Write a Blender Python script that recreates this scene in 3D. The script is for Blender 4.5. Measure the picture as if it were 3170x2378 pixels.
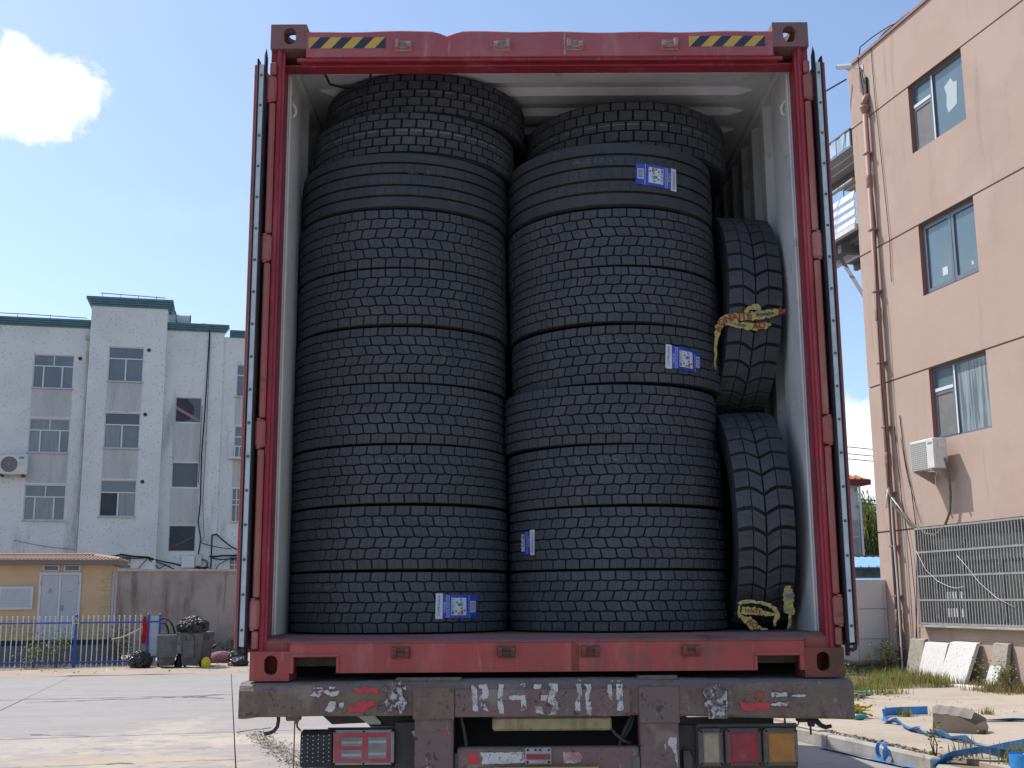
import bpy, bmesh, math, random
from mathutils import Vector, Matrix, noise as mnoise
random.seed(11)
R_ = math.radians
S = bpy.context.scene
for o in list(bpy.data.objects): bpy.data.objects.remove(o)

# ---------------------------------------------------------------- camera, sky, sun, exposure
YAW, PITCH, ROLL, FPX = 0.005138, 0.184563, -0.006944, 3585.2
ZB = 1.55                                   # height of the container's underside above the yard
YA = 0.232824                               # the yard's own axes are turned 13.3 degrees to the container
cam = bpy.data.cameras.new('camera'); cam_o = bpy.data.objects.new('camera', cam); S.collection.objects.link(cam_o)
fw = Vector((math.sin(YAW)*math.cos(PITCH), math.cos(YAW)*math.cos(PITCH), math.sin(PITCH)))
rt = Vector((math.cos(YAW), -math.sin(YAW), 0)); up = rt.cross(fw)
r2 = rt*math.cos(ROLL) + up*math.sin(ROLL); u2 = -rt*math.sin(ROLL) + up*math.cos(ROLL)
mw = Matrix((r2, u2, -fw)).transposed().to_4x4(); mw.translation = Vector((-0.16192, -4.87479, 0.318412+ZB))
cam_o.matrix_world = mw
cam.sensor_fit = 'HORIZONTAL'; cam.sensor_width = 36; cam.lens = 36*FPX/3170; cam.clip_start = 0.1; cam.clip_end = 3000
S.camera = cam_o
CU, CV = math.cos(YA), math.sin(YA)
def Y2W(u, v, z=0): return Vector((u*CU - v*CV, u*CV + v*CU, z))
SUN_EL = R_(54.0)
sd = Y2W(-0.70, 0.70); sd.normalize()
sun_dir = Vector((sd.x*math.cos(SUN_EL), sd.y*math.cos(SUN_EL), math.sin(SUN_EL)))
sl = bpy.data.lights.new('sun', 'SUN'); sl.energy = 3.3; sl.angle = R_(0.53); sl.color = (1.0, 0.955, 0.88)
so = bpy.data.objects.new('sun', sl); S.collection.objects.link(so)
so.rotation_euler = sun_dir.to_track_quat('Z', 'Y').to_euler(); so.location = sun_dir*60
S.view_settings.view_transform = 'Standard'; S.view_settings.look = 'None'
S.view_settings.exposure = 0.55; S.view_settings.gamma = 1.0; S.view_settings.use_curve_mapping = False

world = bpy.data.worlds.new('World'); S.world = world; world.use_nodes = True
wn = world.node_tree.nodes; wl = world.node_tree.links; wn.clear()
def WN(t, **k):
    n = wn.new(t)
    for a, b in k.items(): setattr(n, a, b)
    return n
w_out = WN('ShaderNodeOutputWorld'); w_bg = WN('ShaderNodeBackground'); w_bg.inputs[1].default_value = 0.132
w_sky = WN('ShaderNodeTexSky', sky_type='NISHITA', sun_disc=False)
w_sky.sun_elevation = SUN_EL; w_sky.sun_rotation = math.atan2(sun_dir.x, sun_dir.y)
w_sky.altitude = 0; w_sky.air_density = 1.0; w_sky.dust_density = 1.1; w_sky.ozone_density = 2.2
w_tc = WN('ShaderNodeTexCoord')
def wmath(op, a, b=None):
    n = WN('ShaderNodeMath', operation=op)
    for i, x in enumerate((a, b)):
        if x is None: continue
        if isinstance(x, (int, float)): n.inputs[i].default_value = x
        else: wl.new(x, n.inputs[i])
    return n.outputs[0]
def wdot(vec):
    n = WN('ShaderNodeVectorMath', operation='DOT_PRODUCT'); wl.new(w_tc.outputs['Generated'], n.inputs[0]); n.inputs[1].default_value = vec
    return n.outputs['Value']
def wnoise(sc, det, ro=.6, dist=0.0):
    n = WN('ShaderNodeTexNoise'); n.inputs['Scale'].default_value = sc; n.inputs['Detail'].default_value = det
    n.inputs['Roughness'].default_value = ro; n.inputs['Distortion'].default_value = dist
    wl.new(w_tc.outputs['Generated'], n.inputs['Vector']); return n.outputs[0]
n_big = wnoise(13, 3); n_mid = wnoise(34, 9, .62, .3)
def cloud(c, ex, ez, lo, hi, amp, ampb=.8):
    c = Vector(c).normalized(); r = c.cross(Vector((0, 0, 1))).normalized(); u = r.cross(c)
    d = wmath('MAXIMUM', wdot(c), .02)
    a = wmath('DIVIDE', wmath('DIVIDE', wdot(r), d), ex); b = wmath('DIVIDE', wmath('DIVIDE', wdot(u), d), ez)
    rr = wmath('SQRT', wmath('ADD', wmath('MULTIPLY', a, a), wmath('MULTIPLY', b, b)))
    f = wmath('SUBTRACT', 1.0, rr)
    f = wmath('ADD', f, wmath('MULTIPLY', wmath('SUBTRACT', n_mid, .5), amp))
    f = wmath('ADD', f, wmath('MULTIPLY', wmath('SUBTRACT', n_big, .5), ampb))
    m = WN('ShaderNodeMapRange', interpolation_type='SMOOTHSTEP'); wl.new(f, m.inputs[0]); m.inputs[1].default_value = lo; m.inputs[2].default_value = hi
    front = wmath('GREATER_THAN', wdot(c), .1)
    return wmath('MULTIPLY', m.outputs[0], front)
c1 = cloud((-.366, .846, .393), .056, .042, -.06, .46, 1.5, 1.0)
c2 = wmath('MULTIPLY', cloud((.30, .947, .118), .12, .045, -.2, .5, 1.6), .9)
c3 = wmath('MULTIPLY', cloud((-.27, .90, .31), .10, .03, .1, 1.3, 1.8), .04)
c4 = wmath('MULTIPLY', cloud((-.8, .5, .22), .3, .07, .0, .6, 1.6), .8)
c5 = wmath('MULTIPLY', cloud((.7, -.6, .3), .35, .09, .0, .6, 1.6), .8)
c6 = wmath('MULTIPLY', cloud((-.5, -.8, .25), .4, .08, .0, .6, 1.6), .8)
csum = c1
for c in (c2, c3, c4, c5, c6): csum = wmath('MAXIMUM', csum, c)
w_mix = WN('ShaderNodeMix', data_type='RGBA')
wl.new(csum, w_mix.inputs[0]); wl.new(w_sky.outputs[0], w_mix.inputs[6]); w_mix.inputs[7].default_value = (7.6,7.6,7.6,1)
wl.new(w_mix.outputs[2], w_bg.inputs[0]); wl.new(w_bg.outputs[0], w_out.inputs[0])

# ---------------------------------------------------------------- materials
MATS = {}
def M(name, c, c2=None, sc=3.0, lo=.4, hi=.65, rough=.6, metal=0.0, spec=.4, bump=0.0, bsc=60.0, c3=None, sc3=1.0, lo3=.55, hi3=.7, st=(1,1,1), st3=(1,1,1), det=6, r3=None, dust=None, dustamt=.6, voro=None, extra=None, trans=0, bdist=.01, transl=0, vflat=1.0):
    if name in MATS: return MATS[name]
    m = bpy.data.materials.new(name); m.use_nodes = True; MATS[name] = m
    nt = m.node_tree; N = nt.nodes; L = nt.links; b = N['Principled BSDF']
    b.inputs['Roughness'].default_value = rough; b.inputs['Metallic'].default_value = metal
    b.inputs['Specular IOR Level'].default_value = spec
    geo = N.new('ShaderNodeNewGeometry')
    def vec(s):
        if s == (1,1,1): return geo.outputs['Position']
        mp = N.new('ShaderNodeVectorMath'); mp.operation = 'MULTIPLY'; mp.inputs[1].default_value = s
        L.new(geo.outputs['Position'], mp.inputs[0]); return mp.outputs[0]
    def noi(s, strech, d=det):
        n = N.new('ShaderNodeTexNoise'); n.inputs['Scale'].default_value = s; n.inputs['Detail'].default_value = d; n.inputs['Roughness'].default_value = .62
        L.new(vec(strech), n.inputs['Vector']); return n.outputs[0]
    def ramp(f, a, z):
        r = N.new('ShaderNodeMapRange'); r.interpolation_type = 'SMOOTHSTEP'; L.new(f, r.inputs[0]); r.inputs[1].default_value = a; r.inputs[2].default_value = z; return r.outputs[0]
    def mix(f, A, B):
        x = N.new('ShaderNodeMix'); x.data_type = 'RGBA'
        for i, v in ((0, f), (6, A), (7, B)):
            if isinstance(v, (tuple, list)): x.inputs[i].default_value = (*v, 1)
            elif isinstance(v, (int, float)): x.inputs[i].default_value = v
            else: L.new(v, x.inputs[i])
        return x.outputs[2]
    col = c
    if c2: col = mix(ramp(noi(sc, st), lo, hi), c, c2)
    if c3:
        f3 = ramp(noi(sc3, st3), lo3, hi3); col = mix(f3, col, c3)
        if r3 is not None:
            rm = N.new('ShaderNodeMapRange'); L.new(f3, rm.inputs[0]); rm.inputs[3].default_value = rough; rm.inputs[4].default_value = r3; L.new(rm.outputs[0], b.inputs['Roughness'])
    if voro:
        vs, vr, vc, va = voro
        v = N.new('ShaderNodeTexVoronoi'); v.inputs['Scale'].default_value = vs; v.inputs['Randomness'].default_value = .9; L.new(vec((1,vflat,1)) if vflat != 1 else geo.outputs['Position'], v.inputs['Vector'])
        r = N.new('ShaderNodeMapRange'); L.new(v.outputs['Distance'], r.inputs[0]); r.inputs[1].default_value = vr*.6; r.inputs[2].default_value = vr; r.inputs[3].default_value = va; r.inputs[4].default_value = 0
        col = mix(r.outputs[0], col, vc)
    if dust:                                        # settled dust on faces that look up
        sx = N.new('ShaderNodeSeparateXYZ'); L.new(geo.outputs['Normal'], sx.inputs[0])
        r = N.new('ShaderNodeMapRange'); L.new(sx.outputs[2], r.inputs[0]); r.inputs[1].default_value = .35; r.inputs[2].default_value = .95; r.inputs[3].default_value = 0; r.inputs[4].default_value = dustamt
        col = mix(r.outputs[0], col, dust)
    if extra: col = extra(N, L, geo, mix, col, noi, ramp)
    if isinstance(col, (tuple, list)): b.inputs['Base Color'].default_value = (*col, 1)
    else: L.new(col, b.inputs['Base Color'])
    if transl:
        tb = N.new('ShaderNodeBsdfTranslucent'); mx = N.new('ShaderNodeMixShader'); mx.inputs[0].default_value = transl
        if isinstance(col, (tuple, list)): tb.inputs[0].default_value = (*col, 1)
        else: L.new(col, tb.inputs[0])
        L.new(b.outputs[0], mx.inputs[1]); L.new(tb.outputs[0], mx.inputs[2]); L.new(mx.outputs[0], N['Material Output'].inputs[0])
    if trans: b.inputs['Transmission Weight'].default_value = trans
    if bump:
        bp = N.new('ShaderNodeBump'); bp.inputs['Strength'].default_value = bump; bp.inputs['Distance'].default_value = bdist
        L.new(noi(bsc, (1,1,1), 4), bp.inputs['Height']); L.new(bp.outputs[0], b.inputs['Normal'])
    return m

def perblock(N, L, geo, mix, col, noi, ramp):
    # each block has been rubbed and dusted a little differently
    oi = N.new('ShaderNodeObjectInfo'); r = N.new('ShaderNodeMapRange'); L.new(oi.outputs['Random'], r.inputs[0]); r.inputs[1].default_value = .35; r.inputs[2].default_value = 1; r.inputs[4].default_value = .30
    return mix(r.outputs[0], col, (.088,.088,.095))
def scuffed(tone, dark, amt=.55):
    # chalky fading in runs, scratches and chips down to primer
    def f(N, L, geo, mix, col, noi, ramp):
        col = mix(ramp(noi(7, (1,1,.22), 8), .50, .74), col, tone)
        col = mix(ramp(noi(38, (1,1,.12), 6), .60, .70), col, tone)
        col = mix(ramp(noi(26, (1,1,1), 8), .655, .69), col, dark)
        return mix(ramp(noi(3.2, (1,1,.5), 7), .56, .72), col, dark) if amt > .5 else col
    return f
m_red   = M('container red paint', (.40,.066,.060), (.32,.066,.064), 2.2, rough=.55, bump=.12, bsc=45, c3=(.16,.085,.068), sc3=9, lo3=.60, hi3=.70, r3=.85, dust=(.27,.21,.19), dustamt=.7, extra=scuffed((.42,.13,.12),(.19,.075,.062)))
m_redh  = M('container header red paint', (.36,.085,.100), (.40,.115,.130), 2.5, rough=.6, bump=.1, bsc=45, c3=(.20,.10,.09), sc3=14, lo3=.64, hi3=.74, r3=.85, dust=(.2,.15,.14), dustamt=.4, extra=scuffed((.45,.19,.20),(.26,.10,.10),.4))
m_redi  = M('door reveal red paint', (.36,.030,.048), (.27,.030,.045), 5, rough=.5, bump=.08, c3=(.16,.05,.05), sc3=16, lo3=.62, hi3=.73, extra=scuffed((.42,.09,.11),(.20,.05,.05),.4))
m_redbar= M('faded and lit red hinge bar paint', (.36,.10,.085), (.31,.105,.09), 5, rough=.6, bump=.15, bsc=50, c3=(.17,.08,.065), sc3=18, lo3=.59, hi3=.68, extra=scuffed((.42,.19,.17),(.18,.08,.065)))  # worn paint; its lighter orange also stands for light on the forward bar
m_rust  = M('rusty casting steel', (.24,.062,.045), (.115,.060,.045), 7, .42, .6, rough=.8, bump=.35, bsc=70, c3=(.32,.14,.09), sc3=24, lo3=.62, hi3=.72, dust=(.30,.25,.20), dustamt=.6)
m_keep  = M('sunlit tone keeper paint', (.42,.26,.25), (.33,.18,.17), 30, rough=.7)  # paler than the red paint: sun on the lugs put into the colour
m_castt = M('grimy casting paint', (.24,.115,.11), (.18,.12,.115), 9, rough=.75, bump=.25, bsc=60, c3=(.22,.06,.055), sc3=14, lo3=.56, hi3=.7)
def rustruns(N, L, geo, mix, col, noi, ramp):
    # rust bleeding in runs, dried mud splashes and dark greasy spots
    col = mix(ramp(noi(9, (1,1,.15), 7), .56, .74), col, (.17,.085,.05))
    col = mix(ramp(noi(70, (1,1,1), 3), .60, .72), col, (.085,.065,.055))
    col = mix(ramp(noi(5, (1,1,1), 9), .56, .70), col, (.26,.205,.165))
    return mix(ramp(noi(34, (1,1,.3), 6), .63, .70), col, (.28,.23,.19))
m_beam  = M('dirty rusted beam', (.20,.148,.112), (.155,.105,.085), 3.5, .4, .62, rough=.85, bump=.5, bsc=90, c3=(.095,.072,.062), sc3=30, lo3=.58, hi3=.66, dust=(.22,.20,.185), dustamt=.75, extra=rustruns)
m_beamr = M('dirty maroon painted steel', (.20,.125,.115), (.165,.125,.11), 6, rough=.82, bump=.4, bsc=90, c3=(.085,.06,.052), sc3=26, lo3=.58, hi3=.66, extra=rustruns)
m_frame = M('grimy chassis steel', (.075,.066,.063), (.10,.086,.078), 5, rough=.85, bump=.3, bsc=60, dust=(.14,.12,.11))
m_black = M('black plastic', (.015,.016,.018), (.028,.028,.03), 8, rough=.5)
m_dark  = M('dark void steel', (.012,.012,.013), rough=.8)
m_int   = M('container grey lining paint', (.70,.70,.69), (.60,.60,.60), 3.5, rough=.55, bump=.08, bsc=30, c3=(.30,.29,.27), sc3=6, lo3=.62, hi3=.75)
m_trim  = M('container corner lining paint', (.74,.69,.61), (.66,.62,.55), 4, rough=.55, c3=(.28,.22,.16), sc3=9, lo3=.68, hi3=.76)
m_wood  = M('container floor boards', (.20,.15,.11), (.14,.11,.09), 4, rough=.8, st=(6,.6,1))
m_gask  = M('black door gasket rubber', (.016,.017,.02), (.03,.03,.034), 6, rough=.45)
m_galv  = M('gasket retaining strip steel', (.58,.61,.64), (.48,.51,.54), 12, rough=.5, metal=.1, c3=(.25,.22,.2), sc3=20, lo3=.66, hi3=.75)
m_riv   = M('rivet steel', (.16,.16,.16), rough=.45, metal=.7)
m_yel   = M('hazard yellow film', (.62,.38,.07), (.55,.34,.08), 8, rough=.5)
m_navy  = M('hazard black film', (.035,.042,.06), rough=.5)
m_rub   = M('tyre tread rubber', (.055,.058,.067), (.071,.072,.080), 7, rough=.72, spec=.35, bump=.2, bsc=130, c3=(.098,.094,.094), sc3=11, lo3=.58, hi3=.76, extra=perblock)
m_rib   = M('ribbed tyre rubber', (.045,.047,.054), (.058,.058,.064), 6, rough=.72, spec=.35, bump=.2, bsc=130, c3=(.075,.068,.068), sc3=8, lo3=.56, hi3=.74)
m_sipe  = M('tyre sipe', (.018,.018,.020), rough=.8)
m_rubs  = M('tyre carcass rubber', (.020,.020,.022), (.030,.030,.032), 6, rough=.75, spec=.3)
m_tline = M('white tread line', (.26,.26,.28), (.08,.08,.085), 20, .45, .62, rough=.7)
m_tmark = M('faded tread marking', (.16,.16,.17), (.05,.05,.052), 60, .42, .58, rough=.75)
m_blue  = M('label blue film', (.012,.045,.42), (.02,.07,.50), 12, rough=.3, spec=.5)
m_white = M('label white paper', (.62,.64,.68), (.56,.58,.63), 20, rough=.45)
m_ink   = M('label dark ink', (.02,.025,.06), rough=.5)
m_inkg  = M('label grey ink', (.25,.26,.28), rough=.5)
m_lred  = M('label red print', (.42,.03,.03), rough=.5); m_lora = M('label orange print', (.55,.25,.06), rough=.5)
m_lyel  = M('label yellow print', (.60,.52,.14), rough=.5); m_lgre = M('label green print', (.10,.26,.06), rough=.5)
m_lcy   = M('label pale blue print', (.16,.36,.55), rough=.5); m_lmb = M('label mid blue print', (.05,.16,.40), rough=.5)
m_tape  = M('yellow packing tape', (.50,.40,.10), (.38,.34,.15), 30, rough=.4, spec=.5, bump=.2, bsc=90)
m_tred  = M('tape red print', (.30,.025,.03), rough=.5)
m_pwht  = M('worn white stencil paint', (.52,.51,.50), (.30,.28,.26), 22, .45, .62, rough=.7, c3=(.13,.09,.08), sc3=42, lo3=.55, hi3=.62)
m_pwhf  = M('flaking white paint', (.42,.42,.43), (.16,.12,.11), 26, .44, .54, rough=.75, c3=(.085,.06,.055), sc3=50, lo3=.50, hi3=.56)
m_rred  = M('red reflective film', (.55,.045,.05), (.42,.05,.05), 20, rough=.35, c3=(.12,.06,.055), sc3=38, lo3=.62, hi3=.68)
m_rwht  = M('white reflective film', (.58,.56,.54), (.45,.38,.38), 18, rough=.4, c3=(.22,.13,.12), sc3=45, lo3=.56, hi3=.64)
m_rpnk  = M('faded pink reflective film', (.50,.30,.30), (.36,.16,.17), 26, rough=.5, c3=(.55,.5,.48), sc3=30, lo3=.5, hi3=.6)
m_lamp  = M('dusty number lamp lens', (.34,.27,.15), (.22,.17,.10), 10, rough=.35, st=(3,1,1))
m_lensr = M('red tail lens', (.36,.025,.040), (.24,.035,.042), 22, rough=.3, bump=.3, bsc=240, dust=(.2,.15,.13), c3=(.20,.10,.09), sc3=30, lo3=.56, hi3=.70)
m_lensa = M('amber tail lens', (.46,.19,.03), (.34,.15,.04), 22, rough=.3, bump=.3, bsc=260, c3=(.24,.15,.08), sc3=30, lo3=.56, hi3=.70)
m_lensc = M('clear tail lens', (.38,.31,.21), (.27,.225,.16), 22, rough=.3, bump=.3, bsc=240)
m_bezel = M('dusty lamp rim', (.19,.165,.145), (.14,.12,.105), 14, rough=.6)
m_bezr  = M('dusty red lamp rim', (.21,.11,.11), (.16,.11,.10), 14, rough=.6)
m_lensg = M('dusty grey lamp lens', (.22,.20,.19), (.17,.155,.15), 18, rough=.4)
m_silver= M('lamp rim silver', (.36,.35,.34), (.28,.27,.26), 15, rough=.45)
m_led   = M('led chip', (.6,.58,.5), rough=.3)
m_plate = M('number plate yellow', (.50,.33,.05), (.40,.27,.06), 12, rough=.5)

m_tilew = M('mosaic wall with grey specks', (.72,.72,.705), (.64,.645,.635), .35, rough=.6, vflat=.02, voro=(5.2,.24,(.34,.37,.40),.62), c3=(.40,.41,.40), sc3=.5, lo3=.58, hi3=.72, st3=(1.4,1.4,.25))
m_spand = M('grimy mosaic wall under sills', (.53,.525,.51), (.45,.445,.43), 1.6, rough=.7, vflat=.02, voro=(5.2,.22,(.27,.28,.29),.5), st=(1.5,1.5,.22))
m_teal  = M('teal parapet paint', (.10,.215,.255), (.085,.18,.215), 2, rough=.6, c3=(.06,.12,.14), sc3=5, lo3=.6, hi3=.7)
m_wfr   = M('white window frame', (.66,.67,.68), rough=.4)
m_gl    = M('grey blue window glass', (.115,.14,.175), (.155,.18,.215), .8, rough=.06, spec=.7)  # grey blue tint of the panes themselves
m_glc   = M('window glass over curtain', (.24,.265,.28), (.16,.18,.20), 2.2, rough=.12, spec=.6, st=(9,9,.4))
m_gld   = M('dark window opening', (.035,.038,.05), (.05,.052,.06), 2, rough=.5)
m_glg   = M('boarded grey window', (.12,.13,.155), rough=.35)
m_rustp = M('pvc drainpipe', (.52,.52,.50), (.44,.36,.31), .9, rough=.5)
m_cable = M('black cable', (.02,.02,.022), rough=.6)
m_conc  = M('grey rendered wall', (.37,.325,.295), (.28,.24,.215), .7, rough=.9, bump=.15, bsc=12, c3=(.175,.15,.13), sc3=1.3, lo3=.47, hi3=.68, st3=(2.6,2.6,.28))
m_cap   = M('pale wall coping', (.50,.45,.38), (.42,.37,.31), 3, rough=.9)  # pale tone of its own, shared by the pipe and the batten
m_ory   = M('kiosk orange render', (.61,.42,.25), (.57,.39,.235), 2, rough=.8)
m_cream = M('kiosk cream brick', (.52,.42,.24), (.46,.37,.21), 6, rough=.8)
m_mort  = M('kiosk mortar', (.34,.27,.16), rough=.9)
m_kroof = M('kiosk orange roof tile', (.42,.27,.19), (.36,.23,.165), 5, rough=.75)
m_kdoor = M('kiosk grey white door', (.47,.48,.52), (.44,.45,.49), 3, rough=.5)
m_kfr   = M('kiosk pale frame', (.58,.585,.60), rough=.5)
m_fasc  = M('kiosk fascia grey', (.20,.17,.165), rough=.7)
m_plin  = M('kiosk plinth grey', (.165,.17,.175), (.13,.135,.14), 2, rough=.85)
m_bdark = M('kiosk dark base', (.02,.024,.05), rough=.6)
m_fblu  = M('fence blue paint', (.025,.085,.36), (.03,.10,.40), 5, rough=.5)
m_fwht  = M('fence white paint', (.66,.66,.64), (.58,.57,.55), 8, rough=.5)
m_gpan  = M('pale gate panel', (.50,.54,.62), (.44,.48,.56), 3, rough=.55)
m_cloth = M('red cloth', (.52,.02,.03), (.40,.02,.025), 12, rough=.8)
m_bin   = M('grey wheelie bin plastic', (.115,.12,.12), (.085,.088,.088), 4, rough=.6, c3=(.22,.20,.17), sc3=7, lo3=.6, hi3=.75, dust=(.25,.23,.2), dustamt=.4)
m_bag   = M('black bin liner', (.008,.008,.010), rough=.16, spec=.7, bump=1.0, bsc=30, bdist=.03)
m_sack  = M('faded red woven sack', (.27,.10,.11), (.20,.12,.12), 8, rough=.85, c3=(.34,.27,.25), sc3=11, lo3=.56, hi3=.68)
m_ybag  = M('yellow plastic bag', (.68,.52,.02), (.60,.44,.02), 10, rough=.35)
def wallwear(N, L, geo, mix, col, noi, ramp):
    # hand trowelled patches, faint runs and hairline crazing
    col = mix(ramp(noi(.45, (1,1,1), 5), .46, .62), col, (.462,.342,.282))
    col = mix(ramp(noi(3.0, (1,1,.07), 4), .60, .76), col, (.36,.26,.205))
    return mix(ramp(noi(14, (1,1,1), 8), .60, .78), col, (.47,.35,.29))
def concwear(N, L, geo, mix, col, noi, ramp):
    col = sandmask(N, L, geo, mix, col, noi, ramp)
    col = mix(ramp(noi(55, (1,1,1), 3), .58, .70), col, (.23,.21,.195))
    col = mix(ramp(noi(9, (.25,1.6,1), 7), .56, .70), col, (.40,.375,.35))
    col = mix(ramp(noi(1.6, (1,1,1), 9), .60, .66), col, (.265,.243,.228))
    return mix(ramp(noi(5, (1,1,1), 9), .665, .70), col, (.20,.18,.165))
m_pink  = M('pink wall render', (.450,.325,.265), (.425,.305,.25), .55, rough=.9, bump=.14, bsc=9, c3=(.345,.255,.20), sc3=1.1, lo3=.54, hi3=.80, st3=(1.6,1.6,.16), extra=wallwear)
m_pinkd = M('groove shade render', (.24,.16,.125), rough=.95)
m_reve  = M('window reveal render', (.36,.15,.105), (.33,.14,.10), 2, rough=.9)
m_pipe  = M('brown pink drainpipe', (.31,.165,.135), (.27,.15,.125), 3, rough=.55)
m_wfg   = M('grey blue window frame', (.16,.19,.23), rough=.4, metal=.2)
m_gls   = M('teal window glass', (.10,.16,.19), (.13,.19,.22), .6, rough=.05, spec=.9)  # teal tint of the panes themselves
m_glb   = M('window glass over net curtain', (.30,.35,.36), (.13,.18,.20), 1.6, .42, .58, rough=.08, spec=.8, st=(1,7,.35))
m_glw   = M('dim window glass behind bars', (.06,.075,.075), (.10,.115,.11), 1.2, rough=.12, spec=.4)
m_mesh  = M('insect screen', (.19,.185,.18), (.16,.155,.15), 3, rough=.8)
m_acw   = M('air conditioner white casing', (.70,.69,.66), (.62,.60,.56), 3, rough=.45)
m_acg   = M('air conditioner grille', (.30,.30,.27), rough=.6)
m_bar   = M('window bar steel', (.34,.33,.315), (.27,.26,.25), 8, rough=.55, metal=.1)
m_tilw  = M('white glazed boundary tile', (.60,.585,.56), (.56,.545,.52), 2, rough=.35)
m_tilg  = M('tile joint', (.40,.39,.37), rough=.8)
m_lag   = M('wrapped pipe lagging', (.20,.165,.11), (.13,.105,.08), 8, rough=.85, bump=.5, bsc=30)
m_balc  = M('white steel louvre', (.70,.71,.72), (.62,.63,.65), 3, rough=.45)
m_bald  = M('dark platform steel', (.14,.14,.15), rough=.6)
m_balp  = M('platform soffit board', (.38,.37,.34), (.33,.32,.30), 3, rough=.7)
m_bluf  = M('pale blue canopy sheet', (.42,.55,.66), (.30,.40,.50), 2, rough=.5)
m_shb   = M('blue shed roof', (.28,.48,.68), (.34,.54,.72), 2, rough=.5)
m_shw   = M('dark shed wall', (.10,.105,.105), (.16,.165,.165), 2, rough=.9)
m_brn   = M('brown corrugated sheet', (.22,.155,.125), rough=.7)
m_eave  = M('maroon eave', (.16,.022,.022), rough=.6)
m_tero  = M('terracotta roof', (.46,.20,.08), rough=.8)
m_fw    = M('far pale speckled wall', (.52,.54,.54), (.48,.50,.50), .6, rough=.7, vflat=.02, voro=(1.6,.26,(.25,.27,.28),.9))
m_fwg   = M('far grey blockwork', (.33,.34,.34), (.24,.245,.25), 1.2, rough=.85)

def sandmask(N, L, geo, mix, col, noi, ramp):
    # tyre carried sand spread over the yard: patches with their own place and outline
    for (x, y, rx, ry, cc, amt) in ((-4.7,9.7,2.3,1.5,(.46,.385,.285),.8), (-5.4,9.9,1.1,.6,(.38,.31,.22),.7), (-3.9,11.8,2.6,1.0,(.50,.43,.33),.8), (-5.2,12.8,.9,3.2,(.48,.42,.34),.6), (-6.5,11.3,1.8,1.6,(.48,.42,.34),.6)):
        d = N.new('ShaderNodeVectorMath'); d.operation = 'SUBTRACT'; d.inputs[1].default_value = (x, y, 0); L.new(geo.outputs['Position'], d.inputs[0])
        q = N.new('ShaderNodeVectorMath'); q.operation = 'DIVIDE'; q.inputs[1].default_value = (rx, ry, 50); L.new(d.outputs[0], q.inputs[0])
        l = N.new('ShaderNodeVectorMath'); l.operation = 'LENGTH'; L.new(q.outputs[0], l.inputs[0])
        a = N.new('ShaderNodeMath'); a.operation = 'SUBTRACT'; a.inputs[0].default_value = 1.0; L.new(l.outputs['Value'], a.inputs[1])
        b = N.new('ShaderNodeMath'); b.operation = 'MULTIPLY_ADD'; L.new(noi(2.6, (1,1,1), 8), b.inputs[0]); b.inputs[1].default_value = 2.6; b.inputs[2].default_value = -1.3
        c = N.new('ShaderNodeMath'); c.operation = 'ADD'; L.new(a.outputs[0], c.inputs[0]); L.new(b.outputs[0], c.inputs[1])
        r = N.new('ShaderNodeMapRange'); r.interpolation_type = 'SMOOTHSTEP'; L.new(c.outputs[0], r.inputs[0]); r.inputs[1].default_value = .1; r.inputs[2].default_value = .9; r.inputs[4].default_value = amt
        col = mix(r.outputs[0], col, cc)
    return col
m_slab  = M('yard concrete', (.325,.30,.282), (.295,.272,.256), 1.1, rough=.9, bump=.12, bsc=35, c3=(.355,.328,.308), sc3=2.2, lo3=.52, hi3=.7, st=(.35,1.2,1), st3=(.25,1.3,1), extra=concwear)
m_under = M('soil under the slabs', (.10,.085,.07), (.13,.11,.09), 3, rough=1)
m_dirt  = M('sandy dirt verge', (.40,.32,.245), (.33,.265,.20), 1.4, rough=1, bump=.4, bsc=12, c3=(.26,.21,.16), sc3=4, lo3=.6, hi3=.75)
def pavewear(N, L, geo, mix, col, noi, ramp):
    col = mix(ramp(noi(60, (1,1,1), 3), .58, .70), col, (.30,.25,.195))
    col = mix(ramp(noi(10, (.4,1.4,1), 7), .57, .72), col, (.47,.41,.335))
    return mix(ramp(noi(4, (1,1,1), 9), .64, .70), col, (.25,.205,.155))
m_pave  = M('pavement concrete', (.42,.36,.29), (.365,.31,.25), 1.2, rough=.9, bump=.15, bsc=30, c3=(.33,.27,.21), sc3=2.5, lo3=.56, hi3=.75, st=(.5,1.2,1), extra=pavewear)
m_kerb  = M('kerb concrete', (.40,.375,.335), (.30,.275,.245), 3, rough=.9, bump=.25, bsc=30, c3=(.18,.15,.125), sc3=3.2, lo3=.62, hi3=.7)
m_soil  = M('brown soil', (.20,.15,.10), (.26,.20,.14), 3, rough=1, bump=.5, bsc=18)
m_grass = M('grass blades', (.19,.235,.060), (.30,.29,.11), 1.5, rough=.6, spec=.2, transl=.6)
m_dryg  = M('dry grass blades', (.26,.21,.09), (.19,.19,.065), 3, rough=.7, spec=.2, transl=.5)
m_leaf  = M('leaf green', (.060,.10,.026), (.10,.14,.04), 4, rough=.5, transl=.45)
m_leafy = M('yellowed leaf', (.34,.34,.12), (.24,.27,.08), 5, rough=.5, transl=.45)
m_stem  = M('plant stem', (.15,.11,.06), rough=.8)
m_will  = M('willow leaf', (.17,.215,.06), (.24,.265,.095), .5, rough=.55, transl=.62)
m_bark  = M('bark', (.10,.075,.055), rough=.9)
m_gran  = M('rough granite', (.36,.32,.27), (.27,.24,.21), 14, rough=.85, bump=.3, bsc=40)
m_graw  = M('sawn white granite', (.66,.64,.61), (.58,.56,.53), 12, rough=.7)
m_grap  = M('pitted white granite', (.60,.585,.56), (.45,.43,.42), 16, .5, .68, rough=.75, bump=.2, bsc=40)
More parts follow.
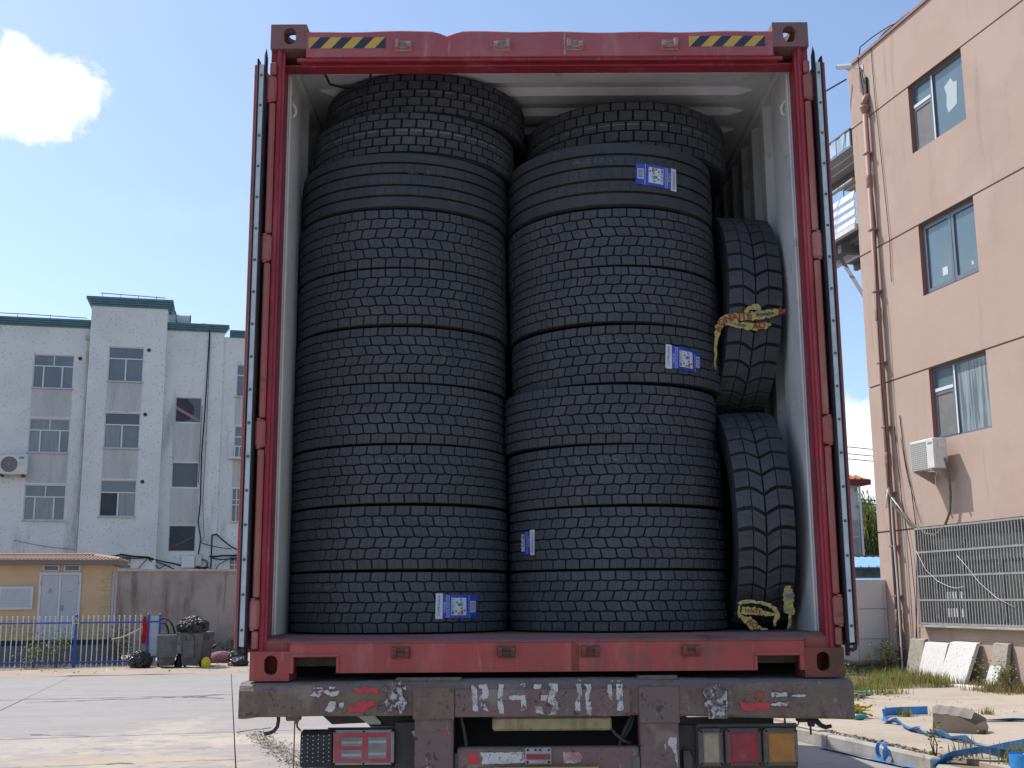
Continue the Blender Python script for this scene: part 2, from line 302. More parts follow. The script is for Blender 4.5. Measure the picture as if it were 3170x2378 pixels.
m_card  = M('weathered cardboard', (.37,.305,.235), (.30,.25,.195), 4, rough=.85, c3=(.42,.37,.30), sc3=6, lo3=.6, hi3=.7)
m_cardt = M('grey sun bleached cardboard', (.27,.235,.20), (.22,.19,.165), 5, rough=.85)
m_hose  = M('blue flat strap', (.045,.28,.70), (.030,.22,.60), 6, rough=.35, spec=.5)
m_rub1  = M('pale rubble', (.50,.46,.41), (.25,.21,.17), 9, rough=.9)
m_grav  = M('broken concrete gravel', (.34,.31,.28), (.24,.22,.20), 11, rough=.95)
m_teal2 = M('teal plastic bottle', (.05,.30,.33), rough=.3)
m_yrag  = M('yellow rope', (.50,.36,.04), (.42,.33,.08), 12, rough=.8)
m_rubt  = M('road wheel rubber', (.022,.022,.023), (.05,.045,.042), 6, rough=.85)
m_rim   = M('wheel rim steel', (.25,.24,.23), (.16,.14,.13), 9, rough=.6, metal=.4)
m_net   = M('green netting', (.10,.26,.17), (.30,.38,.32), 14, rough=.7)
# ---------------------------------------------------------------- builders
class MB:
    """collects shapes, given in a thing's frame (absolute), and links them as one mesh minus the thing's origin"""
    def __init__(s): s.v = []; s.f = []; s.mi = []; s.mats = []
    def slot(s, m):
        if m not in s.mats: s.mats.append(m)
        return s.mats.index(m)
    def add(s, vs, fs, m=None):
        b = len(s.v); k = s.slot(m) if m else 0
        s.v += [tuple(p) for p in vs]
        for f in fs: s.f.append(tuple(i+b for i in f)); s.mi.append(k)
        return s
    def quad(s, a, b, c, d, m=None): return s.add((a, b, c, d), ((0,1,2,3),), m)
    def box(s, x0, x1, y0, y1, z0, z1, bev=0.0, m=None):
        if x1 < x0: x0, x1 = x1, x0
        if y1 < y0: y0, y1 = y1, y0
        if z1 < z0: z0, z1 = z1, z0
        if bev <= 0:
            vs = [(x,y,z) for z in (z0,z1) for y in (y0,y1) for x in (x0,x1)]
            return s.add(vs, ((0,2,3,1),(4,5,7,6),(0,1,5,4),(2,6,7,3),(0,4,6,2),(1,3,7,5)), m)
        b = min(bev, (x1-x0)*.45, (y1-y0)*.45, (z1-z0)*.45)
        bm = bmesh.new(); bmesh.ops.create_cube(bm, size=1)
        for v in bm.verts: v.co = Vector(((x0+x1)/2+v.co.x*(x1-x0), (y0+y1)/2+v.co.y*(y1-y0), (z0+z1)/2+v.co.z*(z1-z0)))
        bmesh.ops.bevel(bm, geom=bm.edges[:], offset=b, segments=1, affect='EDGES', profile=.5)
        bm.verts.index_update()
        s.add([v.co[:] for v in bm.verts], [[v.index for v in f.verts] for f in bm.faces], m); bm.free(); return s
    def prism(s, poly, to3, d0, d1, m=None):
        n = len(poly); vs = [to3(a, b, d0) for a, b in poly] + [to3(a, b, d1) for a, b in poly]
        fs = [tuple(range(n))[::-1], tuple(range(n, 2*n))] + [(i, (i+1) % n, (i+1) % n+n, i+n) for i in range(n)]
        return s.add(vs, fs, m)
    def tube(s, pts, r, n=8, m=None, cap=True):
        pts = [Vector(p) for p in pts]; rings = []
        rr = r if isinstance(r, (list, tuple)) else [r]*len(pts)
        t0 = None; ref = Vector((0,0,1))
        for i, p in enumerate(pts):
            t = (pts[min(i+1, len(pts)-1)] - pts[max(i-1, 0)]).normalized()
            if i == 0:
                if abs(t.z) > .9: ref = Vector((1,0,0))
                a = t.cross(ref).normalized()
            else:
                a = (a - t*a.dot(t))
                a = a.normalized() if a.length > 1e-6 else t.cross(ref).normalized()
            b = t.cross(a)
            rings.append([p + (a*math.cos(2*math.pi*k/n) + b*math.sin(2*math.pi*k/n))*rr[i] for k in range(n)])
        vs = [q for R in rings for q in R]
        fs = [(i*n+k, i*n+(k+1) % n, (i+1)*n+(k+1) % n, (i+1)*n+k) for i in range(len(pts)-1) for k in range(n)]
        if cap: fs += [tuple(range(n))[::-1], tuple((len(pts)-1)*n+k for k in range(n))]
        return s.add(vs, fs, m)
    def lathe(s, prof, n=48, c=(0,0,0), axis='z', m=None, closed=False):
        vs = []
        for r, h in prof:
            for k in range(n):
                a = 2*math.pi*k/n; x, y = r*math.cos(a), r*math.sin(a)
                vs.append((c[0]+x, c[1]+y, c[2]+h) if axis == 'z' else ((c[0]+h, c[1]+x, c[2]+y) if axis == 'x' else (c[0]+y, c[1]+h, c[2]+x)))
        P = len(prof); fs = []
        for i in range(P if closed else P-1):
            j = (i+1) % P
            for k in range(n): fs.append((i*n+k, i*n+(k+1) % n, j*n+(k+1) % n, j*n+k))
        return s.add(vs, fs, m)
    def ribbon(s, pts, w, tw, th=.003, m=None):
        """flat strap: tw[i]=0 lies flat, 90 stands on edge"""
        pts = [Vector(p) for p in pts]; vs = []
        for i, p in enumerate(pts):
            t = (pts[min(i+1, len(pts)-1)] - pts[max(i-1, 0)]).normalized()
            side = t.cross(Vector((0,0,1)))
            side = side.normalized() if side.length > 1e-4 else Vector((1,0,0))
            nrm = side.cross(t); a = R_(tw[i]); d = side*math.cos(a) + nrm*math.sin(a); e = nrm*math.cos(a) - side*math.sin(a)
            ww = w[i] if isinstance(w, (list, tuple)) else w
            vs += [p-d*ww/2-e*th/2, p+d*ww/2-e*th/2, p+d*ww/2+e*th/2, p-d*ww/2+e*th/2]
        fs = []
        for i in range(len(pts)-1):
            for k in range(4): fs.append((i*4+k, i*4+(k+1) % 4, i*4+4+(k+1) % 4, i*4+4+k))
        fs += [(3,2,1,0), tuple(len(vs)-4+k for k in range(4))]
        return s.add(vs, fs, m)
    def mesh(s, name, mat=None, org=(0,0,0), smooth=False):
        me = bpy.data.meshes.new(name)
        me.from_pydata([(p[0]-org[0], p[1]-org[1], p[2]-org[2]) for p in s.v], [], s.f)
        if mat and not s.mats: me.materials.append(mat)
        for m in s.mats: me.materials.append(m)
        if s.mats: me.polygons.foreach_set('material_index', s.mi)
        if smooth: me.polygons.foreach_set('use_smooth', [True]*len(me.polygons))
        me.update(); return me

def link(name, me, parent=None):
    o = bpy.data.objects.new(name, me); S.collection.objects.link(o)
    if parent is not None: o.parent = parent
    return o
def tag(o, label=None, cat=None, group=None, kind=None):
    if label: o['label'] = label
    if cat: o['category'] = cat
    if group: o['group'] = group
    if kind: o['kind'] = kind
    return o
ORG = {}
def thing(name, label, cat, org=(0,0,0), frame='c', group=None):
    """Empty at the base of a thing. frame 'c': the container's axes, 'y': the yard's axes (org = u, v, z)"""
    o = bpy.data.objects.new(name, None); S.collection.objects.link(o); o.empty_display_size = .1
    if frame == 'y': o.location = Y2W(*org); o.rotation_euler = (0,0,YA)
    else: o.location = org
    ORG[o.name] = org
    return tag(o, label, cat, group)
def root_of(o):
    while o.parent is not None: o = o.parent
    return o
def part(name, mb, mat, parent, smooth=False, kind=None, label=None):
    o = link(name, mb.mesh(name, mat, ORG[root_of(parent).name], smooth), parent)
    return tag(o, label, None, None, kind)
def solo(name, mb, mat, label, cat, org, frame='c', group=None, smooth=False, kind=None):
    """a thing that is a single mesh"""
    o = link(name, mb.mesh(name, mat, org, smooth))
    if frame == 'y': o.location = Y2W(*org); o.rotation_euler = (0,0,YA)
    else: o.location = org
    ORG[o.name] = org
    return tag(o, label, cat, group, kind)
def struct(name, mb, mat, frame='y', smooth=False, org=(0,0,0)):
    o = link(name, mb.mesh(name, mat, org, smooth)); o['kind'] = 'structure'
    if frame == 'y': o.location = Y2W(*org); o.rotation_euler = (0,0,YA)
    ORG[o.name] = org
    return o
def inst(name, me, parent, loc=(0,0,0), rot=(0,0,0), sc=(1,1,1)):
    o = bpy.data.objects.new(name, me); S.collection.objects.link(o); o.parent = parent
    o.location = loc; o.rotation_euler = rot; o.scale = sc; return o
def copy_tree(o, parent=None):
    c = o.copy(); S.collection.objects.link(c); c.parent = parent
    for ch in list(o.children): copy_tree(ch, c)
    return c
XZ = lambda a, b, d: (a, d, b)          # a plane facing the camera
def holes_wall(mb, a0, a1, z0, z1, holes, to3, d0, d1, m=None, mr=None):
    """wall face with openings, and the reveals of the openings from depth d0 to d1"""
    A = sorted({a0, a1, *[h[0] for h in holes], *[h[1] for h in holes]}); Z = sorted({z0, z1, *[h[2] for h in holes], *[h[3] for h in holes]})
    A = [x for x in A if a0 <= x <= a1]; Z = [x for x in Z if z0 <= x <= z1]
    for i in range(len(A)-1):
        for j in range(len(Z)-1):
            ca, cz = (A[i]+A[i+1])/2, (Z[j]+Z[j+1])/2
            if any(h[0] < ca < h[1] and h[2] < cz < h[3] for h in holes): continue
            mb.quad(to3(A[i],Z[j],d0), to3(A[i+1],Z[j],d0), to3(A[i+1],Z[j+1],d0), to3(A[i],Z[j+1],d0), m)
    for h in holes:
        q = [(h[0],h[2]), (h[1],h[2]), (h[1],h[3]), (h[0],h[3])]
        for k in range(4):
            p, r = q[k], q[(k+1) % 4]
            mb.quad(to3(*p,d0), to3(*r,d0), to3(*r,d1), to3(*p,d1), mr or m)
    return mb
_tc = {}
def text2d(body, size, spacing=1.0, bold=0.0):
    """flat lettering as vertices and faces, centred on its own middle"""
    k = (body, size, spacing, bold)
    if k in _tc: return _tc[k]
    cu = bpy.data.curves.new('t', 'FONT'); cu.body = body; cu.size = size; cu.align_x = 'CENTER'; cu.align_y = 'CENTER'; cu.resolution_u = 2; cu.space_character = spacing; cu.offset = bold*size
    o = bpy.data.objects.new('t', cu); S.collection.objects.link(o)
    dg = bpy.context.evaluated_depsgraph_get(); dg.update(); me = o.evaluated_get(dg).to_mesh()
    r = ([(v.co.x, v.co.y) for v in me.vertices], [tuple(p.vertices) for p in me.polygons])
    o.evaluated_get(dg).to_mesh_clear(); bpy.data.objects.remove(o); bpy.data.curves.remove(cu)
    _tc[k] = r; return r

# ---------------------------------------------------------------- the ground: soil, yard slabs, verge, pavement
g = MB(); NG = 24
for lim, z in ((900, -.05),):
    g.quad((-lim,-lim,z), (lim,-lim,z), (lim,lim,z), (-lim,lim,z))
struct('ground', g, m_under)
yard = bpy.data.objects.new('yard_paving', None); S.collection.objects.link(yard); yard['kind'] = 'structure'
yard.rotation_euler = (0,0,YA); ORG[yard.name] = (0,0,0)
UL = [-30.0,-26.0,-22.0,-18.0,-13.6,-9.4,-5.15,-1.12,2.6,6.17]; VL = [-24.0,-17.0,-11.0,-5.0,0.5,5.6,10.28,13.36,20.5,28.2]
for i in range(len(UL)-1):
    for j in range(len(VL)-1):
        w = .007; mb = MB(); dz = random.uniform(-.003, .003)
        vend = VL[j+1]-w
        mb.box(UL[i]+w, UL[i+1]-w, VL[j]+w, vend, -.14, dz, .006)
        part('concrete_slab', mb, m_slab, yard)
# cracks: shallow broken joints, chipped along their length
cr = MB(); rc = random.Random(5)
def crack(pts, w0):
    out = []
    for k in range(len(pts)-1):
        (u0,v0),(u1,v1) = pts[k], pts[k+1]; n = max(3, int(math.hypot(u1-u0, v1-v0)/.18))
        for t in range(n): out.append((u0+(u1-u0)*t/n+rc.uniform(-.04,.04), v0+(v1-v0)*t/n+rc.uniform(-.07,.07)))
    for k in range(len(out)-1):
        w = w0*rc.uniform(.4,1.5); (a,b),(c,d) = out[k], out[k+1]
        cr.quad((a,b-w,.0075),(c,d-w,.0075),(c,d+w,.0075),(a,b+w,.0075))
crack([(-5.0,19.75),(-3.2,20.05),(-2.1,20.2),(-1.12,20.75)], .035); crack([(-2.1,20.2),(-1.6,19.8),(-1.12,19.5)], .03); crack([(-1.9,20.05),(-1.5,20.3)], .05)
for vv_, w_ in ((10.28,.010),(13.36,.011)):
    for k in range(12): crack([(-1.13-k*1.2, vv_+.0), (-1.13-(k+1)*1.2, vv_+rc.uniform(-.02,.02))], w_*rc.uniform(.6,1.3))
for k in range(14): crack([(-1.2-k*.95, 20.42+.02*k), (-2.15-k*.95, 20.44+.02*k)], .022*rc.uniform(.5,1.3))
crack([(-4.0,13.82),(-3.3,13.5),(-3.0,13.2)], .025); crack([(-3.0,13.2),(-3.1,12.4),(-3.3,11.4)], .012); crack([(-2.6,10.2),(-2.2,10.3)], .02); crack([(-5.15,20.9),(-4.2,20.4)], .012); crack([(-1.12,13.3),(-.4,13.9)], .03)
part('crack', cr, M('crack dirt', (.165,.148,.135), rough=1), yard, kind='stuff')
# verge of sandy dirt behind the slabs, uneven
g = MB(); nx, ny = 90, 40; U0, U1, V0, V1 = -34, 34, 28.05, 60
for j in range(ny+1):
    for i in range(nx+1):
        u = U0+(U1-U0)*i/nx; v = V0+(V1-V0)*(j/ny)**2.2
        z = .012 + .035*mnoise.noise((u*.9, v*.9, 0)) + .02*mnoise.noise((u*3, v*3, 4)) if j else -.02
        if j == 0: v += .5*mnoise.noise((u*.4, 3, 0))
        g.v.append((u, v, z))
g.f = [(j*(nx+1)+i, j*(nx+1)+i+1, (j+1)*(nx+1)+i+1, (j+1)*(nx+1)+i) for j in range(ny) for i in range(nx)]; g.mi = [0]*len(g.f)
struct('dirt_verge', g, m_dirt, smooth=True)
# raised pavement at the right: kerb stones, slabs, soil strip
pave = bpy.data.objects.new('pavement', None); S.collection.objects.link(pave); pave['kind'] = 'structure'; pave.rotation_euler = (0,0,YA); ORG[pave.name] = (0,0,0)
rk = random.Random(3)
for i in range(9):
    v0 = 6.95+i*2.3; mb = MB(); mb.box(6.19, 6.33, v0+.006, v0+2.294, -.1, .16+rk.uniform(-.004,.004), .018)
    part('kerb_stone', mb, m_kerb, pave)
mb = MB(); mb.box(6.19, 6.35, 4.9, 6.90, -.1, .10, .03); part('kerb_stone', mb, m_kerb, pave, label='broken sunken kerb stone')
VP = [-6.0,-2.0,2.5,6.75,10.92,15.72]; UP = [6.52,9.9,13.28]
for i in range(len(UP)-1):
    for j in range(len(VP)-1):
        mb = MB(); mb.box(UP[i]+.006, UP[i+1]-.006, VP[j]+.012, VP[j+1]-.012, -.05, .155+rk.uniform(-.005,.005), .008); part('concrete_slab', mb, m_pave, pave)
g = MB(); nx, ny = 30, 40
for j in range(ny+1):
    for i in range(nx+1):
        u = 6.28+(13.32-6.28)*i/nx; v = 15.6+(19.5-15.6)*j/ny
        d = min(1, max(0, (v-15.7)/.5)); g.v.append((u, v, .12 + d*(.08+.05*mnoise.noise((u*1.3, v*1.3, 1)) + .03*mnoise.noise((u*5, v*5, 2)) + .07*max(0, (v-17)/3))))
g.f = [(j*(nx+1)+i, j*(nx+1)+i+1, (j+1)*(nx+1)+i+1, (j+1)*(nx+1)+i) for j in range(ny) for i in range(nx)]; g.mi = [0]*len(g.f)
struct('soil_strip', g, m_soil, smooth=True)
g = MB(); g.quad((6.3,4.9,.10),(6.55,4.9,.10),(6.55,28,.125),(6.3,28,.125)); struct('soil_gap', g, m_soil)
# ---------------------------------------------------------------- the container
CO = (0, 0, ZB)
class C_(MB):
    def done(s, name, mat, parent, **k): return None
cont = thing('shipping_container', 'open red steel shipping container on the trailer, packed with black tyres', 'container', (0,0,0))
cont.location = (0,0,ZB)
L_ = 12.19
def oval(cx, cz, w, h, n=20):
    """rounded slot outline"""
    out = []; r = min(w, h)/2
    for k in range(n):
        a = 2*math.pi*k/n; c, s = math.cos(a), math.sin(a)
        out.append((cx + c*r + (0 if w <= h else math.copysign((w-h)/2, c)), cz + s*r + (0 if h <= w else math.copysign((h-w)/2, s))))
    return out
def plate_hole(mb, x0, x1, z0, z1, hole, to3, d0, d1, m=None):
    """plate with a slot through it"""
    cx = sum(p[0] for p in hole)/len(hole); cz = sum(p[1] for p in hole)/len(hole); n = len(hole); outer = []
    for (a, b) in hole:
        dx, dz = a-cx, b-cz
        t = min(((x1-cx)/dx if dx > 1e-9 else ((x0-cx)/dx if dx < -1e-9 else 1e9)), ((z1-cz)/dz if dz > 1e-9 else ((z0-cz)/dz if dz < -1e-9 else 1e9)))
        outer.append((cx+dx*t, cz+dz*t))
    # snap the nearest outer point to each corner
    for c in ((x0,z0),(x1,z0),(x1,z1),(x0,z1)):
        k = min(range(n), key=lambda i: (outer[i][0]-c[0])**2+(outer[i][1]-c[1])**2); outer[k] = c
    vs = [to3(*p, d0) for p in outer]+[to3(*p, d0) for p in hole]+[to3(*p, d1) for p in outer]+[to3(*p, d1) for p in hole]
    fs = []
    for i in range(n):
        j = (i+1) % n
        fs += [(i, j, n+j, n+i), (2*n+j, 2*n+i, 3*n+i, 3*n+j), (n+i, n+j, 3*n+j, 3*n+i), (j, i, 2*n+i, 2*n+j)]
    mb.add(vs, fs, m)
def casting(sx, y0, z0, top, mat):
    mb = MB(); xo = 1.219*sx; xi = (1.219-.162)*sx; z1 = z0+.118; dy = .178; sy = 1 if y0 < 1 else -1; ye = y0; yi = y0+sy*dy; t = .026
    X0, X1 = min(xo, xi), max(xo, xi); cx = (xo+xi)/2 - .005*sx; cz = (z0+z1)/2 + (.002 if top else .004)
    plate_hole(mb, X0, X1, z0, z1, oval(cx, cz, .056, .080), lambda a, b, d: (a, d, b), ye, ye+sy*t)
    Y0, Y1 = min(ye, yi)+ (t if sy > 0 else 0), max(ye, yi) - (t if sy < 0 else 0)
    plate_hole(mb, Y0, Y1, z0, z1, oval((Y0+Y1)/2, cz, .056, .080), lambda a, b, d: (d, a, b), xo, xo-sx*t)
    XX0, XX1 = (X0, X1-t) if sx > 0 else (X0+t, X1)
    tz = (z1, z1-t) if top else (z0, z0+t); oz = (z0, z0+.02) if top else (z1-.02, z1)
    plate_hole(mb, XX0, XX1, Y0, Y1, oval((XX0+XX1)/2, (Y0+Y1)/2, .062, .10), lambda a, b, d: (a, b, d), tz[0], tz[1])
    mb.box(XX0, XX1, Y0, Y1, *oz)
    zz = (oz[1], tz[1]) if top else (tz[1], oz[0])
    mb.box(xi, xi+sx*.02, Y0, Y1, *zz)
    yb = yi; mb.box(XX0 + (.02 if sx > 0 else 0), XX1 - (.02 if sx < 0 else 0), yb-sy*.02, yb, *zz)
    part('corner_casting', mb, mat, cont)
casting(-1, 0, 2.778, True, m_castt); casting(1, 0, 2.778, True, m_castt)
casting(-1, 0, 0.0, False, m_red); casting(1, 0, 0.0, False, m_rust)
for sx in (-1, 1):
    casting(sx, L_, 2.778, True, m_castt); casting(sx, L_, 0.0, False, m_red)
# door header with its dent, lip and reveal
mb = MB(); n = 60; rows = []
for i in range(n+1):
    x = -1.057+2.114*i/n
    dz = -.022*math.exp(-((x+.42)/.035)**2) - .004*math.sin(x*3.1) + .002*math.sin(x*17)
    if x < -.46: dz += .002
    rows.append([(x,0.0,2.737), (x,-.001+.0035*math.exp(-((x+.42)/.06)**2),2.80), (x,0.0,2.852+dz), (x,.008,2.859+dz), (x,.14,2.866+dz*.3), (x,.14,2.737)])
k = len(rows[0])
mb.add([p for r in rows for p in r], [(i*k+a, (i+1)*k+a, (i+1)*k+(a+1) % k, i*k+(a+1) % k) for i in range(n) for a in range(k)])
header = part('door_header', mb, m_redh, cont)
mb = MB(); mb.box(-1.1, 1.1, .012, .03, 2.722, 2.7365); mb.box(-1.09, 1.09, .055, .075, 2.716, 2.7362, .004); mb.box(-1.17, 1.17, .078, .158, 2.728, 2.7358)
part('header_lip', mb, m_redi, cont)
mb = MB(); mb.box(.108, .116, -.003, -.0005, 2.74, 2.852); part('weld_seam', mb, M('pale weld seam', (.45,.33,.33), (.3,.14,.14), 40, rough=.7), cont)
# corner posts and hinge bars
for sx in (-1, 1):
    prof = [(1.219,.16),(1.219,.030),(1.186,.030),(1.186,.010),(1.176,.004),(1.168,.012),(1.168,.030),(1.158,.034),(1.158,.058),(1.168,.062),(1.168,.160)]
    mb = MB(); mb.prism([(x*sx, y) for x, y in prof], lambda a, b, d: (a, b, d), .1185, 2.7775)
    part('corner_post', mb, m_redi, cont)
    mb = MB(); z = .128
    zs = [.268, 1.022, 1.842, 2.585]
    for zc in zs+[2.78]:
        mb.box(1.189*sx, 1.217*sx, -.004, .028, z, min(zc-.068, 2.77), .006); z = zc+.068
    part('hinge_bar', mb, m_redbar, cont)
    for zc in zs:
        mb = MB(); mb.box(1.186*sx, 1.2285*sx, -.010, .026, zc-.060, zc+.060, .009); mb.tube([(1.216*sx, .005, zc-.066), (1.216*sx, .005, zc+.066)], .010, 8)
        part('hinge', mb, m_redbar, cont)
# sill with fork pockets and worn tread plate
mb = MB()
sill = [(-1.056,.094),(-1.041,.094),(-1.041,.094),(-.864,.094),(-.864,.03),(.861,.03),(.861,.088),(1.038,.088),(1.038,.088),(1.056,.088),(1.056,.146),(-1.056,.146)]
sill = [(-1.056,.030),(-1.041,.030),(-1.041,.094),(-.864,.094),(-.864,.030),(.861,.030),(.861,.088),(1.038,.088),(1.038,.030),(1.056,.030),(1.056,.146),(-1.056,.146)]
def strip(mb, x0, x1, z0, z1, d0=0.0, d1=.03): mb.box(x0, x1, d0, d1, z0, z1)
strip(mb, -1.056, -1.041, .03, .146); strip(mb, -1.041, -.864, .094, .146); strip(mb, -.864, .861, .03, .146); strip(mb, .861, 1.038, .088, .146); strip(mb, 1.038, 1.056, .03, .146)
sillo = part('door_sill', mb, m_red, cont)
for sx in (-1, 1):
    mb = MB(); mb.box(1.0575*sx, 1.1665*sx, .031, .159, .1187, .1462); part('sill_end', mb, m_red, cont)
mb = MB()
for (a, b, zz) in ((-1.053,-.852,.094), (.85,1.05,.088)):
    mb.box(a, b, -.006, -.0005, zz+.001, zz+.013, .002); 
mb.box(-.864,-.853,-.006,-.0005,.032,.094); mb.box(.85,.861,-.006,-.0005,.032,.088)
part('pocket_rim', mb, m_red, cont, kind='stuff')
mb = MB(); n = 80; rows = []; rs = random.Random(9)
for i in range(n+1):
    x = -1.166+2.332*i/n; w = .002*mnoise.noise((x*6, 0, 0)); lim = abs(x) > 1.057
    rows.append([(x,.0+w*.5,.1465), (x,-.004,.151+w), (x,.010,.158+w), (x,.05,.166+w), (x,.13,.1775), (x,.16,.1775), (x,.16,.1465)] if not lim else [(x,.03,.1465),(x,.03,.1515+w),(x,.034,.158+w),(x,.05,.166+w),(x,.13,.1775),(x,.16,.1775),(x,.16,.1465)])
k = len(rows[0]); mb.add([p for r in rows for p in r], [(i*k+a, (i+1)*k+a, (i+1)*k+(a+1) % k, i*k+(a+1) % k) for i in range(n) for a in range(k)])
part('sill_plate', mb, m_red, cont)
mb = MB()
for (a, b) in ((-1.05,-.85),): pass
mb.box(-1.20, 1.20, .31, .33, -.0033, .14); part('sill_shade_sheet', mb, m_dark, cont)  # near-black sheet, added so the gaps under the sill look shaded
# locking bar keepers
def keeper(x, z, flip):
    mb = MB(); mb.box(x-.038, x+.038, -.006, -.0005, z-.028, z+.024, .002)
    h = (.040, .024) if x in KT else (.032, .030)
    for s, hh in ((-1, h[0]), (1, h[1])):
        if flip: hh = h[0] if s == flip else h[1]
        xx = x+s*.026
        zlo = z-.022
        mb.prism([(-.006,zlo),(-.030,zlo+.004),(-.038,zlo+.018),(-.034,zlo+hh),(-.018,zlo+hh+.006),(-.006,zlo+hh-.004)], lambda a, b, d: (d, a, b), xx-.008, xx+.008)
    mb.box(x-.022, x+.022, -.016, -.006, z-.018, z-.004, .003)
    part('bar_keeper', mb, m_rust if z < 1 else m_keep, cont)
KT = (-.619,-.172,.157,.587)
for x, f in zip(KT, (-1, 1, -1, 1)): keeper(x, 2.789, f)
for x in (-.600,-.168,.176,.588): keeper(x, .113, 0)
mb = MB(); mb.box(.10, .112, -.004, -.0005, .034, .145); mb.box(.118, .128, -.003, -.0005, .034, .14); part('weld_seam', mb, m_rust, cont)
# hazard stickers
for x0, x1, z0, z1 in ((-1.047,-.698,2.7775,2.8315), (.676,1.022,2.7785,2.8300)):
    mb = MB(); w = x1-x0; h = z1-z0; sl = .048; per = w/3.55
    def clipq(a0, a1, m):
        # slanted band between a0 and a1 along the foot, leaning right, clipped to the sticker
        poly = [(a0, 0), (a1, 0), (a1+sl, h), (a0+sl, h)]
        def clip(P, f):
            out = []
            for i in range(len(P)):
                A, B = P[i], P[(i+1) % len(P)]; fa, fb = f(A), f(B)
                if fa >= 0: out.append(A)
                if fa*fb < 0: t = fa/(fa-fb); out.append((A[0]+(B[0]-A[0])*t, A[1]+(B[1]-A[1])*t))
            return out
        poly = clip(poly, lambda p: p[0]); 
        if len(poly) > 2: poly = clip(poly, lambda p: w-p[0])
        if len(poly) > 2: mb.add([(x0+a, -.0016, z0+b) for a, b in poly], [tuple(range(len(poly)))], m)
    a = -sl*1.0; y = True; first = True
    a = -.048; clipq(a, .004, m_yel); a = .004
    while a < w:
        clipq(a, a+per*.5, m_navy); clipq(a+per*.5, a+per, m_yel); a += per
    part('hazard_sticker', mb, None, cont)
# lining: floor, side walls, roof, front wall, rails
mb = MB(); bw = .29
for i in range(8): mb.box(-1.165+i*bw+.001, -1.165+(i+1)*bw-.001, .161, L_-.1, .05, .1775)
part('floor', mb, m_wood, cont)
def corr(y0, y1, pitch, deep, a=.25, b=.12):
    """trapezoid corrugation: list of (y, d)"""
    out = []; y = y0
    while y < y1:
        out += [(y, 0), (y+pitch*a*1.0, 0), (y+pitch*(a+b), deep), (y+pitch*(2*a+b), deep), (y+pitch*(2*a+2*b), 0)]; y += pitch*(2*a+2*b)
    return out
for sx in (-1, 1):
    mb = MB(); pr = [(.16,0.0),(.42,0.0)] + [(y, d) for y, d in corr(.45, L_-.2, .37, .036)]
    for off in (0, .004):
        vs = []; 
        for y, d in pr: vs += [((1.166+d+off)*sx, y, .165), ((1.166+d+off)*sx, y, 2.80)]
        mb.add(vs, [(2*i, 2*i+2, 2*i+3, 2*i+1) for i in range(len(pr)-1)])
    part('side_wall', mb, m_int, cont)
    mb = MB(); mb.box(1.2105*sx, 1.215*sx, .161, L_-.18, .16, 2.82); part('side_skin', mb, m_red, cont)
    mb = MB(); mb.box(1.150*sx, 1.2165*sx, .161, L_-.18, 2.802, 2.866, .012); part('roof_rail', mb, m_int, cont)
    mb = MB(); mb.box(1.150*sx, 1.2165*sx, .181, L_-.18, .03, .1648, .006); part('bottom_rail', mb, m_red, cont)
    mb = MB(); mb.box(1.1645*sx, 1.160*sx, .1615, .43, .1785, 2.727); mb.box(1.1595*sx, 1.150*sx, .1615, .185, .1785, 2.727, .003); part('inner_post', mb, m_trim if sx < 0 else m_int, cont)
    mb = MB(); t = [( (1.158)*sx, .24, 2.62), (1.147*sx, .24, 2.605), (1.142*sx, .25, 2.59), (1.147*sx, .26, 2.575), (1.158*sx, .26, 2.56)]; mb.tube(t, .006, 6); part('lashing_ring', mb, m_int, cont)
mb = MB(); pr = [(.145,0.0),(.23,0.0)] + corr(.24, L_-.15, .40, -.034, .25, .06)
for off in (0, .004):
    vs = []
    for y, d in pr: vs += [(-1.155, y, 2.850+off), (-1.10, y, 2.850+off), (-1.02, y, 2.858+d+off), (1.02, y, 2.858+d+off), (1.10, y, 2.850+off), (1.155, y, 2.850+off)]
    mb.add(vs, [(6*i+k, 6*i+k+1, 6*i+7+k, 6*i+6+k) for i in range(len(pr)-1) for k in range(5)])
part('roof', mb, m_int, cont)
mb = MB(); mb.box(-1.15, 1.15, L_-.16, L_-.12, .18, 2.85); part('front_wall', mb, m_int, cont)
mb = MB(); mb.box(-1.2, 1.2, .142, L_-.18, 2.8665, 2.872); part('roof_skin', mb, m_red, cont)
mb = MB(); mb.tube([(-1.02,.30,2.80),(-1.0,.33,2.76),(-.93,.34,2.745),(-.84,.33,2.74),(-.80,.30,2.765),(-.80,.28,2.80),(-.83,.27,2.835)], .006, 6); part('hanging_wire', mb, m_dark, cont)
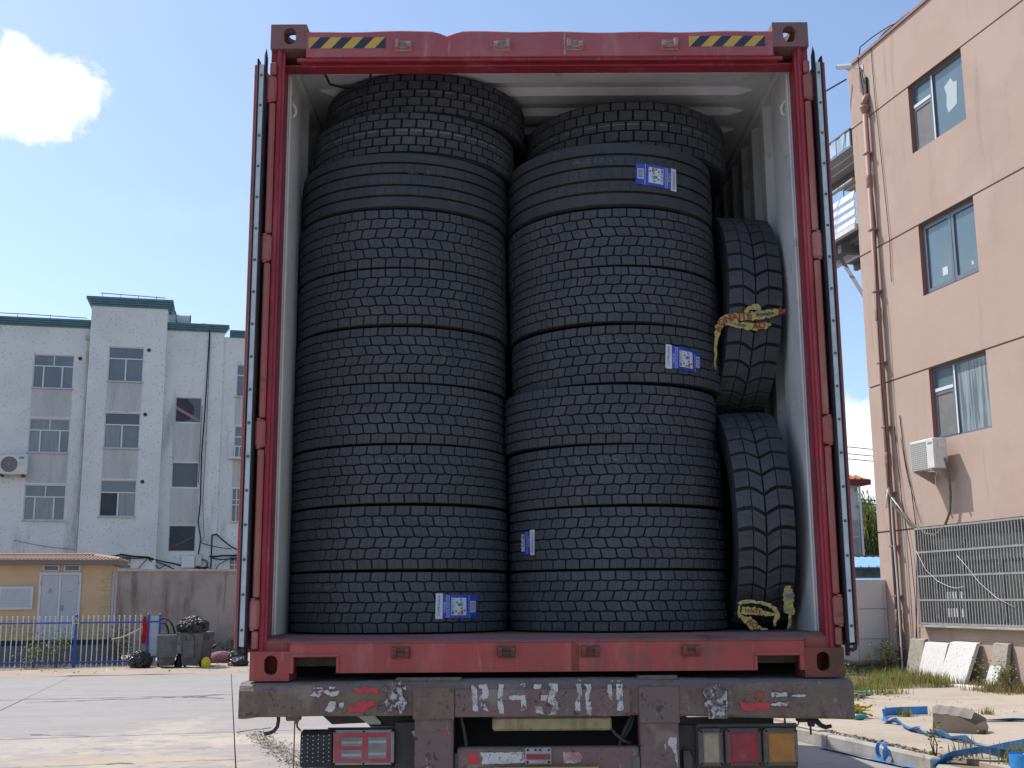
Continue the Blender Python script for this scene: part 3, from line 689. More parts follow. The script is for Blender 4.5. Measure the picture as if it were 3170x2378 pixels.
# doors swung back along the sides: edge with gasket, steel strip and rivets
for sx in (-1, 1):
    xs = lambda a, b: (a*sx, b*sx)
    mb = MB(); pr = [(.05,0.0),(.10,0.0)]
    mb.box(*xs(1.2455,1.2735), .03, 1.16, .125, 2.705); mb.box(*xs(1.2735,1.290), .012, 1.17, .128, 2.708, .003)
    for i in range(3): mb.box(*xs(1.290,1.315), .22+i*.32, .36+i*.32, .2, 2.64, .008)
    door = part('door', mb, m_red, cont)
    mb = MB(); mb.box(*xs(1.2425,1.2640), -.012, .0295, .138, 2.697, .002); part('retaining_strip', mb, m_galv, door)
    mb = MB()
    mb.prism([(1.2300,-.008),(1.2340,-.018),(1.2420,-.010),(1.2420,.029),(1.2330,.029)], lambda a, b, d: (a*sx, b, d), .085, 2.742)
    mb.add([((1.2300)*sx,-.010,2.742),(1.2420*sx,-.008,2.742),(1.2330*sx,.029,2.742),(1.2330*sx,-.012,2.775)], [(0,1,3),(1,2,3),(2,0,3)])
    part('gasket', mb, m_gask, door)
    mb = MB(); mb.prism([(1.2645,.029),(1.2645,-.010),(1.2690,-.020),(1.2725,-.016),(1.2732,.011)], lambda a, b, d: (a*sx, b, d), .125, 2.722)
    mb.tube([(1.266*sx,-.012,.130),(1.262*sx,-.014,.115),(1.252*sx,-.012,.108),(1.242*sx,-.010,.112)], .009, 6)
    part('gasket', mb, m_gask, door)
    mb = MB(); mb.box(*xs(1.2726,1.2734), -.004, .0118, .13, 2.705); part('edge_bead', mb, M('pale door edge bead', (.5,.46,.42), rough=.6), door)
    rv = MB(); rv.lathe([(0.0,-.0055),(.0035,-.004),(.0058,-.0025),(.007,0.0)], 10, axis='y'); rme = rv.mesh('rivet', m_riv)
    for i in range(18): inst('rivet', rme, door, (1.2535*sx, -.012, .205+i*.1435))

# ---------------------------------------------------------------- the trailer under it
trl = thing('semi_trailer', 'rusty skeletal trailer rear with a dented beam and dusty lamps under the red container', 'trailer', (0,0,0)); trl.location = (0,0,0)
def TB(mb):   # trailer parts are measured from the container's underside
    mb.v = [(x, y, z+ZB) for x, y, z in mb.v]; return mb
def tp(name, mb, mat, parent=trl, **k): return part(name, TB(mb), mat, parent, **k)
mb = MB(); n = 150; rows = []
for i in range(n+1):
    x = -1.254+2.489*i/n
    w = .006*mnoise.noise((x*2.2, .3, 0)) + .003*mnoise.noise((x*9, 1.3, 0)); wb = .0025*mnoise.noise((x*4, 7, 0))
    lift = .011*math.exp(-(x/.75)**4) + .002*mnoise.noise((x*14, 9, 0))     # the bent up middle of the top plate
    e = max(0, -1.17-x)/.08; bot = -.136 - .010*min(1, e*1.4) - (.028*max(0, x-.2)/1.03)
    fy = -.05 + .006*mnoise.noise((x*3, 5, 0)) + (.03*e if e > 0 else 0)
    top = -.026 if abs(x) < 1.05 else -.010
    rows.append([(x,fy+.006,bot+wb),(x,fy-.002,bot+.010+wb),(x,fy,-.085),(x,fy,-.035+w),(x,fy+.010,-.016+w*.8),(x,fy+.035,-.008+w*.4+lift*.6),(x,.012,min(-.0035,-.006+w*.2)+ (lift if abs(x)<1.02 else 0)),(x,.34,-.0035),(x,.34,-.13)])
k = len(rows[0]); mb.add([p for r in rows for p in r], [(i*k+a, (i+1)*k+a, (i+1)*k+(a+1) % k, i*k+(a+1) % k) for i in range(n) for a in range(k)] + [tuple(range(k)), tuple(n*k+a for a in range(k))[::-1]])
beam = tp('rear_beam', mb, m_beam)
for a, b in ((-.545,-.378),(.366,.528)):
    mb = MB(); mb.box(a, b, -.0595, -.046, -.150 - (.02 if a > 0 else 0), -.028, .003); tp('weld_plate', mb, m_beamr if a > 0 else m_beam, beam)
mb = MB(); mb.box(-.375, .33, -.0600, -.046, -.142, -.034, .003); tp('name_plate', mb, m_beamr, beam)
for a, b, z in ((.365,.53,.006),(-.62,-.35,.004)):
    mb = MB(); mb.box(a, b, -.02, .05, -.006, z+.006, .004); tp('packing_plate', mb, m_beam, beam)
# stencil lettering and film remains on the beam: worn strokes, each a thin sheet of paint on the steel
def paint(name, polys, mat, y=-.0612, parent=beam, rough=.0022, seed=1):
    mb = MB(); rp = random.Random(seed)
    for P in polys:
        Q = []
        for i in range(len(P)):
            A, B = P[i], P[(i+1) % len(P)]; L = math.hypot(B[0]-A[0], B[1]-A[1]); n = max(1, int(L/.008))
            for t in range(n): Q.append((A[0]+(B[0]-A[0])*t/n+rp.uniform(-rough,rough), A[1]+(B[1]-A[1])*t/n+rp.uniform(-rough,rough)))
        mb.add([(x, y, z) for x, z in Q], [tuple(range(len(Q)))])
    bm = bmesh.new(); me = TB(mb).mesh(name, mat, ORG[trl.name]); bm.from_mesh(me); bmesh.ops.triangulate(bm, faces=bm.faces[:]); bm.to_mesh(me); bm.free()
    return link(name, me, parent)
FX = lambda px: -.310+(px-475)*(.068/195)                          # from the lettering's own scale
FZ = lambda py: -.017-(py-260)*(.103/300)
def strokes(name, L_, mat=m_pwht, seed=1): return paint(name, [[(FX(a), FZ(b)) for a, b in P] for P in L_], mat, seed=seed)
strokes('letter', [[(475,262),(540,262),(545,420),(556,556),(492,552),(482,420)], [(556,262),(660,252),(676,330),(668,400),(630,440),(640,500),(672,556),(618,540),(590,500),(562,440),(572,400),(608,366),(606,310),(598,296),(560,296)]], seed=2)
strokes('letter', [[(795,252),(866,248),(838,300),(834,420),(854,590),(800,575),(780,500),(778,360)], [(1040,248),(1104,250),(1098,282),(1068,276)], [(908,380),(1100,374),(1112,540),(1050,556),(1054,430),(908,434)]], seed=3)
strokes('letter', [[(1366,246),(1410,240),(1470,256),(1482,330),(1424,412),(1474,470),(1480,540),(1440,606),(1370,600),(1400,560),(1424,500),(1352,450),(1384,330),(1404,310)], [(1196,262),(1284,256),(1284,304),(1196,310)], [(1282,376),(1356,376),(1350,440),(1284,440)], [(1210,508),(1290,510),(1322,600),(1264,588),(1212,570)]], seed=4)
strokes('letter', [[(1680,258),(1742,256),(1756,380),(1724,450),(1742,570),(1670,566),(1676,470),(1710,400)], [(1784,258),(1862,260),(1858,330),(1836,400),(1868,500),(1860,610),(1792,610),(1800,480),(1786,400),(1812,330)], [(1716,206),(1746,208),(1742,224),(1714,222)]], seed=5)
strokes('letter', [[(2048,268),(2100,260),(2106,440),(2076,446),(2046,330)], [(2152,262),(2222,258),(2230,560),(2160,566),(2150,400)], [(2092,214),(2124,218),(2118,232),(2090,230)], [(2160,222),(2196,224),(2190,236)]], seed=6)
EX = lambda px: -1.005+(px-710)*(.381/1080); EZ = lambda py: -.013-(py-260)*(.124/365)
def film(name, L_, mat, seed=1, y=-.0575): return paint(name, [[(EX(a), EZ(b)) for a, b in P] for P in L_], mat, y=y, seed=seed, rough=.003)
film('peeling_sticker', [[(828,380),(900,330),(980,318),(1080,330),(1180,330),(1150,370),(1090,400),(1060,380),(990,350),(930,398)], [(870,290),(960,286),(985,306),(880,300)], [(1060,280),(1135,280),(1120,304),(1064,306)]], m_rwht, 7)
film('sticker_print', [[(900,338),(940,336),(945,356),(918,364),(900,352)], [(965,335),(1000,332),(1000,352),(966,352)], [(1066,326),(1084,326),(1084,354),(1068,352)]], m_lred, 8, -.0585)
film('peeling_sticker', [[(1062,452),(1130,446),(1140,500),(1100,560),(1060,578),(1016,555),(1040,500)], [(1180,462),(1236,470),(1200,528),(1180,500)]], m_rwht, 9)
film('reflective_film', [[(1328,312),(1410,300),(1440,285),(1605,300),(1612,356),(1440,352),(1390,356)]], m_rred, 10)
film('reflective_film', [[(1278,510),(1300,490),(1350,520),(1370,470),(1420,440),(1588,438),(1575,500),(1480,540),(1455,575),(1275,570)], [(1590,520),(1610,480),(1606,536),(1590,538)]], m_rred, 11)
film('worn_character', [[(1690,260),(1760,240),(1890,228),(1880,290),(1940,280),(1930,350),(1890,380),(1950,470),(1920,500),(1905,600),(1870,590),(1840,500),(1790,560),(1700,600),(1710,480),(1660,470),(1740,420),(1730,350),(1660,320)]], m_pwhf, 12, -.0612)
GX = lambda px: .608+(px-680)*(.401/905); GZ = lambda py: -.016-(py-175)*(.149/340)
def filmg(name, L_, mat, seed=1, y=-.0578): return paint(name, [[(GX(a), GZ(b)) for a, b in P] for P in L_], mat, y=y, seed=seed, rough=.003)
filmg('worn_character', [[(740,215),(860,180),(880,180),(875,225),(935,225),(935,400),(930,490),(760,490),(760,400),(720,370),(750,320),(720,260)]], m_pwhf, 13, -.0600)
filmg('reflective_film', [[(1056,352),(1110,356),(1320,350),(1318,412),(1280,424),(1200,410),(1150,424),(1060,412)], [(1210,262),(1270,256),(1262,302),(1212,300)], [(1150,288),(1182,280),(1180,306),(1152,306)]], m_rred, 14)
filmg('peeling_sticker', [[(1330,356),(1488,352),(1470,384),(1326,384)], [(1340,268),(1482,262),(1480,296),(1345,302)], [(1526,290),(1650,280),(1648,308),(1530,300)]], m_rwht, 15)
# uprights, under-run bar and its film, number plate lamp, marker
for a, b in ((-.538,-.383),(.369,.524)):
    mb = MB(); mb.box(a, b, -.045, .05, -.75, -.139, .006); u = tp('frame_upright', mb, m_beamr)
    if a < 0:
        paint('flaking_paint', [[(-.53,-.345),(-.50,-.335),(-.475,-.30),(-.46,-.31),(-.455,-.36),(-.53,-.36)]], m_pwhf, -.0465, u, seed=20); paint('reflective_film', [[(-.424,-.345),(-.402,-.325),(-.402,-.36),(-.43,-.36)], [(-.416,-.192),(-.402,-.192),(-.402,-.222),(-.41,-.215)]], m_rred, -.0468, u, seed=21)
    else:
        paint('flaking_paint', [[(.484,-.228),(.512,-.226),(.514,-.30),(.517,-.345),(.508,-.31),(.494,-.27),(.478,-.255)], [(.462,-.255),(.47,-.25),(.468,-.275)]], m_pwht, -.0465, u, seed=22)
mb = MB(); mb.box(-.366, .364, -.035, .02, -.42, -.263, .006); ub = tp('underrun_bar', mb, m_beamr)
paint('reflective_film', [[(-.324,-.283),(-.285,-.283),(-.276,-.30),(-.28,-.325),(-.324,-.327)]], m_rred, -.0365, ub, seed=23)
paint('reflective_film', [[(-.276,-.283),(-.16,-.282),(-.098,-.280),(-.098,-.322),(-.20,-.326),(-.27,-.326),(-.264,-.305)]], m_rwht, -.0368, ub, seed=24)
paint('reflective_film', [[(.058,-.282),(.12,-.284),(.134,-.30),(.132,-.318),(.10,-.325),(.06,-.324)]], m_rpnk, -.0366, ub, seed=25)
for x0, x1 in ((-.382,-.360),(.358,.38)):
    mb = MB(); mb.box(x0, x1, -.03, .03, -.42, -.285, .006); tp('bar_bracket', mb, m_frame, ub)
mb = MB(); mb.box(.335,.366,-.042,-.0352,-.36,-.30,.006); mb.tube([(.345,-.044,-.315),(.345,-.034,-.315)],.006,6); tp('bar_bracket', mb, m_bezel, ub)
mb = MB(); mb.box(-.226, .256, -.03, .03, -.2, -.146, .008); tp('number_lamp', mb, m_lamp)
mb = MB(); mb.box(-.096, .011, -.046, -.0355, -.3285, -.263, .008); mk = tp('marker_light', mb, m_silver)
mb = MB(); mb.box(-.090, .006, -.052, -.0455, -.308, -.288, .004); tp('lens', mb, m_lensr, mk)
for x in (-.084, -.053, -.034, -.008+.008):
    mb = MB(); mb.tube([(x,-.0475,-.272),(x,-.0455,-.272)], .0045, 8); tp('screw', mb, m_dark, mk)
for x in (-.086, .0):
    mb = MB(); mb.tube([(x,-.0475,-.319),(x,-.0455,-.319)], .005, 8); tp('screw', mb, m_dark, mk)
mb = MB(); mb.box(-.222, .20, -.062, -.055, -.52, -.3355, .004); tp('number_plate', mb, m_plate)
# left lamp cluster: black LED board left bare, red and grey lens right
mb = MB(); mb.box(-1.004, -.62, .0, .035, -.342, -.193, .01); lb = tp('lamp_board', mb, m_black)
mb = MB(); mb.box(-1.002, -.87, -.012, -.0005, -.334, -.206, .008); lbl = tp('led_panel', mb, m_black, lb)
mb = MB()
for i in range(6):
    for j in range(7): 
        x = -.993+i*.0215; z = -.216-j*.0165+(.004 if i % 2 else 0); mb.box(x-.0018, x+.0018, -.0136, -.0118, z-.0018, z+.0018)
tp('led_chips', mb, m_led, lb, kind='stuff')
mb = MB(); mb.box(-.868, -.623, -.020, -.0005, -.328, -.193, .010); lr = tp('tail_lamp', mb, m_silver)
mb = MB(); mb.box(-.865, -.635, -.024, -.0203, -.320, -.203, .012); tp('red_lens', mb, M('dusty red and pink lens', (.40,.045,.055), (.33,.09,.10), 16, rough=.35), lr)
for (a, b) in ((-.835,-.748),(-.727,-.65)):
    for i in range(2 if a < -.8 else 1):
        zs0 = (-.219-i*.049) if a < -.8 else -.219
        mb = MB(); mb.box(a, b, -.027, -.0243, zs0-.036 if a < -.8 else -.304, zs0, .004); lw = tp('lens_window', mb, m_lensg, lr)
    for zz in ((-.238,-.285) if a > -.8 else (-.240,-.289)):
        mb = MB(); mb.box(a+.003, b-.003, -.0285, -.0268, zz-.005, zz+.006, .002); tp('lens_stripe', mb, m_silver, lr)
for x in (-.862, -.745, -.630):
    for z in (-.198, -.323):
        mb = MB(); mb.tube([(x,-.0225,z),(x,-.0195,z)], .0042, 8); tp('screw', mb, m_dark, lr)
mb = MB(); mb.box(-.622, -.540, .03, .045, -.6, -.17); mb.box(-.90,-.54,.046,.06,-.6,-.19); tp('lamp_bracket', mb, m_frame)
mb = MB(); mb.prism([(-.94,-.13),(-.79,-.13),(-.735,-.172),(-.885,-.178)], XZ, .06, .075); tp('brace', mb, m_frame)
mb = MB(); mb.prism([(-.79,-.13),(-.54,-.13),(-.54,-.19),(-.73,-.19)], XZ, .078, .09); tp('mudguard', mb, m_black)
mb = MB(); mb.prism([(-.791,-.139),(-.717,-.139),(-.684,-.170),(-.685,-.179),(-.735,-.179)], XZ, .056, .0595); tp('white_marker_plate', mb, M('white marker film', (.62,.60,.54), (.52,.50,.46), 9, rough=.5, c3=(.06,.06,.06), sc3=60, lo3=.68, hi3=.72), trl)
mb = MB(); mb.prism([(-.556,-.205),(-.541,-.200),(-.541,-.232)], XZ, .026, .029); tp('white_marker_plate', mb, m_rwht, trl)
# right lamp cluster: clear, red, amber
mb = MB(); mb.box(.60, 1.012, .012, .03, -.36, -.185, .006); rb = tp('lamp_board', mb, m_frame)
mb = MB(); mb.box(.60, 1.01, -.012, .0115, -.193, -.180, .004); tp('lamp_hood', mb, m_frame, rb)
for (a, b, ml, mbz) in ((.607,.706,m_lensc,m_bezel), (.717,.861,m_lensr,m_bezr), (.870,1.010,m_lensa,m_bezel)):
    mb = MB(); mb.box(a, b, -.018, .0115, -.345, -.198, .012); lo = tp('tail_lamp', mb, mbz)
    ins = .018; mb = MB(); mb.box(a+ins, b-ins, -.030, -.0183, -.330, -.213, .010); tp('lens', mb, ml, lo)
    for x in (a+.011, b-.011):
        for z in (-.209, -.334):
            mb = MB(); mb.tube([(x,-.0205,z),(x,-.0175,z)], .0046, 8); tp('screw', mb, m_dark, lo)
mb = MB(); mb.box(.53, .60, .035, .05, -.6, -.19); mb.prism([(.545,-.285),(.57,-.285),(.58,-.31),(.58,-.34),(.57,-.36),(.545,-.36)], XZ, -.01, .034); tp('lamp_bracket', mb, m_frame)
mb = MB(); mb.prism([(.524,-.16),(.93,-.16),(.93,-.2),(.524,-.2)], XZ, .06, .07); tp('mudguard', mb, m_frame)
# rope hooks, stay, cables
mb = MB(); mb.tube([(-1.096,.0,-.12),(-1.094,.0,-.155),(-1.098,.0,-.18),(-1.112,.0,-.197),(-1.132,.0,-.205),(-1.150,.0,-.207)], .0075, 8); tp('rope_hook', mb, M('maroon hook', (.06,.032,.032), rough=.7), trl, smooth=True)
mb = MB(); mb.box(-1.066,-1.008,.0,.05,-.158,-.135,.005); mb.box(-1.03,-1.018,.0,.04,-.17,-.15,.004); mb.tube([(-1.030,.01,-.16),(-1.030,.01,-.5)],.0028,6); mb.tube([(-1.02,.01,-.15),(-1.019,.005,-.18),(-1.004,.003,-.197)],.0045,6); tp('stay', mb, m_beamr)
mb = MB(); mb.box(1.02,1.075,.0,.06,-.178,-.160,.004); mb.tube([(1.07,.0,-.165),(1.09,-.005,-.172),(1.105,-.01,-.188),(1.125,-.012,-.196),(1.148,-.012,-.191)], [.013,.012,.010,.009,.007], 8); mb.tube([(1.066,.0,-.165),(1.066,.0,-.226)],.0045,6); mb.box(1.055,1.085,-.004,.01,-.195,-.165,.005); tp('rope_hook', mb, m_black)
mb = MB(); mb.tube([(1.02,.005,-.165),(1.017,.0,-.185),(1.003,.0,-.197),(.992,.0,-.200)],.003,6); mb.tube([(.965,.01,-.15),(.965,.01,-.2)],.004,6); tp('cable', mb, m_cable)
for P in ([(-.36,.08,-.14),(-.345,.08,-.2),(-.335,.08,-.26),(-.335,.08,-.3)], [(.255,.06,-.195),(.28,.06,-.225),(.31,.06,-.25),(.34,.06,-.262)], [(.35,.09,-.15),(.33,.09,-.19),(.305,.09,-.24),(.295,.09,-.28)], [(.36,.10,-.15),(.345,.10,-.2),(.31,.10,-.25)]):
    mb = MB(); mb.tube(P, .0065, 6); tp('cable', mb, M('grey cable', (.10,.11,.12), rough=.6), trl, smooth=True)
mb = MB(); mb.box(-.52, .52, .32, .36, -.7, -.14); tp('shade_cross_plate', mb, m_dark)  # near-black plate across the uprights, its colour stands for the shade behind them
for sx in (-1, 1):
    mb = MB(); mb.box(.40*sx, .52*sx, .17, 12.0, -.16, -.14); mb.box(.45*sx, .47*sx, .17, 12.0, -.55, -.16); mb.box(.40*sx, .52*sx, .17, 12.0, -.57, -.55); tp('chassis_rail', mb, m_frame)
for y in (1.7, 3.0, 4.3):
    mb = MB(); mb.tube([(-.9, y, .53-ZB), (.9, y, .53-ZB)], .07, 10); ax = tp('axle', mb, m_frame)
    for x in (-1.06, -.72, .72, 1.06):
        mb = MB(); mb.lathe([(.28,-.09),(.33,-.125),(.45,-.135),(.50,-.12),(.525,-.09),(.525,.09),(.50,.12),(.45,.135),(.33,.125),(.28,.09)], 40, (x, y, .53-ZB), 'x'); wh = tp('road_wheel', mb, m_rubt, smooth=True)
        mb = MB(); mb.lathe([(.285,-.10),(.27,-.06),(.22,-.03),(.10,-.02),(.10,.02),(.22,.03),(.27,.06),(.285,.10)], 28, (x, y, .53-ZB), 'x'); tp('rim', mb, m_rim, wh, smooth=True)
# ---------------------------------------------------------------- tyres
def cyl(r, th, z): return (r*math.cos(th), r*math.sin(th), z)
def carcass(R, W, Rg, sh=.005, smooth_ring=None, n=72):
    mb = MB()
    prof = [(R*.555,.055),(R*.60,.024),(R*.72,.006),(R*.84,.0012),(R*.92,.002),(R*.962,.0035),(Rg-.004,sh),(Rg,sh+.004),(Rg,W/2),(Rg,W-sh-.004),(Rg-.004,W-sh),(R*.962,W-.0035),(R*.92,W-.002),(R*.84,W-.0012),(R*.72,W-.006),(R*.60,W-.024),(R*.555,W-.055),(R*.57,W/2)]
    mb.lathe(prof, n, closed=True); me = mb.mesh('carcass', m_rubs)
    for p in me.polygons: p.use_smooth = True
    return me
def crown(R, W, z): return R - .006*abs((z-W/2)/(W/2))**3.2
def block(R, W, Rg, outline, inset=.0016, drop=.0022, mb=None, th0=0.0):
    """one rubber block: outline in (angle, z), raised from the groove floor to the crown, with a broken edge"""
    mb = mb or MB(); n = len(outline)
    ca = sum(p[0] for p in outline)/n; cz = sum(p[1] for p in outline)/n
    a, b, c = [], [], []
    for (t, z) in outline:
        a.append(cyl(Rg-.001, t+th0, z)); b.append(cyl(crown(R, W, z)-drop, t+th0, z))
        dt, dz = (ca-t)*R, cz-z; L = math.hypot(dt, dz) or 1
        tt, zz = t+dt/L*inset*1.3/R, z+dz/L*inset*1.3; c.append(cyl(crown(R, W, zz), tt+th0, zz))
    vs = a+b+c
    fs = [(i, (i+1) % n, n+(i+1) % n, n+i) for i in range(n)] + [(n+i, n+(i+1) % n, 2*n+(i+1) % n, 2*n+i) for i in range(n)] + [tuple(2*n+i for i in range(n))]
    return mb.add(vs, fs)
def grid_cut(t0, t1, lo, hi, k):
    return None
class Kind: pass
def kind_drive(R, W):
    """six rows of honeycomb blocks, sloped one way in the upper rows and the other way in the lower"""
    K = Kind(); K.R, K.W, K.Rg = R, W, R-.013; K.N = 48; K.pitch = 2*math.pi/48; sh = .0025; rows = 6; h = (W-2*sh)/rows; amp = .0030; K.rows = []
    slant = [0.04,-.10,-.15,.15,.10,-.04]; off = 0.0; pos = [0.0]*rows; acc = 0.0
    for r in range(rows):
        zb, zt = sh+r*h, sh+(r+1)*h; g = .0032; gt = .0033/R; s = slant[r]*K.pitch*1.15
        half = K.pitch/2; b0 = acc; t0 = acc+s
        def bz(t, base, up): return base
        ab = amp if r > 0 else 0; at = amp if r < rows-1 else 0
        outs = []
        lb, rb_, lt, rt_ = b0-half+gt, b0+half-gt, t0-half+gt, t0+half-gt
        sp = .0007/R
        # left half and right half, parted by a sipe
        outs.append([(lb, zb+g+ab*.5), (b0, zb+g-ab*.75), (rb_, zb+g+ab*.5), (rt_, zt-g-at*.5), (t0, zt-g+at*.75), (lt, zt-g-at*.5)])
        K.sip = getattr(K, 'sip', []); K.sip.append([(b0-sp, zb+g+.002), (b0+sp, zb+g+.002), (t0+sp, zt-g-.002), (t0-sp, zt-g-.002)])
        K.rows.append(outs); acc = t0 + half
    return K
def kind_block(R, W):
    """five rows of stepped brick blocks"""
    K = Kind(); K.R, K.W, K.Rg = R, W, R-.014; K.N = 46; K.pitch = 2*math.pi/46; sh = .012; K.rows = []
    hs = [.034,.043,.040,.043,.034]; tot = sum(hs); f = (W-2*sh)/tot; z = sh
    for r, h in enumerate(hs):
        h *= f; zb, zt = z+.0028, z+h-.0028; z += h; half = K.pitch/2; g = .0042/R; o = (r % 2)*half; s = .10*K.pitch*(1 if r % 2 else -1)
        zm = (zb+zt)/2; outs = []
        outs.append([(o-half+g, zb), (o+half-g-abs(s)*.3, zb), (o+half-g, zm), (o+half-g, zt), (o-half+g+abs(s)*.3, zt), (o-half+g, zm)])
        K.rows.append(outs)
    return K
def kind_lug(R, W):
    """coarse lugs either side of a zig-zag centre groove"""
    K = Kind(); K.R, K.W, K.Rg = R, W, R-.019; K.N = 36; K.pitch = 2*math.pi/36; sh = .008; K.rows = []
    cols = [(.006,.066,.10,.0),(.0695,.120,.0,.36),(.1265,.1805,.36,.0),(.184,.244,.0,.10)]
    f = W/.25
    for (a, b, sa, sb) in cols:
        a *= f; b *= f; g = .0082/R; half = K.pitch/2; p = K.pitch
        A, B = sa*p, sb*p; m = (a+b)/2
        K.sip = getattr(K, 'sip', []); K.sip.append([(A-half*.55, a+.004), (A-half*.55+.0025, a+.004), (B-half*.1+.0025, b-.004), (B-half*.1, b-.004)])
        outs = [[(A-half+g, a), ((A+B)/2-half+g-.03*p, m), (B-half+g, b), (B+half-g, b), ((A+B)/2+half-g-.03*p, m), (A+half-g, a)]]
        K.rows.append(outs)
    return K
FRONT = R_(78)
def make_proto(K, name):
    """meshes of a kind of tyre: carcass, one block per row, and the far side's blocks as one mesh"""
    K.carc = carcass(K.R, K.W, K.Rg); K.bm = []
    for outs in K.rows:
        mb = MB()
        for o in outs: block(K.R, K.W, K.Rg, o, mb=mb)
        if hasattr(K, 'sip'):
            q = K.sip[len(K.bm)]; v0 = len(mb.v); mb.slot(m_rub); mb.add([cyl(crown(K.R, K.W, z)+.0004, t, z) for t, z in q], [(0,1,2,3)], m_sipe)
        K.bm.append(mb.mesh('tread_block', m_rub))
    far = MB(); K.near = []
    for r, outs in enumerate(K.rows):
        for k in range(K.N):
            t = k*K.pitch; c = sum(p[0] for p in outs[0])/len(outs[0])
            d = (t + c + math.pi/2 + math.pi) % (2*math.pi) - math.pi
            if abs(d) < FRONT: K.near.append((r, t))
            else:
                for o in outs: block(K.R, K.W, K.Rg, o, mb=far, th0=t)
    K.far = far.mesh('tread_block', m_rub)
    return K
KD = make_proto(kind_drive(.515, .2718), 'drive'); KB = make_proto(kind_block(.512, .222), 'block'); KB2 = make_proto(kind_block(.522, .272), 'block'); KL = make_proto(kind_lug(.512, .262), 'lug')
def fill_tyre(root, K):
    inst('carcass', K.carc, root)
    o = inst('tread_block', K.far, root); o['kind'] = 'stuff'
    for r, t in K.near: inst('tread_block', K.bm[r], root, (0,0,0), (0,0,t))
    return root
# rib tyres: grooved rings
def rib_meshes(R, W, n=96):
    edges = [(.008,.050),(.059,.098),(.107,.151),(.160,.199),(.208,.250)]; f = W/.258; out = []
    Rg = R-.014
    for (a, b) in edges:
        a *= f; b = min(b*f, W-.010)
        mb = MB(); vs = []; 
        for k in range(n):
            t = 2*math.pi*k/n; w = .0016*math.sin(t*48); 
            for (r, z) in ((Rg-.001, a+w), (crown(R, W, a)-.002, a+w), (crown(R, W, a), a+w+.002), (crown(R, W, b), b+w-.002), (crown(R, W, b)-.002, b+w), (Rg-.001, b+w)): vs.append(cyl(r, t, z))
        fs = [(k*6+i, ((k+1) % n)*6+i, ((k+1) % n)*6+i+1, k*6+i+1) for k in range(n) for i in range(5)]
        mb.add(vs, fs)
        out.append(mb.mesh('tread_rib', m_rib))
    sip = MB()
    for q, (a, b) in enumerate(edges[1:4]):
        for k in range(64):
            t = 2*math.pi*(k+.3*q)/64; m = (a+b)/2*f; a2, b2 = a*f, b*f; d = .0013/R; rr = R+.0004
            pl = [(t-d+.01, a2+.004), (t+d+.01, a2+.004), (t+d-.004, m), (t+d+.012, b2-.004), (t-d+.012, b2-.004), (t-d-.004, m)]
            sip.add([cyl(crown(R, W, z)+.0004, x, z) for x, z in pl], [(0,1,2,5),(5,2,3,4)])
    return carcass(R, W, Rg), out, sip.mesh('sipes', m_sipe)
RIB_L = rib_meshes(.515, .275); RIB_R = rib_meshes(.512, .318)
def fill_rib(root, RM):
    inst('carcass', RM[0], root)
    for me in RM[1]: inst('tread_rib', me, root)
    inst('sipes', RM[2], root)['kind'] = 'stuff'
    return root
# lettering and labels that follow the tread
def wrap_text(root, K_R, K_W, body, th0, z0, size, flip=False, mat=None, sp=1.0, name='tread_marking'):
    vs, fs = text2d(body, size, sp); q = -1 if flip else 1
    mb = MB(); mb.add([cyl(crown(K_R, K_W, z0+q*t)+.0012, th0 + q*s/K_R, z0+q*t) for s, t in vs], fs)
    me = mb.mesh(name, mat or m_tmark); return tag(link(name, me, root), kind='stuff')
class Label:
    """printed film stuck round the tread; shapes are given in the label's own metres, x along it, y across"""
    def __init__(s, R, W, th0, z0, rot=0.0): s.R, s.W, s.th0, s.z0, s.rot = R, W, th0, z0, rot; s.mb = MB()
    def P(s, x, y, lay): 
        c, n = math.cos(s.rot), math.sin(s.rot); X, Y = x*c-y*n, x*n+y*c
        w = .0022*math.sin(x*60+y*30)
        return cyl(s.R + .0032 + lay*.0007 + w*.5, s.th0 + X/s.R, s.z0+Y)
    def rect(s, x0, x1, y0, y1, m, lay=0, clip=None):
        n = max(1, int(abs(x1-x0)/.012)); k = max(1, int(abs(y1-y0)/.02)); vs = []; fs = []
        for i in range(n+1):
            for j in range(k+1): vs.append(s.P(x0+(x1-x0)*i/n, y0+(y1-y0)*j/k, lay))
        for i in range(n):
            for j in range(k): fs.append((i*(k+1)+j, (i+1)*(k+1)+j, (i+1)*(k+1)+j+1, i*(k+1)+j+1))
        s.mb.add(vs, fs, m); return s
    def poly(s, pts, m, lay=0): s.mb.add([s.P(x, y, lay) for x, y in pts], [tuple(range(len(pts)))], m); return s
    def text(s, body, x, y, size, m, lay=1, ang=0.0, sp=1.0):
        vs, fs = text2d(body, size, sp); c, n = math.cos(ang), math.sin(ang)
        s.mb.add([s.P(x+a*c-b*n, y+a*n+b*c, lay) for a, b in vs], fs, m); return s
    def ring(s, x0, x1, y0, y1, m, t=.0022, lay=1):
        return s.rect(x0, x1, y0, y0+t, m, lay).rect(x0, x1, y1-t, y1, m, lay).rect(x0, x0+t, y0, y1, m, lay).rect(x1-t, x1, y0, y1, m, lay)
    def done(s, root): return link('product_label', s.mb.mesh('product_label', None), root)
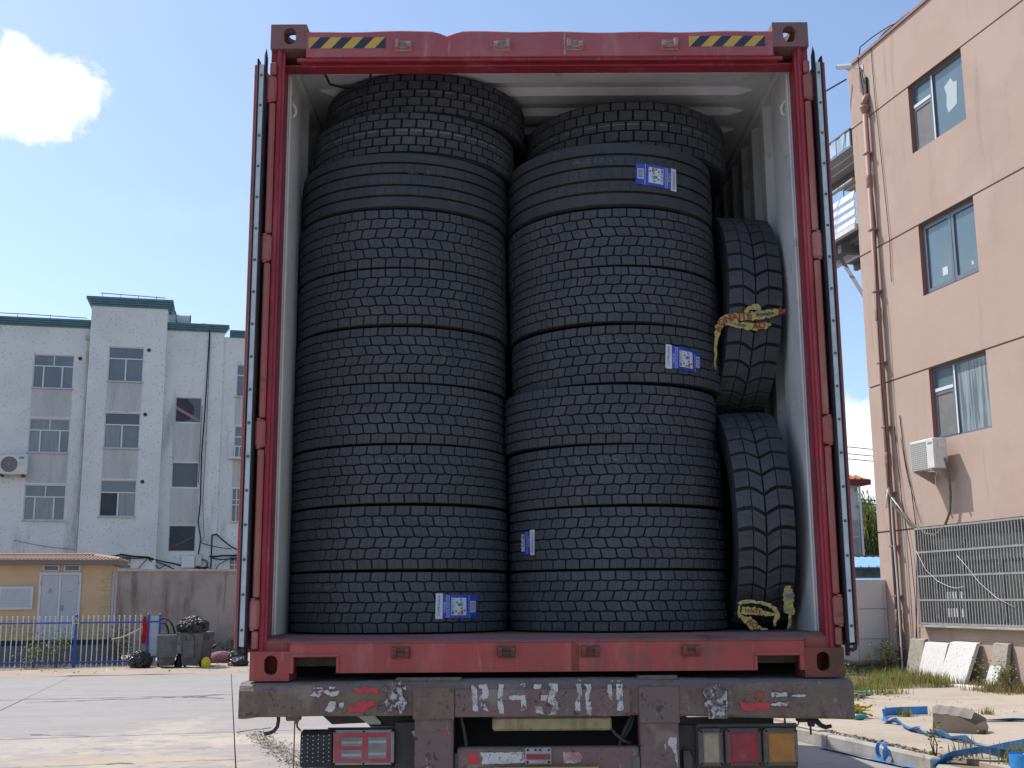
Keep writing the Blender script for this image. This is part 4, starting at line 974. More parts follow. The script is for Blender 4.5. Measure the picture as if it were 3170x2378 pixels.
def energy_label(root, R, W, th0, z0, rot, code, L=.212, H=.105, cut=False, torn=0, mirror=False):
    """white heading, code, worded bar, rating panel and bar code, reading up the short way"""
    lb = Label(R, W, th0, z0, rot); a = -L/2; h = H/2
    lb.rect(a, a+.032, -h-.004, h+.002, m_white)
    lb.rect(a+.0325, (a+.165) if not cut else a+.105, -h, h-.003, m_blue)
    U = math.pi/2
    lb.text('COMPASAL', a+.015, -.004, .0155, m_ink, 1, U); lb.poly([(a+.010, h-.006), (a+.022, h-.012), (a+.010, h-.018), (a+.013, h-.012)], m_lred, 1)
    lb.text(code, a+.042, -.006, .0155, m_white, 1, U)
    lb.ring(a+.050, a+.064, -h+.004, h-.006, m_white, .0016); lb.text('RADIAL TRUCK TYRE', a+.057, -.001, .0085, m_white, 1, U)
    x0, x1 = a+.074, (a+.150 if not cut else a+.104); lb.rect(x0, x1, -.040, .036, m_white, 1)
    lb.rect(x0+.003, x0+.011, -.036, -.022, m_ink, 2); lb.text('ENERGY', x0+.0075, .002, .0115, m_ink, 2, U); lb.rect(x0+.004, x0+.009, .027, .033, m_inkg, 2)
    if not cut:
        for i, (m, w) in enumerate(((m_lgre,.008),(m_lgre,.011),(m_lyel,.013),(m_lora,.016),(m_lred,.019),(m_lred,.021))):
            lb.rect(x0+.032+i*.0046, x0+.0358+i*.0046, -.037, -.037+w, m, 2)
        for i, (m, w) in enumerate(((m_ink,.010),(m_lmb,.012),(m_lmb,.015),(m_lcy,.017),(m_lcy,.019))):
            lb.rect(x0+.033+i*.005, x0+.0372+i*.005, .0, w, m, 2)
        for (x, y, t) in ((.024,-.022,'C'),(.027,.015,'D'),(.047,.027,'B'),(.051,-.010,'C'),(.068,-.020,'A')):
            lb.rect(x0+x-.004, x0+x+.004, y-.004, y+.004, m_ink, 2); lb.text(t, x0+x, y, .007, m_white, 3, U)
        lb.rect(x0+.016, x0+.0168, -.034, .032, m_inkg, 2)
        lb.rect(a+.1655, a+.1675, -h, h-.003 if not torn else h-.02, m_white)
        e = L/2 - torn
        lb.rect(a+.168, e, -h+(.02 if torn else 0), h-.003-(.01 if torn else 0), m_blue); lb.rect(a+.173, e-.008, -.028, .022, m_white, 1)
        rb = random.Random(4); y = -.024
        while y < .018:
            w = rb.choice((.0007,.0012,.002)); lb.rect(a+.176, e-.011, y, y+w, m_ink if rb.random() < .7 else m_inkg, 2); y += w+rb.choice((.0008,.0014))
    else:
        for (x, y, w, hh) in ((.012,-.030,.012,.010),(.018,-.010,.010,.012),(.013,.008,.014,.008),(.02,.022,.008,.008)): lb.rect(x0+x, min(x1-.001, x0+x+w), y, y+hh, m_inkg, 2)
    return lb.done(root)
FL = .1778
META = {}
def tyre(label, x, y, z, fill, ph=0.0, tilt=(0,0), flip=0.0, sq=1.0, group='truck tyres stacked in the container'):
    """flip: the tyre's width when it lies the other way up"""
    o = thing('truck_tyre', label, 'tyre', (0,0,0), group=group); META[o.name] = (ph, flip)
    m = Matrix.Translation((x, y, ZB+z)) @ Matrix.Rotation(R_(tilt[0]), 4, 'X') @ Matrix.Rotation(R_(tilt[1]), 4, 'Y')
    m = m @ Matrix.Scale(sq, 4, (0,0,1))
    if flip: m = m @ Matrix.Translation((0,0,flip)) @ Matrix.Rotation(math.pi, 4, 'Y')
    o.matrix_world = m @ Matrix.Rotation(ph, 4, 'Z'); fill(o); return o
drive = lambda o: fill_tyre(o, KD); blk = lambda o: fill_tyre(o, KB); blk2 = lambda o: fill_tyre(o, KB2)
ribL = lambda o: fill_rib(o, RIB_L); ribR = lambda o: fill_rib(o, RIB_R)
rt_ = random.Random(21); P_ = .2722
ordn = ['bottom', 'second', 'third', 'fourth', 'fifth', 'sixth', 'seventh']
lx, ly, rx, ry = -.672, .690, .358, .694
offL = [(0,0),(.002,.004),(-.002,.0),(-.010,.01),(-.004,.020),(.004,.008),(.001,.012)]; offR = [(0,0),(.002,.004),(.000,-.002),(-.020,.004),(.022,.012),(.014,.004),(.008,.012)]
TL, TR = [], []
lab_L = ['bottom truck tyre of the left stack with a blue label at right', 'second tyre up in the left stack, faint markings left of centre', 'third tyre up in the left stack, markings across its upper rows', 'fourth tyre up in the left stack, just under the dark gap between stacks', 'fifth tyre up in the left stack, beside the dark gap between stacks', 'sixth tyre up in the left stack, second below the ribbed tyre', 'seventh tyre up in the left stack, directly under the ribbed tyre']
lab_R = ['bottom truck tyre of the right stack beside the crumpled yellow tape', 'second tyre up in the right stack with a cut-off label at its left end', 'third tyre up in the right stack, just above the cut-off label tyre', 'fourth tyre up in the right stack with 315/80R22.5 reading upright', 'fifth tyre up in the right stack with a torn blue label', 'sixth tyre up in the right stack, just above the tyre with the torn label', 'seventh tyre up in the right stack, directly under the ribbed labelled tyre']
rq = random.Random(8)
def squash():
    a = [rq.uniform(.955, 1.04) for _ in range(7)]; k = 7/sum(a); a = [x*k for x in a]; return a, [sum(a[:i])*P_ for i in range(7)]
(qL, zL), (qR, zR) = squash(), squash()
for i in range(7):
    TL.append(tyre('black '+lab_L[i], lx+offL[i][0], ly+offL[i][1]+rq.uniform(-.004,.008), FL+.002+zL[i], drive, R_(rt_.uniform(-3.7, 3.7)), (rt_.uniform(-.8,.2), rt_.uniform(-.6,.7)) if i else (0,0), .2718 if i in (0,1,2,4) else 0, qL[i]))
    TR.append(tyre('black '+lab_R[i], rx+offR[i][0], ry+offR[i][1]+rq.uniform(-.004,.008), FL+.002+zR[i], drive, R_(rt_.uniform(-3.7, 3.7)), (rt_.uniform(-.8,.2), rt_.uniform(-.7,.6)) if i else (0,0), .2718 if i in (2,4,6) else 0, qR[i]))
zt = FL+.004+7*P_
tC = tyre('black ribbed truck tyre, third from the top of the left stack', lx+.01, ly+.012, zt, ribL, .1, (-.2,.2))
tB = tyre('black brick tread truck tyre, second from the top of the left stack', lx+.045, ly+.065, zt+.280, blk, .03, (-.3,.4))
tA = tyre('black brick tread truck tyre at the very top of the left stack', lx+.100, ly+.13, zt+.506, blk, -.04, (-.2,.5))
tL = tyre('black ribbed truck tyre with a blue label, second from the top of the right stack', rx+.004, ry+.012, zt+.004, ribR, .2, (-.4,-.3))
tK = tyre('black brick tread truck tyre at the top of the right stack', rx+.112, ry+.22, zt+.344, blk2, .05, (-.4,-.3))
# white line round the middle row of the brick tread tyres
ln = MB(); K = KB
for k in range(K.N):
    t = k*K.pitch; g = .005/K.R; a, b = t-K.pitch/2+g, t+K.pitch/2-g; z = K.W/2+.006
    for q in range(3):
        u0, u1 = a+(b-a)*q/3, a+(b-a)*(q+1)/3; ln.add([cyl(crown(K.R, K.W, z)+.0009, u, zz) for u, zz in ((u0,z-.0015),(u1,z-.0015),(u1,z+.0015),(u0,z+.0015))], [(0,1,2,3)])
lme = ln.mesh('white_line', m_tline)
for t in (tA, tB): inst('white_line', lme, t)
inst('white_line', lme, tK, (0,0,.024), (0,0,0), (.522/.512,.522/.512,1))
# faded size markings
def mark(t, body, xr, row, flip, size=.030, R=.515, W=.2705, K=None):
    ph, fl_w = META[t.name]; dl = math.asin(max(-.95, min(.95, xr/R)))
    if fl_w: dl, flip, row = -dl, not flip, fl_w-row
    wrap_text(t, R, W, body, -math.pi/2 + dl - ph, row, size, flip, sp=1.05)
h6 = (.2705-.009)/6; rowz = lambda r: .0045+h6*(r+.5)                  # row 0 is the lowest
mark(TL[2], '05  315/80R22.5   171/201', -.10, rowz(4), True); mark(TL[1], '05  315/80R22.5   171/201', -.20, rowz(4), True); mark(TL[0], '315/80R22.5   171/201', -.33, rowz(4), True, .028)
mark(TL[4], '15  31', .36, rowz(3), True)
mark(TR[3], '171/201   315/80R22.5  16', .05, rowz(1), False, .033); mark(TR[2], 'ZL   15   315/80R22.5   171/201', -.03, rowz(4), True, .031)
mark(TR[4], '62   91   315/80R22.5   171/201', -.03, rowz(4), True, .033); mark(TR[5], '10   315', -.34, rowz(1), True, .030); mark(TR[1], '171/201', .33, rowz(1), False, .028); mark(TR[6], '171  201', -.25, rowz(4), False, .028)
mark(tC, 'S1   05   298', .13, .175, True, .030, .515, .275)
mark(tL, '171/201  315/80', -.11, .225, True, .030, .512, .318)
# labels
def lab_th(t, xr, R=.515): return -math.pi/2 + math.asin(xr/R)*(-1 if META[t.name][1] else 1) - META[t.name][0]
energy_label(TL[0], .515, .2705, lab_th(TL[0], .292), .2718-.118, math.pi-.01, 'CPD38')
energy_label(TR[4], .515, .2705, lab_th(TR[4], .272), .2718-.120, math.pi-.05, 'CPD38', torn=.006)
energy_label(TR[1], .515, .2705, lab_th(TR[1], -.455), .125, math.pi, 'CPD38', cut=True)
energy_label(tL, .512, .318, lab_th(tL, .182, .512), .150, math.pi-.05, 'CPS22')
# the two loose tyres standing on their treads between stack and side wall
def upright(label, x, y, z, yaw, roll, spin):
    o = thing('truck_tyre', label, 'tyre', (0,0,0), group='loose tyres standing beside the right stack')
    o.rotation_mode = 'XYZ'
    o.matrix_world = Matrix.Translation((x, y, ZB+z)) @ Matrix.Rotation(yaw, 4, 'Z') @ Matrix.Rotation(roll, 4, 'Y') @ Matrix.Rotation(math.pi/2, 4, 'Y') @ Matrix.Rotation(spin, 4, 'Z') @ Matrix.Translation((0,0,-KL.W/2))
    fill_tyre(o, KL); return o
uLow = upright('lower loose black tyre with coarse zig-zag tread standing on the container floor', .982, .700, FL+.514, R_(-1.5), R_(-1.5), .05)
uUp = upright('upper loose black tyre with coarse zig-zag tread and a yellow tape round it', .986, .850, FL+.514+1.020, R_(2.0), R_(2.5), .02)
# yellow tapes: one tied round the upper tyre, one crumpled on the floor, one scrap against the wall
def strip_text(mb, pts, wid, body, size, s0, m, up=1):
    """lettering laid along a strip given as centre line points"""
    P = [Vector(p) for p in pts]; L = [0]
    for i in range(1, len(P)): L.append(L[-1]+(P[i]-P[i-1]).length)
    vs, fs = text2d(body, size, 1.0, .022); out = []
    for a, b in vs:
        s = min(max(s0+a, 0), L[-1]-1e-5); i = max(j for j in range(len(P)-1) if L[j] <= s); f = (s-L[i])/(L[i+1]-L[i]); p = P[i].lerp(P[i+1], f)
        t = (P[i+1]-P[i]).normalized(); n = Vector((t.z, 0, -t.x)) if False else Vector((-t.z, 0, t.x)); q = p + n*b*up; out.append((q.x, q.y-.0075, q.z))
    mb.add(out, fs, m)
def tape(label, parts_, texts):
    mb = MB()
    rj = random.Random(len(label))
    for pts, wid in parts_:
        P0 = [Vector(p) for p in pts]; W0 = wid if isinstance(wid, list) else [wid]*len(P0); P = []; W1 = []; vs = []
        for i in range(len(P0)-1):
            for k in range(4): P.append(P0[i].lerp(P0[i+1], k/4) + Vector((rj.uniform(-.002,.002), rj.uniform(-.003,.002), rj.uniform(-.003,.003)))); W1.append((W0[i]+(W0[i+1]-W0[i])*k/4)*rj.uniform(.62,.98))
        P.append(P0[-1]); W1.append(W0[-1]); wid = W1
        for i, p in enumerate(P):
            t = (P[min(i+1, len(P)-1)]-P[max(i-1, 0)]).normalized(); n = Vector((-t.z, 0, t.x)).normalized(); w = wid[i] if isinstance(wid, list) else wid
            vs += [p+n*w/2+Vector((0,rj.uniform(-.004,.004),0)), p+n*w*rj.uniform(-.2,.2)+Vector((0,rj.uniform(-.006,.003),0)), p-n*w/2+Vector((0,rj.uniform(-.004,.004),0))]
        mb.add(vs, [(3*i+k, 3*i+k+1, 3*i+4+k, 3*i+3+k) for i in range(len(P)-1) for k in range(2)], m_tape)
    for (pts, body, size, s0, m) in texts: strip_text(mb, pts, 0, body, size, s0, m)
    zmin = (0, 0, 0)
    return solo('packing_tape', mb, None, label, 'tape', zmin, group=None)
Yf = lambda x, z, r=.512, cy=.850, cz=FL+1.534: cy - math.sqrt(max(0, r*r-(z-cz)**2)) - .006
def onup(x, z, dy=0): return (x+.018, Yf(x, z)-dy, ZB+z)
z0 = 1.600
top = [onup(.802,1.36,.004), onup(.797,1.42,.006), onup(.797,1.50,.006), onup(.806,1.555,.008), onup(.822,1.580,.008), onup(.860,1.597), onup(.90,1.602), onup(.95,1.606), onup(1.00,1.612), onup(1.05,1.618), onup(1.095,1.626), onup(1.118,1.628)]
low = [onup(.838,1.572,.004), onup(.88,1.568,.006), onup(.93,1.560,.008), onup(.98,1.556,.009), onup(1.02,1.562,.008), onup(1.05,1.570,.004)]
knot = [onup(.93,1.622,.006), onup(.95,1.642,.008), onup(.985,1.648,.008), onup(1.00,1.632,.006)]
tape('yellow tape with red AONAITE lettering tied round the upper loose tyre', [(top, [.010,.012,.018,.040,.052,.050,.046,.046,.050,.050,.034,.012]), (low, [.016,.036,.040,.042,.036,.012]), (knot, [.02,.03,.03,.014])],
     [(top, 'AONAITE', .046, .305, m_tred), (top, 'Aonaite', .026, .465, m_ink), (top, 'AO', .048, .560, m_tred), (low, 'Aonaite', .018, .065, m_ink), (low, 'AO', .042, .155, m_tred)])
YL = .20
def fl(x, z, y=YL): return (x, y, ZB+z)
a1 = [fl(.835,.292), fl(.85,.306), fl(.89,.305), fl(.93,.300), fl(.965,.290), fl(.99,.272), fl(1.00,.250), fl(.990,.225), fl(.982,.20)]
a2 = [fl(.845,.268), fl(.88,.268), fl(.92,.262), fl(.95,.255), fl(.985,.250)]
a3 = [fl(.838,.29), fl(.832,.265), fl(.836,.245), fl(.852,.236), fl(.872,.224), fl(.892,.208), fl(.91,.198), fl(.93,.192), fl(.955,.188)]
tape('crumpled yellow tape with red lettering lying on the container floor', [(a1, [.02,.022,.018,.014,.018,.022,.026,.02,.006]), (a2, [.04,.040,.034,.022,.012]), (a3, [.01,.012,.02,.026,.05,.048,.02,.014,.004])],
     [(a2, 'NAITE', .026, .048, m_tred), (a3, 'AO', .034, .108, m_tred), ])
b1 = [fl(1.050,.190,.24), fl(1.058,.205,.235), fl(1.062,.235,.235), fl(1.062,.262,.24)]
b2 = [fl(1.062,.250,.243), fl(1.062,.30,.25), fl(1.063,.345,.255), fl(1.064,.372,.258)]
tape('scrap of yellow tape with blue lettering leaning by the right side wall', [(b1, [.010,.018,.016,.02]), (b2, [.052,.055,.056,.030])], [([fl(1.045,.328,.248), fl(1.11,.334,.250)], 'INE', .028, .022, M('tape blue print', (.16,.16,.30), rough=.5))])
# ---------------------------------------------------------------- left background (yard axes: u to the right, v away, z up)
UZ = lambda a, b, d: (a, d, b)
def window(parent, u0, u1, z0, z1, v, cols, style='l', gl=(None,), fr=None, fw_=.05):
    """frame with a transom light over sliding sashes, each pane its own piece"""
    fr = fr or m_wfr; mb = MB(); y0, y1 = v-.02, v+.05; f = fw_
    zt = z1-.34*(z1-z0)
    for (a, b, c, d) in ((u0,u1,z0,z0+f),(u0,u1,z1-f,z1),(u0,u0+f,z0+f,z1-f),(u1-f,u1,z0+f,z1-f),(u0+f,u1-f,zt-f*.6,zt+f*.6)): mb.box(a, b, y0, y1, c, d)
    cx = [u0+f]+[u0+(u1-u0)*c for c in cols]+[u1-f]
    for c in cx[1:-1]: mb.box(c-f*.7, c+f*.7, y0-.012, y1, z0+f, zt-f*.6)
    tops = [u0+f, u1-f] if len(cols) < 2 else [u0+f, (u0+u1)/2, u1-f]
    for c in tops[1:-1]: mb.box(c-f*.5, c+f*.5, y0, y1, zt+f*.6, z1-f)
    w = part('window', mb, fr, parent); k = 0
    for i in range(len(tops)-1):
        p = MB(); p.box(tops[i], tops[i+1], v+.012, v+.02, zt+f*.5, z1-f); part('pane', p, gl[k % len(gl)], w); k += 1
    for i in range(len(cx)-1):
        p = MB(); p.box(cx[i], cx[i+1], v+(.004 if i % 2 else .016), v+(.012 if i % 2 else .024), z0+f, zt-f*.5); part('pane', p, gl[k % len(gl)], w); k += 1
    p = MB(); p.box(u0-.04, u1+.04, v-.16, v-.02, z0-.055, z0); part('sill', p, m_spand, w)
    return w
VL_ = 58.0; VT = 57.5; kt = (VT+4.706)/62.706
tu = lambda u: -1.282+(u+1.282)*kt
tz = lambda z: 1.868+(z-1.868)*kt
ab = thing('apartment_building', 'pale speckled four storey building with teal parapet behind the grey wall', 'building', (-8, VL_, 0), 'y')
D_ = .16
lw = [(-11.48,-9.50,12.79,14.55),(-11.48,-9.50,9.44,11.20),(-11.48,-9.50,6.00,7.80)]
fl_ = [(q, q+2.0, a_, b_) for q in (-16.6,-21.6,-26.6) for a_, b_ in ((12.79,14.55),(9.44,11.20),(6.00,7.80))]
bl = [(-7.06,-6.15,3.3,4.3)]
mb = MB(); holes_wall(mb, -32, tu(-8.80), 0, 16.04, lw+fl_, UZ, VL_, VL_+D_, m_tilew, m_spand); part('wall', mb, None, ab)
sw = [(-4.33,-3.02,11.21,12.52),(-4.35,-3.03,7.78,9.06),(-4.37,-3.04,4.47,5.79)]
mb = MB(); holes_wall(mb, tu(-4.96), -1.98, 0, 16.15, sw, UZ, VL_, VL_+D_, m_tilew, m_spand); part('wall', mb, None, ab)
rw = [(-1.26,.70,12.70,14.45),(-1.27,.70,9.37,11.11),(-1.28,.70,6.01,7.78),(-1.27,.3,3.3,4.25)]
mb = MB(); holes_wall(mb, -1.97, 14, 0, 15.92, rw, UZ, VL_+.10, VL_+.10+D_, m_tilew, m_spand); mb.quad((-1.98,VL_,0),(-1.97,VL_+.1,0),(-1.97,VL_+.1,16.1),(-1.98,VL_,16.1), m_tilew); part('wall', mb, None, ab)
T = [(tu(-7.83),tu(-6.06),tz(13.27),tz(15.12)),(tu(-7.84),tu(-6.07),tz(9.75),tz(11.62)),(tu(-7.86),tu(-6.08),tz(6.22),tz(8.10))]
tb = [(tu(-7.06),tu(-6.15),3.3,4.27)]
mb = MB(); a, b = tu(-8.80), tu(-4.96); holes_wall(mb, a, b, 0, 17.2, T+tb, UZ, VT, VT+D_, m_tilew, m_spand)
mb.quad((b,VT,0),(b,VL_+4,0),(b,VL_+4,17.2),(b,VT,17.2), m_tilew); mb.quad((a,VL_+4,0),(a,VT,0),(a,VT,17.2),(a,VL_+4,17.2), m_tilew); mb.quad((a,VL_+4,0),(b,VL_+4,0),(b,VL_+4,17.2),(a,VL_+4,17.2), m_tilew)
part('stair_tower_wall', mb, None, ab)
mb = MB(); mb.box(-32, 14, VL_+11.6, VL_+12, 0, 15.9); mb.box(-32, 14, VL_+.6, VL_+11.6, 15.5, 15.7); mb.box(-32,-31.8,VL_+.2,VL_+11.6,0,15.9); mb.box(13.8,14,VL_+.3,VL_+11.6,0,15.9); part('rear_wall', mb, m_tilew, ab)
mb = MB(); mb.box(-31.8, 13.8, VL_+.75, VL_+.8, 0, 15.4); part('room_dark', mb, m_gld, ab)
def cornice(u0, u1, v, z0, z1, l=True, r=True, dep=4.0, name='parapet'):
    mb = MB(); h = z1-z0
    for i in range(4):
        o = .06+.07*i; mb.box(u0-(o if l else 0), u1+(o if r else 0), v-o, v+dep, z0+h*i*.24, z0+h*(i+1)*.24-(.012 if i < 3 else -.02*h))
    part(name, mb, m_teal, ab)
cornice(-32, tu(-8.80)-.002, VL_, 16.02, 16.44, False, False, .5)
cornice(tu(-4.96)+.002, -2.0, VL_, 16.12, 16.52, False, True, .5)
cornice(-1.7, 14, VL_+.10, 15.9, 16.27, False, False, .5)
cornice(tu(-8.80), tu(-4.96), VT, tz(17.27), tz(17.74), True, True, 4.5)
mb = MB(); mb.tube([(-2.28,VL_-.03,.5),(-2.28,VL_-.03,15.9)], .03, 6)
for h in lw: window(ab, *h, VL_+.07, (.26,.72) if h is not lw[1] else (.28,.76), 'l', (m_gl,) if h is lw[0] else ((m_glc,m_glc,m_glc,m_glc,m_gl) if h is lw[1] else (m_gl,m_gl,m_gl,m_glc,m_gl)))
for h in fl_: window(ab, *h, VL_+.07, (.26,.72), 'l', (m_gl, m_gl, m_glc))
for i, h in enumerate(T): window(ab, *h, VT+.07, (.5,), 't', ((m_gl,m_gl,m_gl),(m_glg,m_glc,m_gl),(m_gl,m_gld,m_glc))[i])
for h in rw[:3]: window(ab, *h, VL_+.17, (.35,.7), 'l', (m_gl,))
for i, h in enumerate(sw):
    mb = MB(); a, b, c, d = h; f = .035
    for q in ((a,b,c,c+f),(a,b,d-f,d),(a,a+f,c+f,d-f),(b-f,b,c+f,d-f)): mb.box(q[0],q[1],VL_+.08,VL_+.12,q[2],q[3])
    w = part('window', mb, m_spand, ab)
    mb = MB(); mb.box(a+f,b-f,VL_+.12,VL_+.13,c+f,d-f); part('pane', mb, (m_gld, m_glg, m_gld)[i], w)
    if i == 0:
        mb = MB(); P = [(a+f,c+.10)]+[(a+.62+.28*math.cos(t), c+.62+.5*math.sin(t)) for t in [R_(q) for q in range(-100,100,20)]]+[(a+f,d-f)]
        P = [(b-f, c+f),(b-f,d-f),(a+.62,d-f)]+[(a+.60+.36*math.cos(R_(q)), c+.62+.50*math.sin(R_(q))) for q in range(80,-100,-20)]+[(a+.45,c+f)]
        mb.add([(x, VL_+.112, z) for x, z in P], [tuple(range(len(P)))]); part('broken_board', mb, m_glg, w)
        mb = MB(); mb.prism([(a+.02,c+.70),(a+.02,c+.86),(b-.04,c+.16),(b-.10,c+.04)], UZ, VL_+.085, VL_+.105); part('plank', mb, M('pale red plank', (.40,.20,.21), rough=.7), w)
    if i == 2:
        mb = MB(); mb.tube([(a, VL_+.05, c+.12),(b-.03, VL_+.05, d-.55)], .018, 6); part('stick', mb, m_conc, w)
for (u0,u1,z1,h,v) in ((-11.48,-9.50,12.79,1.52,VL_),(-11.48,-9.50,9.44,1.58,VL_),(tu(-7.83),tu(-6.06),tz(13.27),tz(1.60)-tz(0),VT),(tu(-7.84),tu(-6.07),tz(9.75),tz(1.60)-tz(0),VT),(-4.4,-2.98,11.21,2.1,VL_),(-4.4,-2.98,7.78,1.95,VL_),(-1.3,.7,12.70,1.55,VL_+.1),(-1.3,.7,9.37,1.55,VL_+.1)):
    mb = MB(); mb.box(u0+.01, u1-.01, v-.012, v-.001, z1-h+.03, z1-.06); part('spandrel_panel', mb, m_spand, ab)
for (u, z, v) in ((tu(-6.06)+.24,tz(15.0),VT),(tu(-6.06)+.22,tz(11.55),VT),(tu(-6.06)+.25,tz(8.03),VT),(-9.22,14.4,VL_)):
    mb = MB(); mb.lathe([(0,-.03),(.10,-.03),(.10,0)], 14, (u, v, z), 'y'); part('vent_hole', mb, m_gld, ab)
for (u0,u1,z0,z1,v) in ((tu(-7.06),tu(-6.15),3.3,4.27,VT),(-1.27,.3,3.3,4.25,VL_+.1),(-1.28,.70,6.01,7.78,VL_+.1)):
    mb = MB(); n = max(3, int((u1-u0)/.24))
    for i in range(n+1): u = u0+(u1-u0)*i/n; mb.box(u-.02,u+.02,v-.07,v-.03,z0,z1)
    for z in (z0+.02, (z0+z1)/2, z1-.02): mb.box(u0,u1,v-.075,v-.025,z-.025,z+.025)
    part('window_grille', mb, m_wfr, ab)
    if z1 < 5: mb = MB(); mb.box(u0,u1,v+.1,v+.11,z0,z1); part('pane', mb, m_glc if u0 > -3 else m_gl, ab)
mb = MB(); mb.box(-1.5,.5,VL_-.35,VL_+.06,9.30,9.40); 
for i in range(9): mb.box(-1.45+i*.22,-1.41+i*.22,VL_-.35,VL_-.30,9.4,9.95)
mb.box(-1.5,.5,VL_-.36,VL_-.29,9.93,9.98); part('balcony_rail', mb, m_wfr, ab)
dp = MB(); zz = 15.35
while zz > 4.5:
    z2 = max(4.4, zz-rt_.uniform(1.0,1.4)); dp.box(-8.92,-8.80,VL_-.14,VL_-.02,z2+.02,zz-.02); dp.box(-8.94,-8.78,VL_-.155,VL_-.01,z2-.03,z2+.03); zz = z2
dp.box(-8.98,-8.74,VL_-.2,VL_-.01,15.4,15.62); part('drainpipe', dp, m_rustp, ab)
mb = MB(); mb.box(-8.75,-8.70,VT-.08,VT+.5,15.65,15.85); 
mb = MB()
for (P, r) in (([(-31,VL_-.1,16.7),(-20,VL_-.1,16.62),(-12,VL_-.1,16.62),(-9.0,VL_-.1,16.55)],.022), ([(tu(-8.4),VT-.1,tz(17.95)),(tu(-6.5),VT-.1,tz(17.9)),(tu(-5.1),VT-.1,tz(17.85))],.022), ([(tu(-4.9)+.2,VL_,17.2),(-4.55,VL_,17.15),(-4.5,VL_,16.6),(-4.3,VL_,16.53),(-3.6,VL_,16.5),(-3.0,VL_-.12,16.55)],.025)): mb.tube(P, r, 5)
for u in [-30+i*1.6 for i in range(13)]: mb.box(u-.012,u+.012,VL_-.11,VL_-.09,16.44,16.64)
for i in range(4): mb.box(tu(-8.3)+i*.9,tu(-8.3)+i*.9+.024,VT-.11,VT-.09,tz(17.74),tz(17.93))
part('lightning_wire', mb, m_cable, ab)
hb = thing('water_heater', 'white solar water heater tank on the roof right of the teal stair tower', 'water heater', (-4.3, VL_+1, 16.2), 'y')
mb = MB(); mb.lathe([(0,-.72),(.24,-.70),(.25,.70),(0,.72)], 20, (-4.55, VL_+.9, 16.98), 'x'); part('tank', mb, m_wfr, hb, smooth=False)
mb = MB(); mb.lathe([(0,0),(.252,0),(.252,.05),(0,.06)], 20, (-3.84, VL_+.9, 16.98), 'x'); part('end_cap', mb, M('dark red cap', (.22,.05,.06), rough=.5), hb)
mb = MB()
for u in (-5.1,-4.0): mb.box(u-.03,u+.03,VL_+.85,VL_+.95,15.7,16.8)
part('stand', mb, m_bar, hb)
# cables and boxes on the facade
cb_ = thing('cable_bundle', 'tangled black cables sagging across the foot of the speckled building', 'cables', (-4, VL_-.2, 3), 'y')
rcab = random.Random(8)
def cab(P, r=.022, n=10):
    out = []
    for i in range(len(P)-1):
        for t in range(n):
            f = t/n; p = Vector(P[i]).lerp(Vector(P[i+1]), f); p.z -= .10*math.sin(f*math.pi)*(Vector(P[i+1])-Vector(P[i])).length*.25; out.append(p)
    out.append(Vector(P[-1])); mb = MB(); mb.tube(out, r, 5); part('cable', mb, m_cable, cb_)
vv = VL_-.12
for P, r in (([(-2.75,vv,16.2),(-2.82,vv,12),(-2.9,vv,9.5),(-2.86,vv,7),(-2.93,vv,6),(-2.76,vv,5.1),(-2.9,vv,3.9)],.035), ([(-2.72,vv,16),(-2.70,vv,11),(-2.74,vv,7),(-2.6,vv,5.2),(-2.75,vv,4.9)],.014), ([(-2.98,vv,12.1),(-3.0,vv,8)],.015),
    ([(-8.2,vv-.5,3.98),(-6.6,vv-.5,4.28),(-5.35,vv-.5,4.15),(-4.1,vv,3.85),(-3.0,vv,3.62),(-2.3,vv,3.65)],.04), ([(-6.5,vv-.5,4.12),(-5.3,vv-.5,4.12),(-4.4,vv,3.75),(-3.9,vv,3.5)],.028), ([(-5.32,vv-.5,4.1),(-5.6,vv-.5,3.75),(-5.9,vv-.5,3.4)],.022), ([(-5.3,vv-.5,4.1),(-4.6,vv,3.45),(-4.2,vv,3.35)],.028), ([(-4.9,vv,3.5),(-4.5,vv,3.75),(-4.2,vv,3.7)],.018),
    ([(-2.2,vv,3.3),(-2.2,vv,5.3),(-1.98,vv,5.35),(-1.2,vv,4.7),(-.7,vv,4.5)],.04), ([(-2.7,vv,4.9),(-2.2,vv,4.75),(-1.2,vv,4.6)],.02), ([(-2.3,vv,4.2),(-1.6,vv,4.25),(-.7,vv,4.3)],.045), ([(-2.2,vv,4.15),(-1.8,vv,4.05),(-1.1,vv,4.1),(-.7,vv,4.2)],.03), ([(-2.05,vv,3.4),(-1.8,vv,3.8),(-1.3,vv,4.1),(-.7,vv,4.0)],.022), ([(-11.8,vv,5.0),(-9,vv,4.55),(-6.5,vv,4.3)],.012)): cab(P, r)
mb = MB(); rr = []
for k in range(70): a = k*.36; q = .24+.05*math.sin(k*.9); rr.append((-2.62+q*math.cos(a), vv-.04, 3.80+q*math.sin(a)))
mb.tube(rr, .02, 5); part('coil', mb, m_cable, cb_)
mb = MB(); mb.box(-3.68,-3.02,VL_-.22,VL_-.01,3.62,4.22,.02); bx = solo('meter_box', mb, m_wfr, 'white meter box on the speckled wall beside coiled cables', 'meter box', (-3.35,VL_-.1,3.62), 'y')
mb = MB(); mb.box(-2.99,-2.66,VL_-.18,VL_-.01,3.72,4.3,.02); solo('meter_box', mb, m_spand, 'small grey cable box right of the white meter box', 'cable box', (-2.83,VL_-.1,3.72), 'y')
def ac_unit(label, u0, u1, v0, v1, z0, z1, frame_faces='v', org=None):
    pass
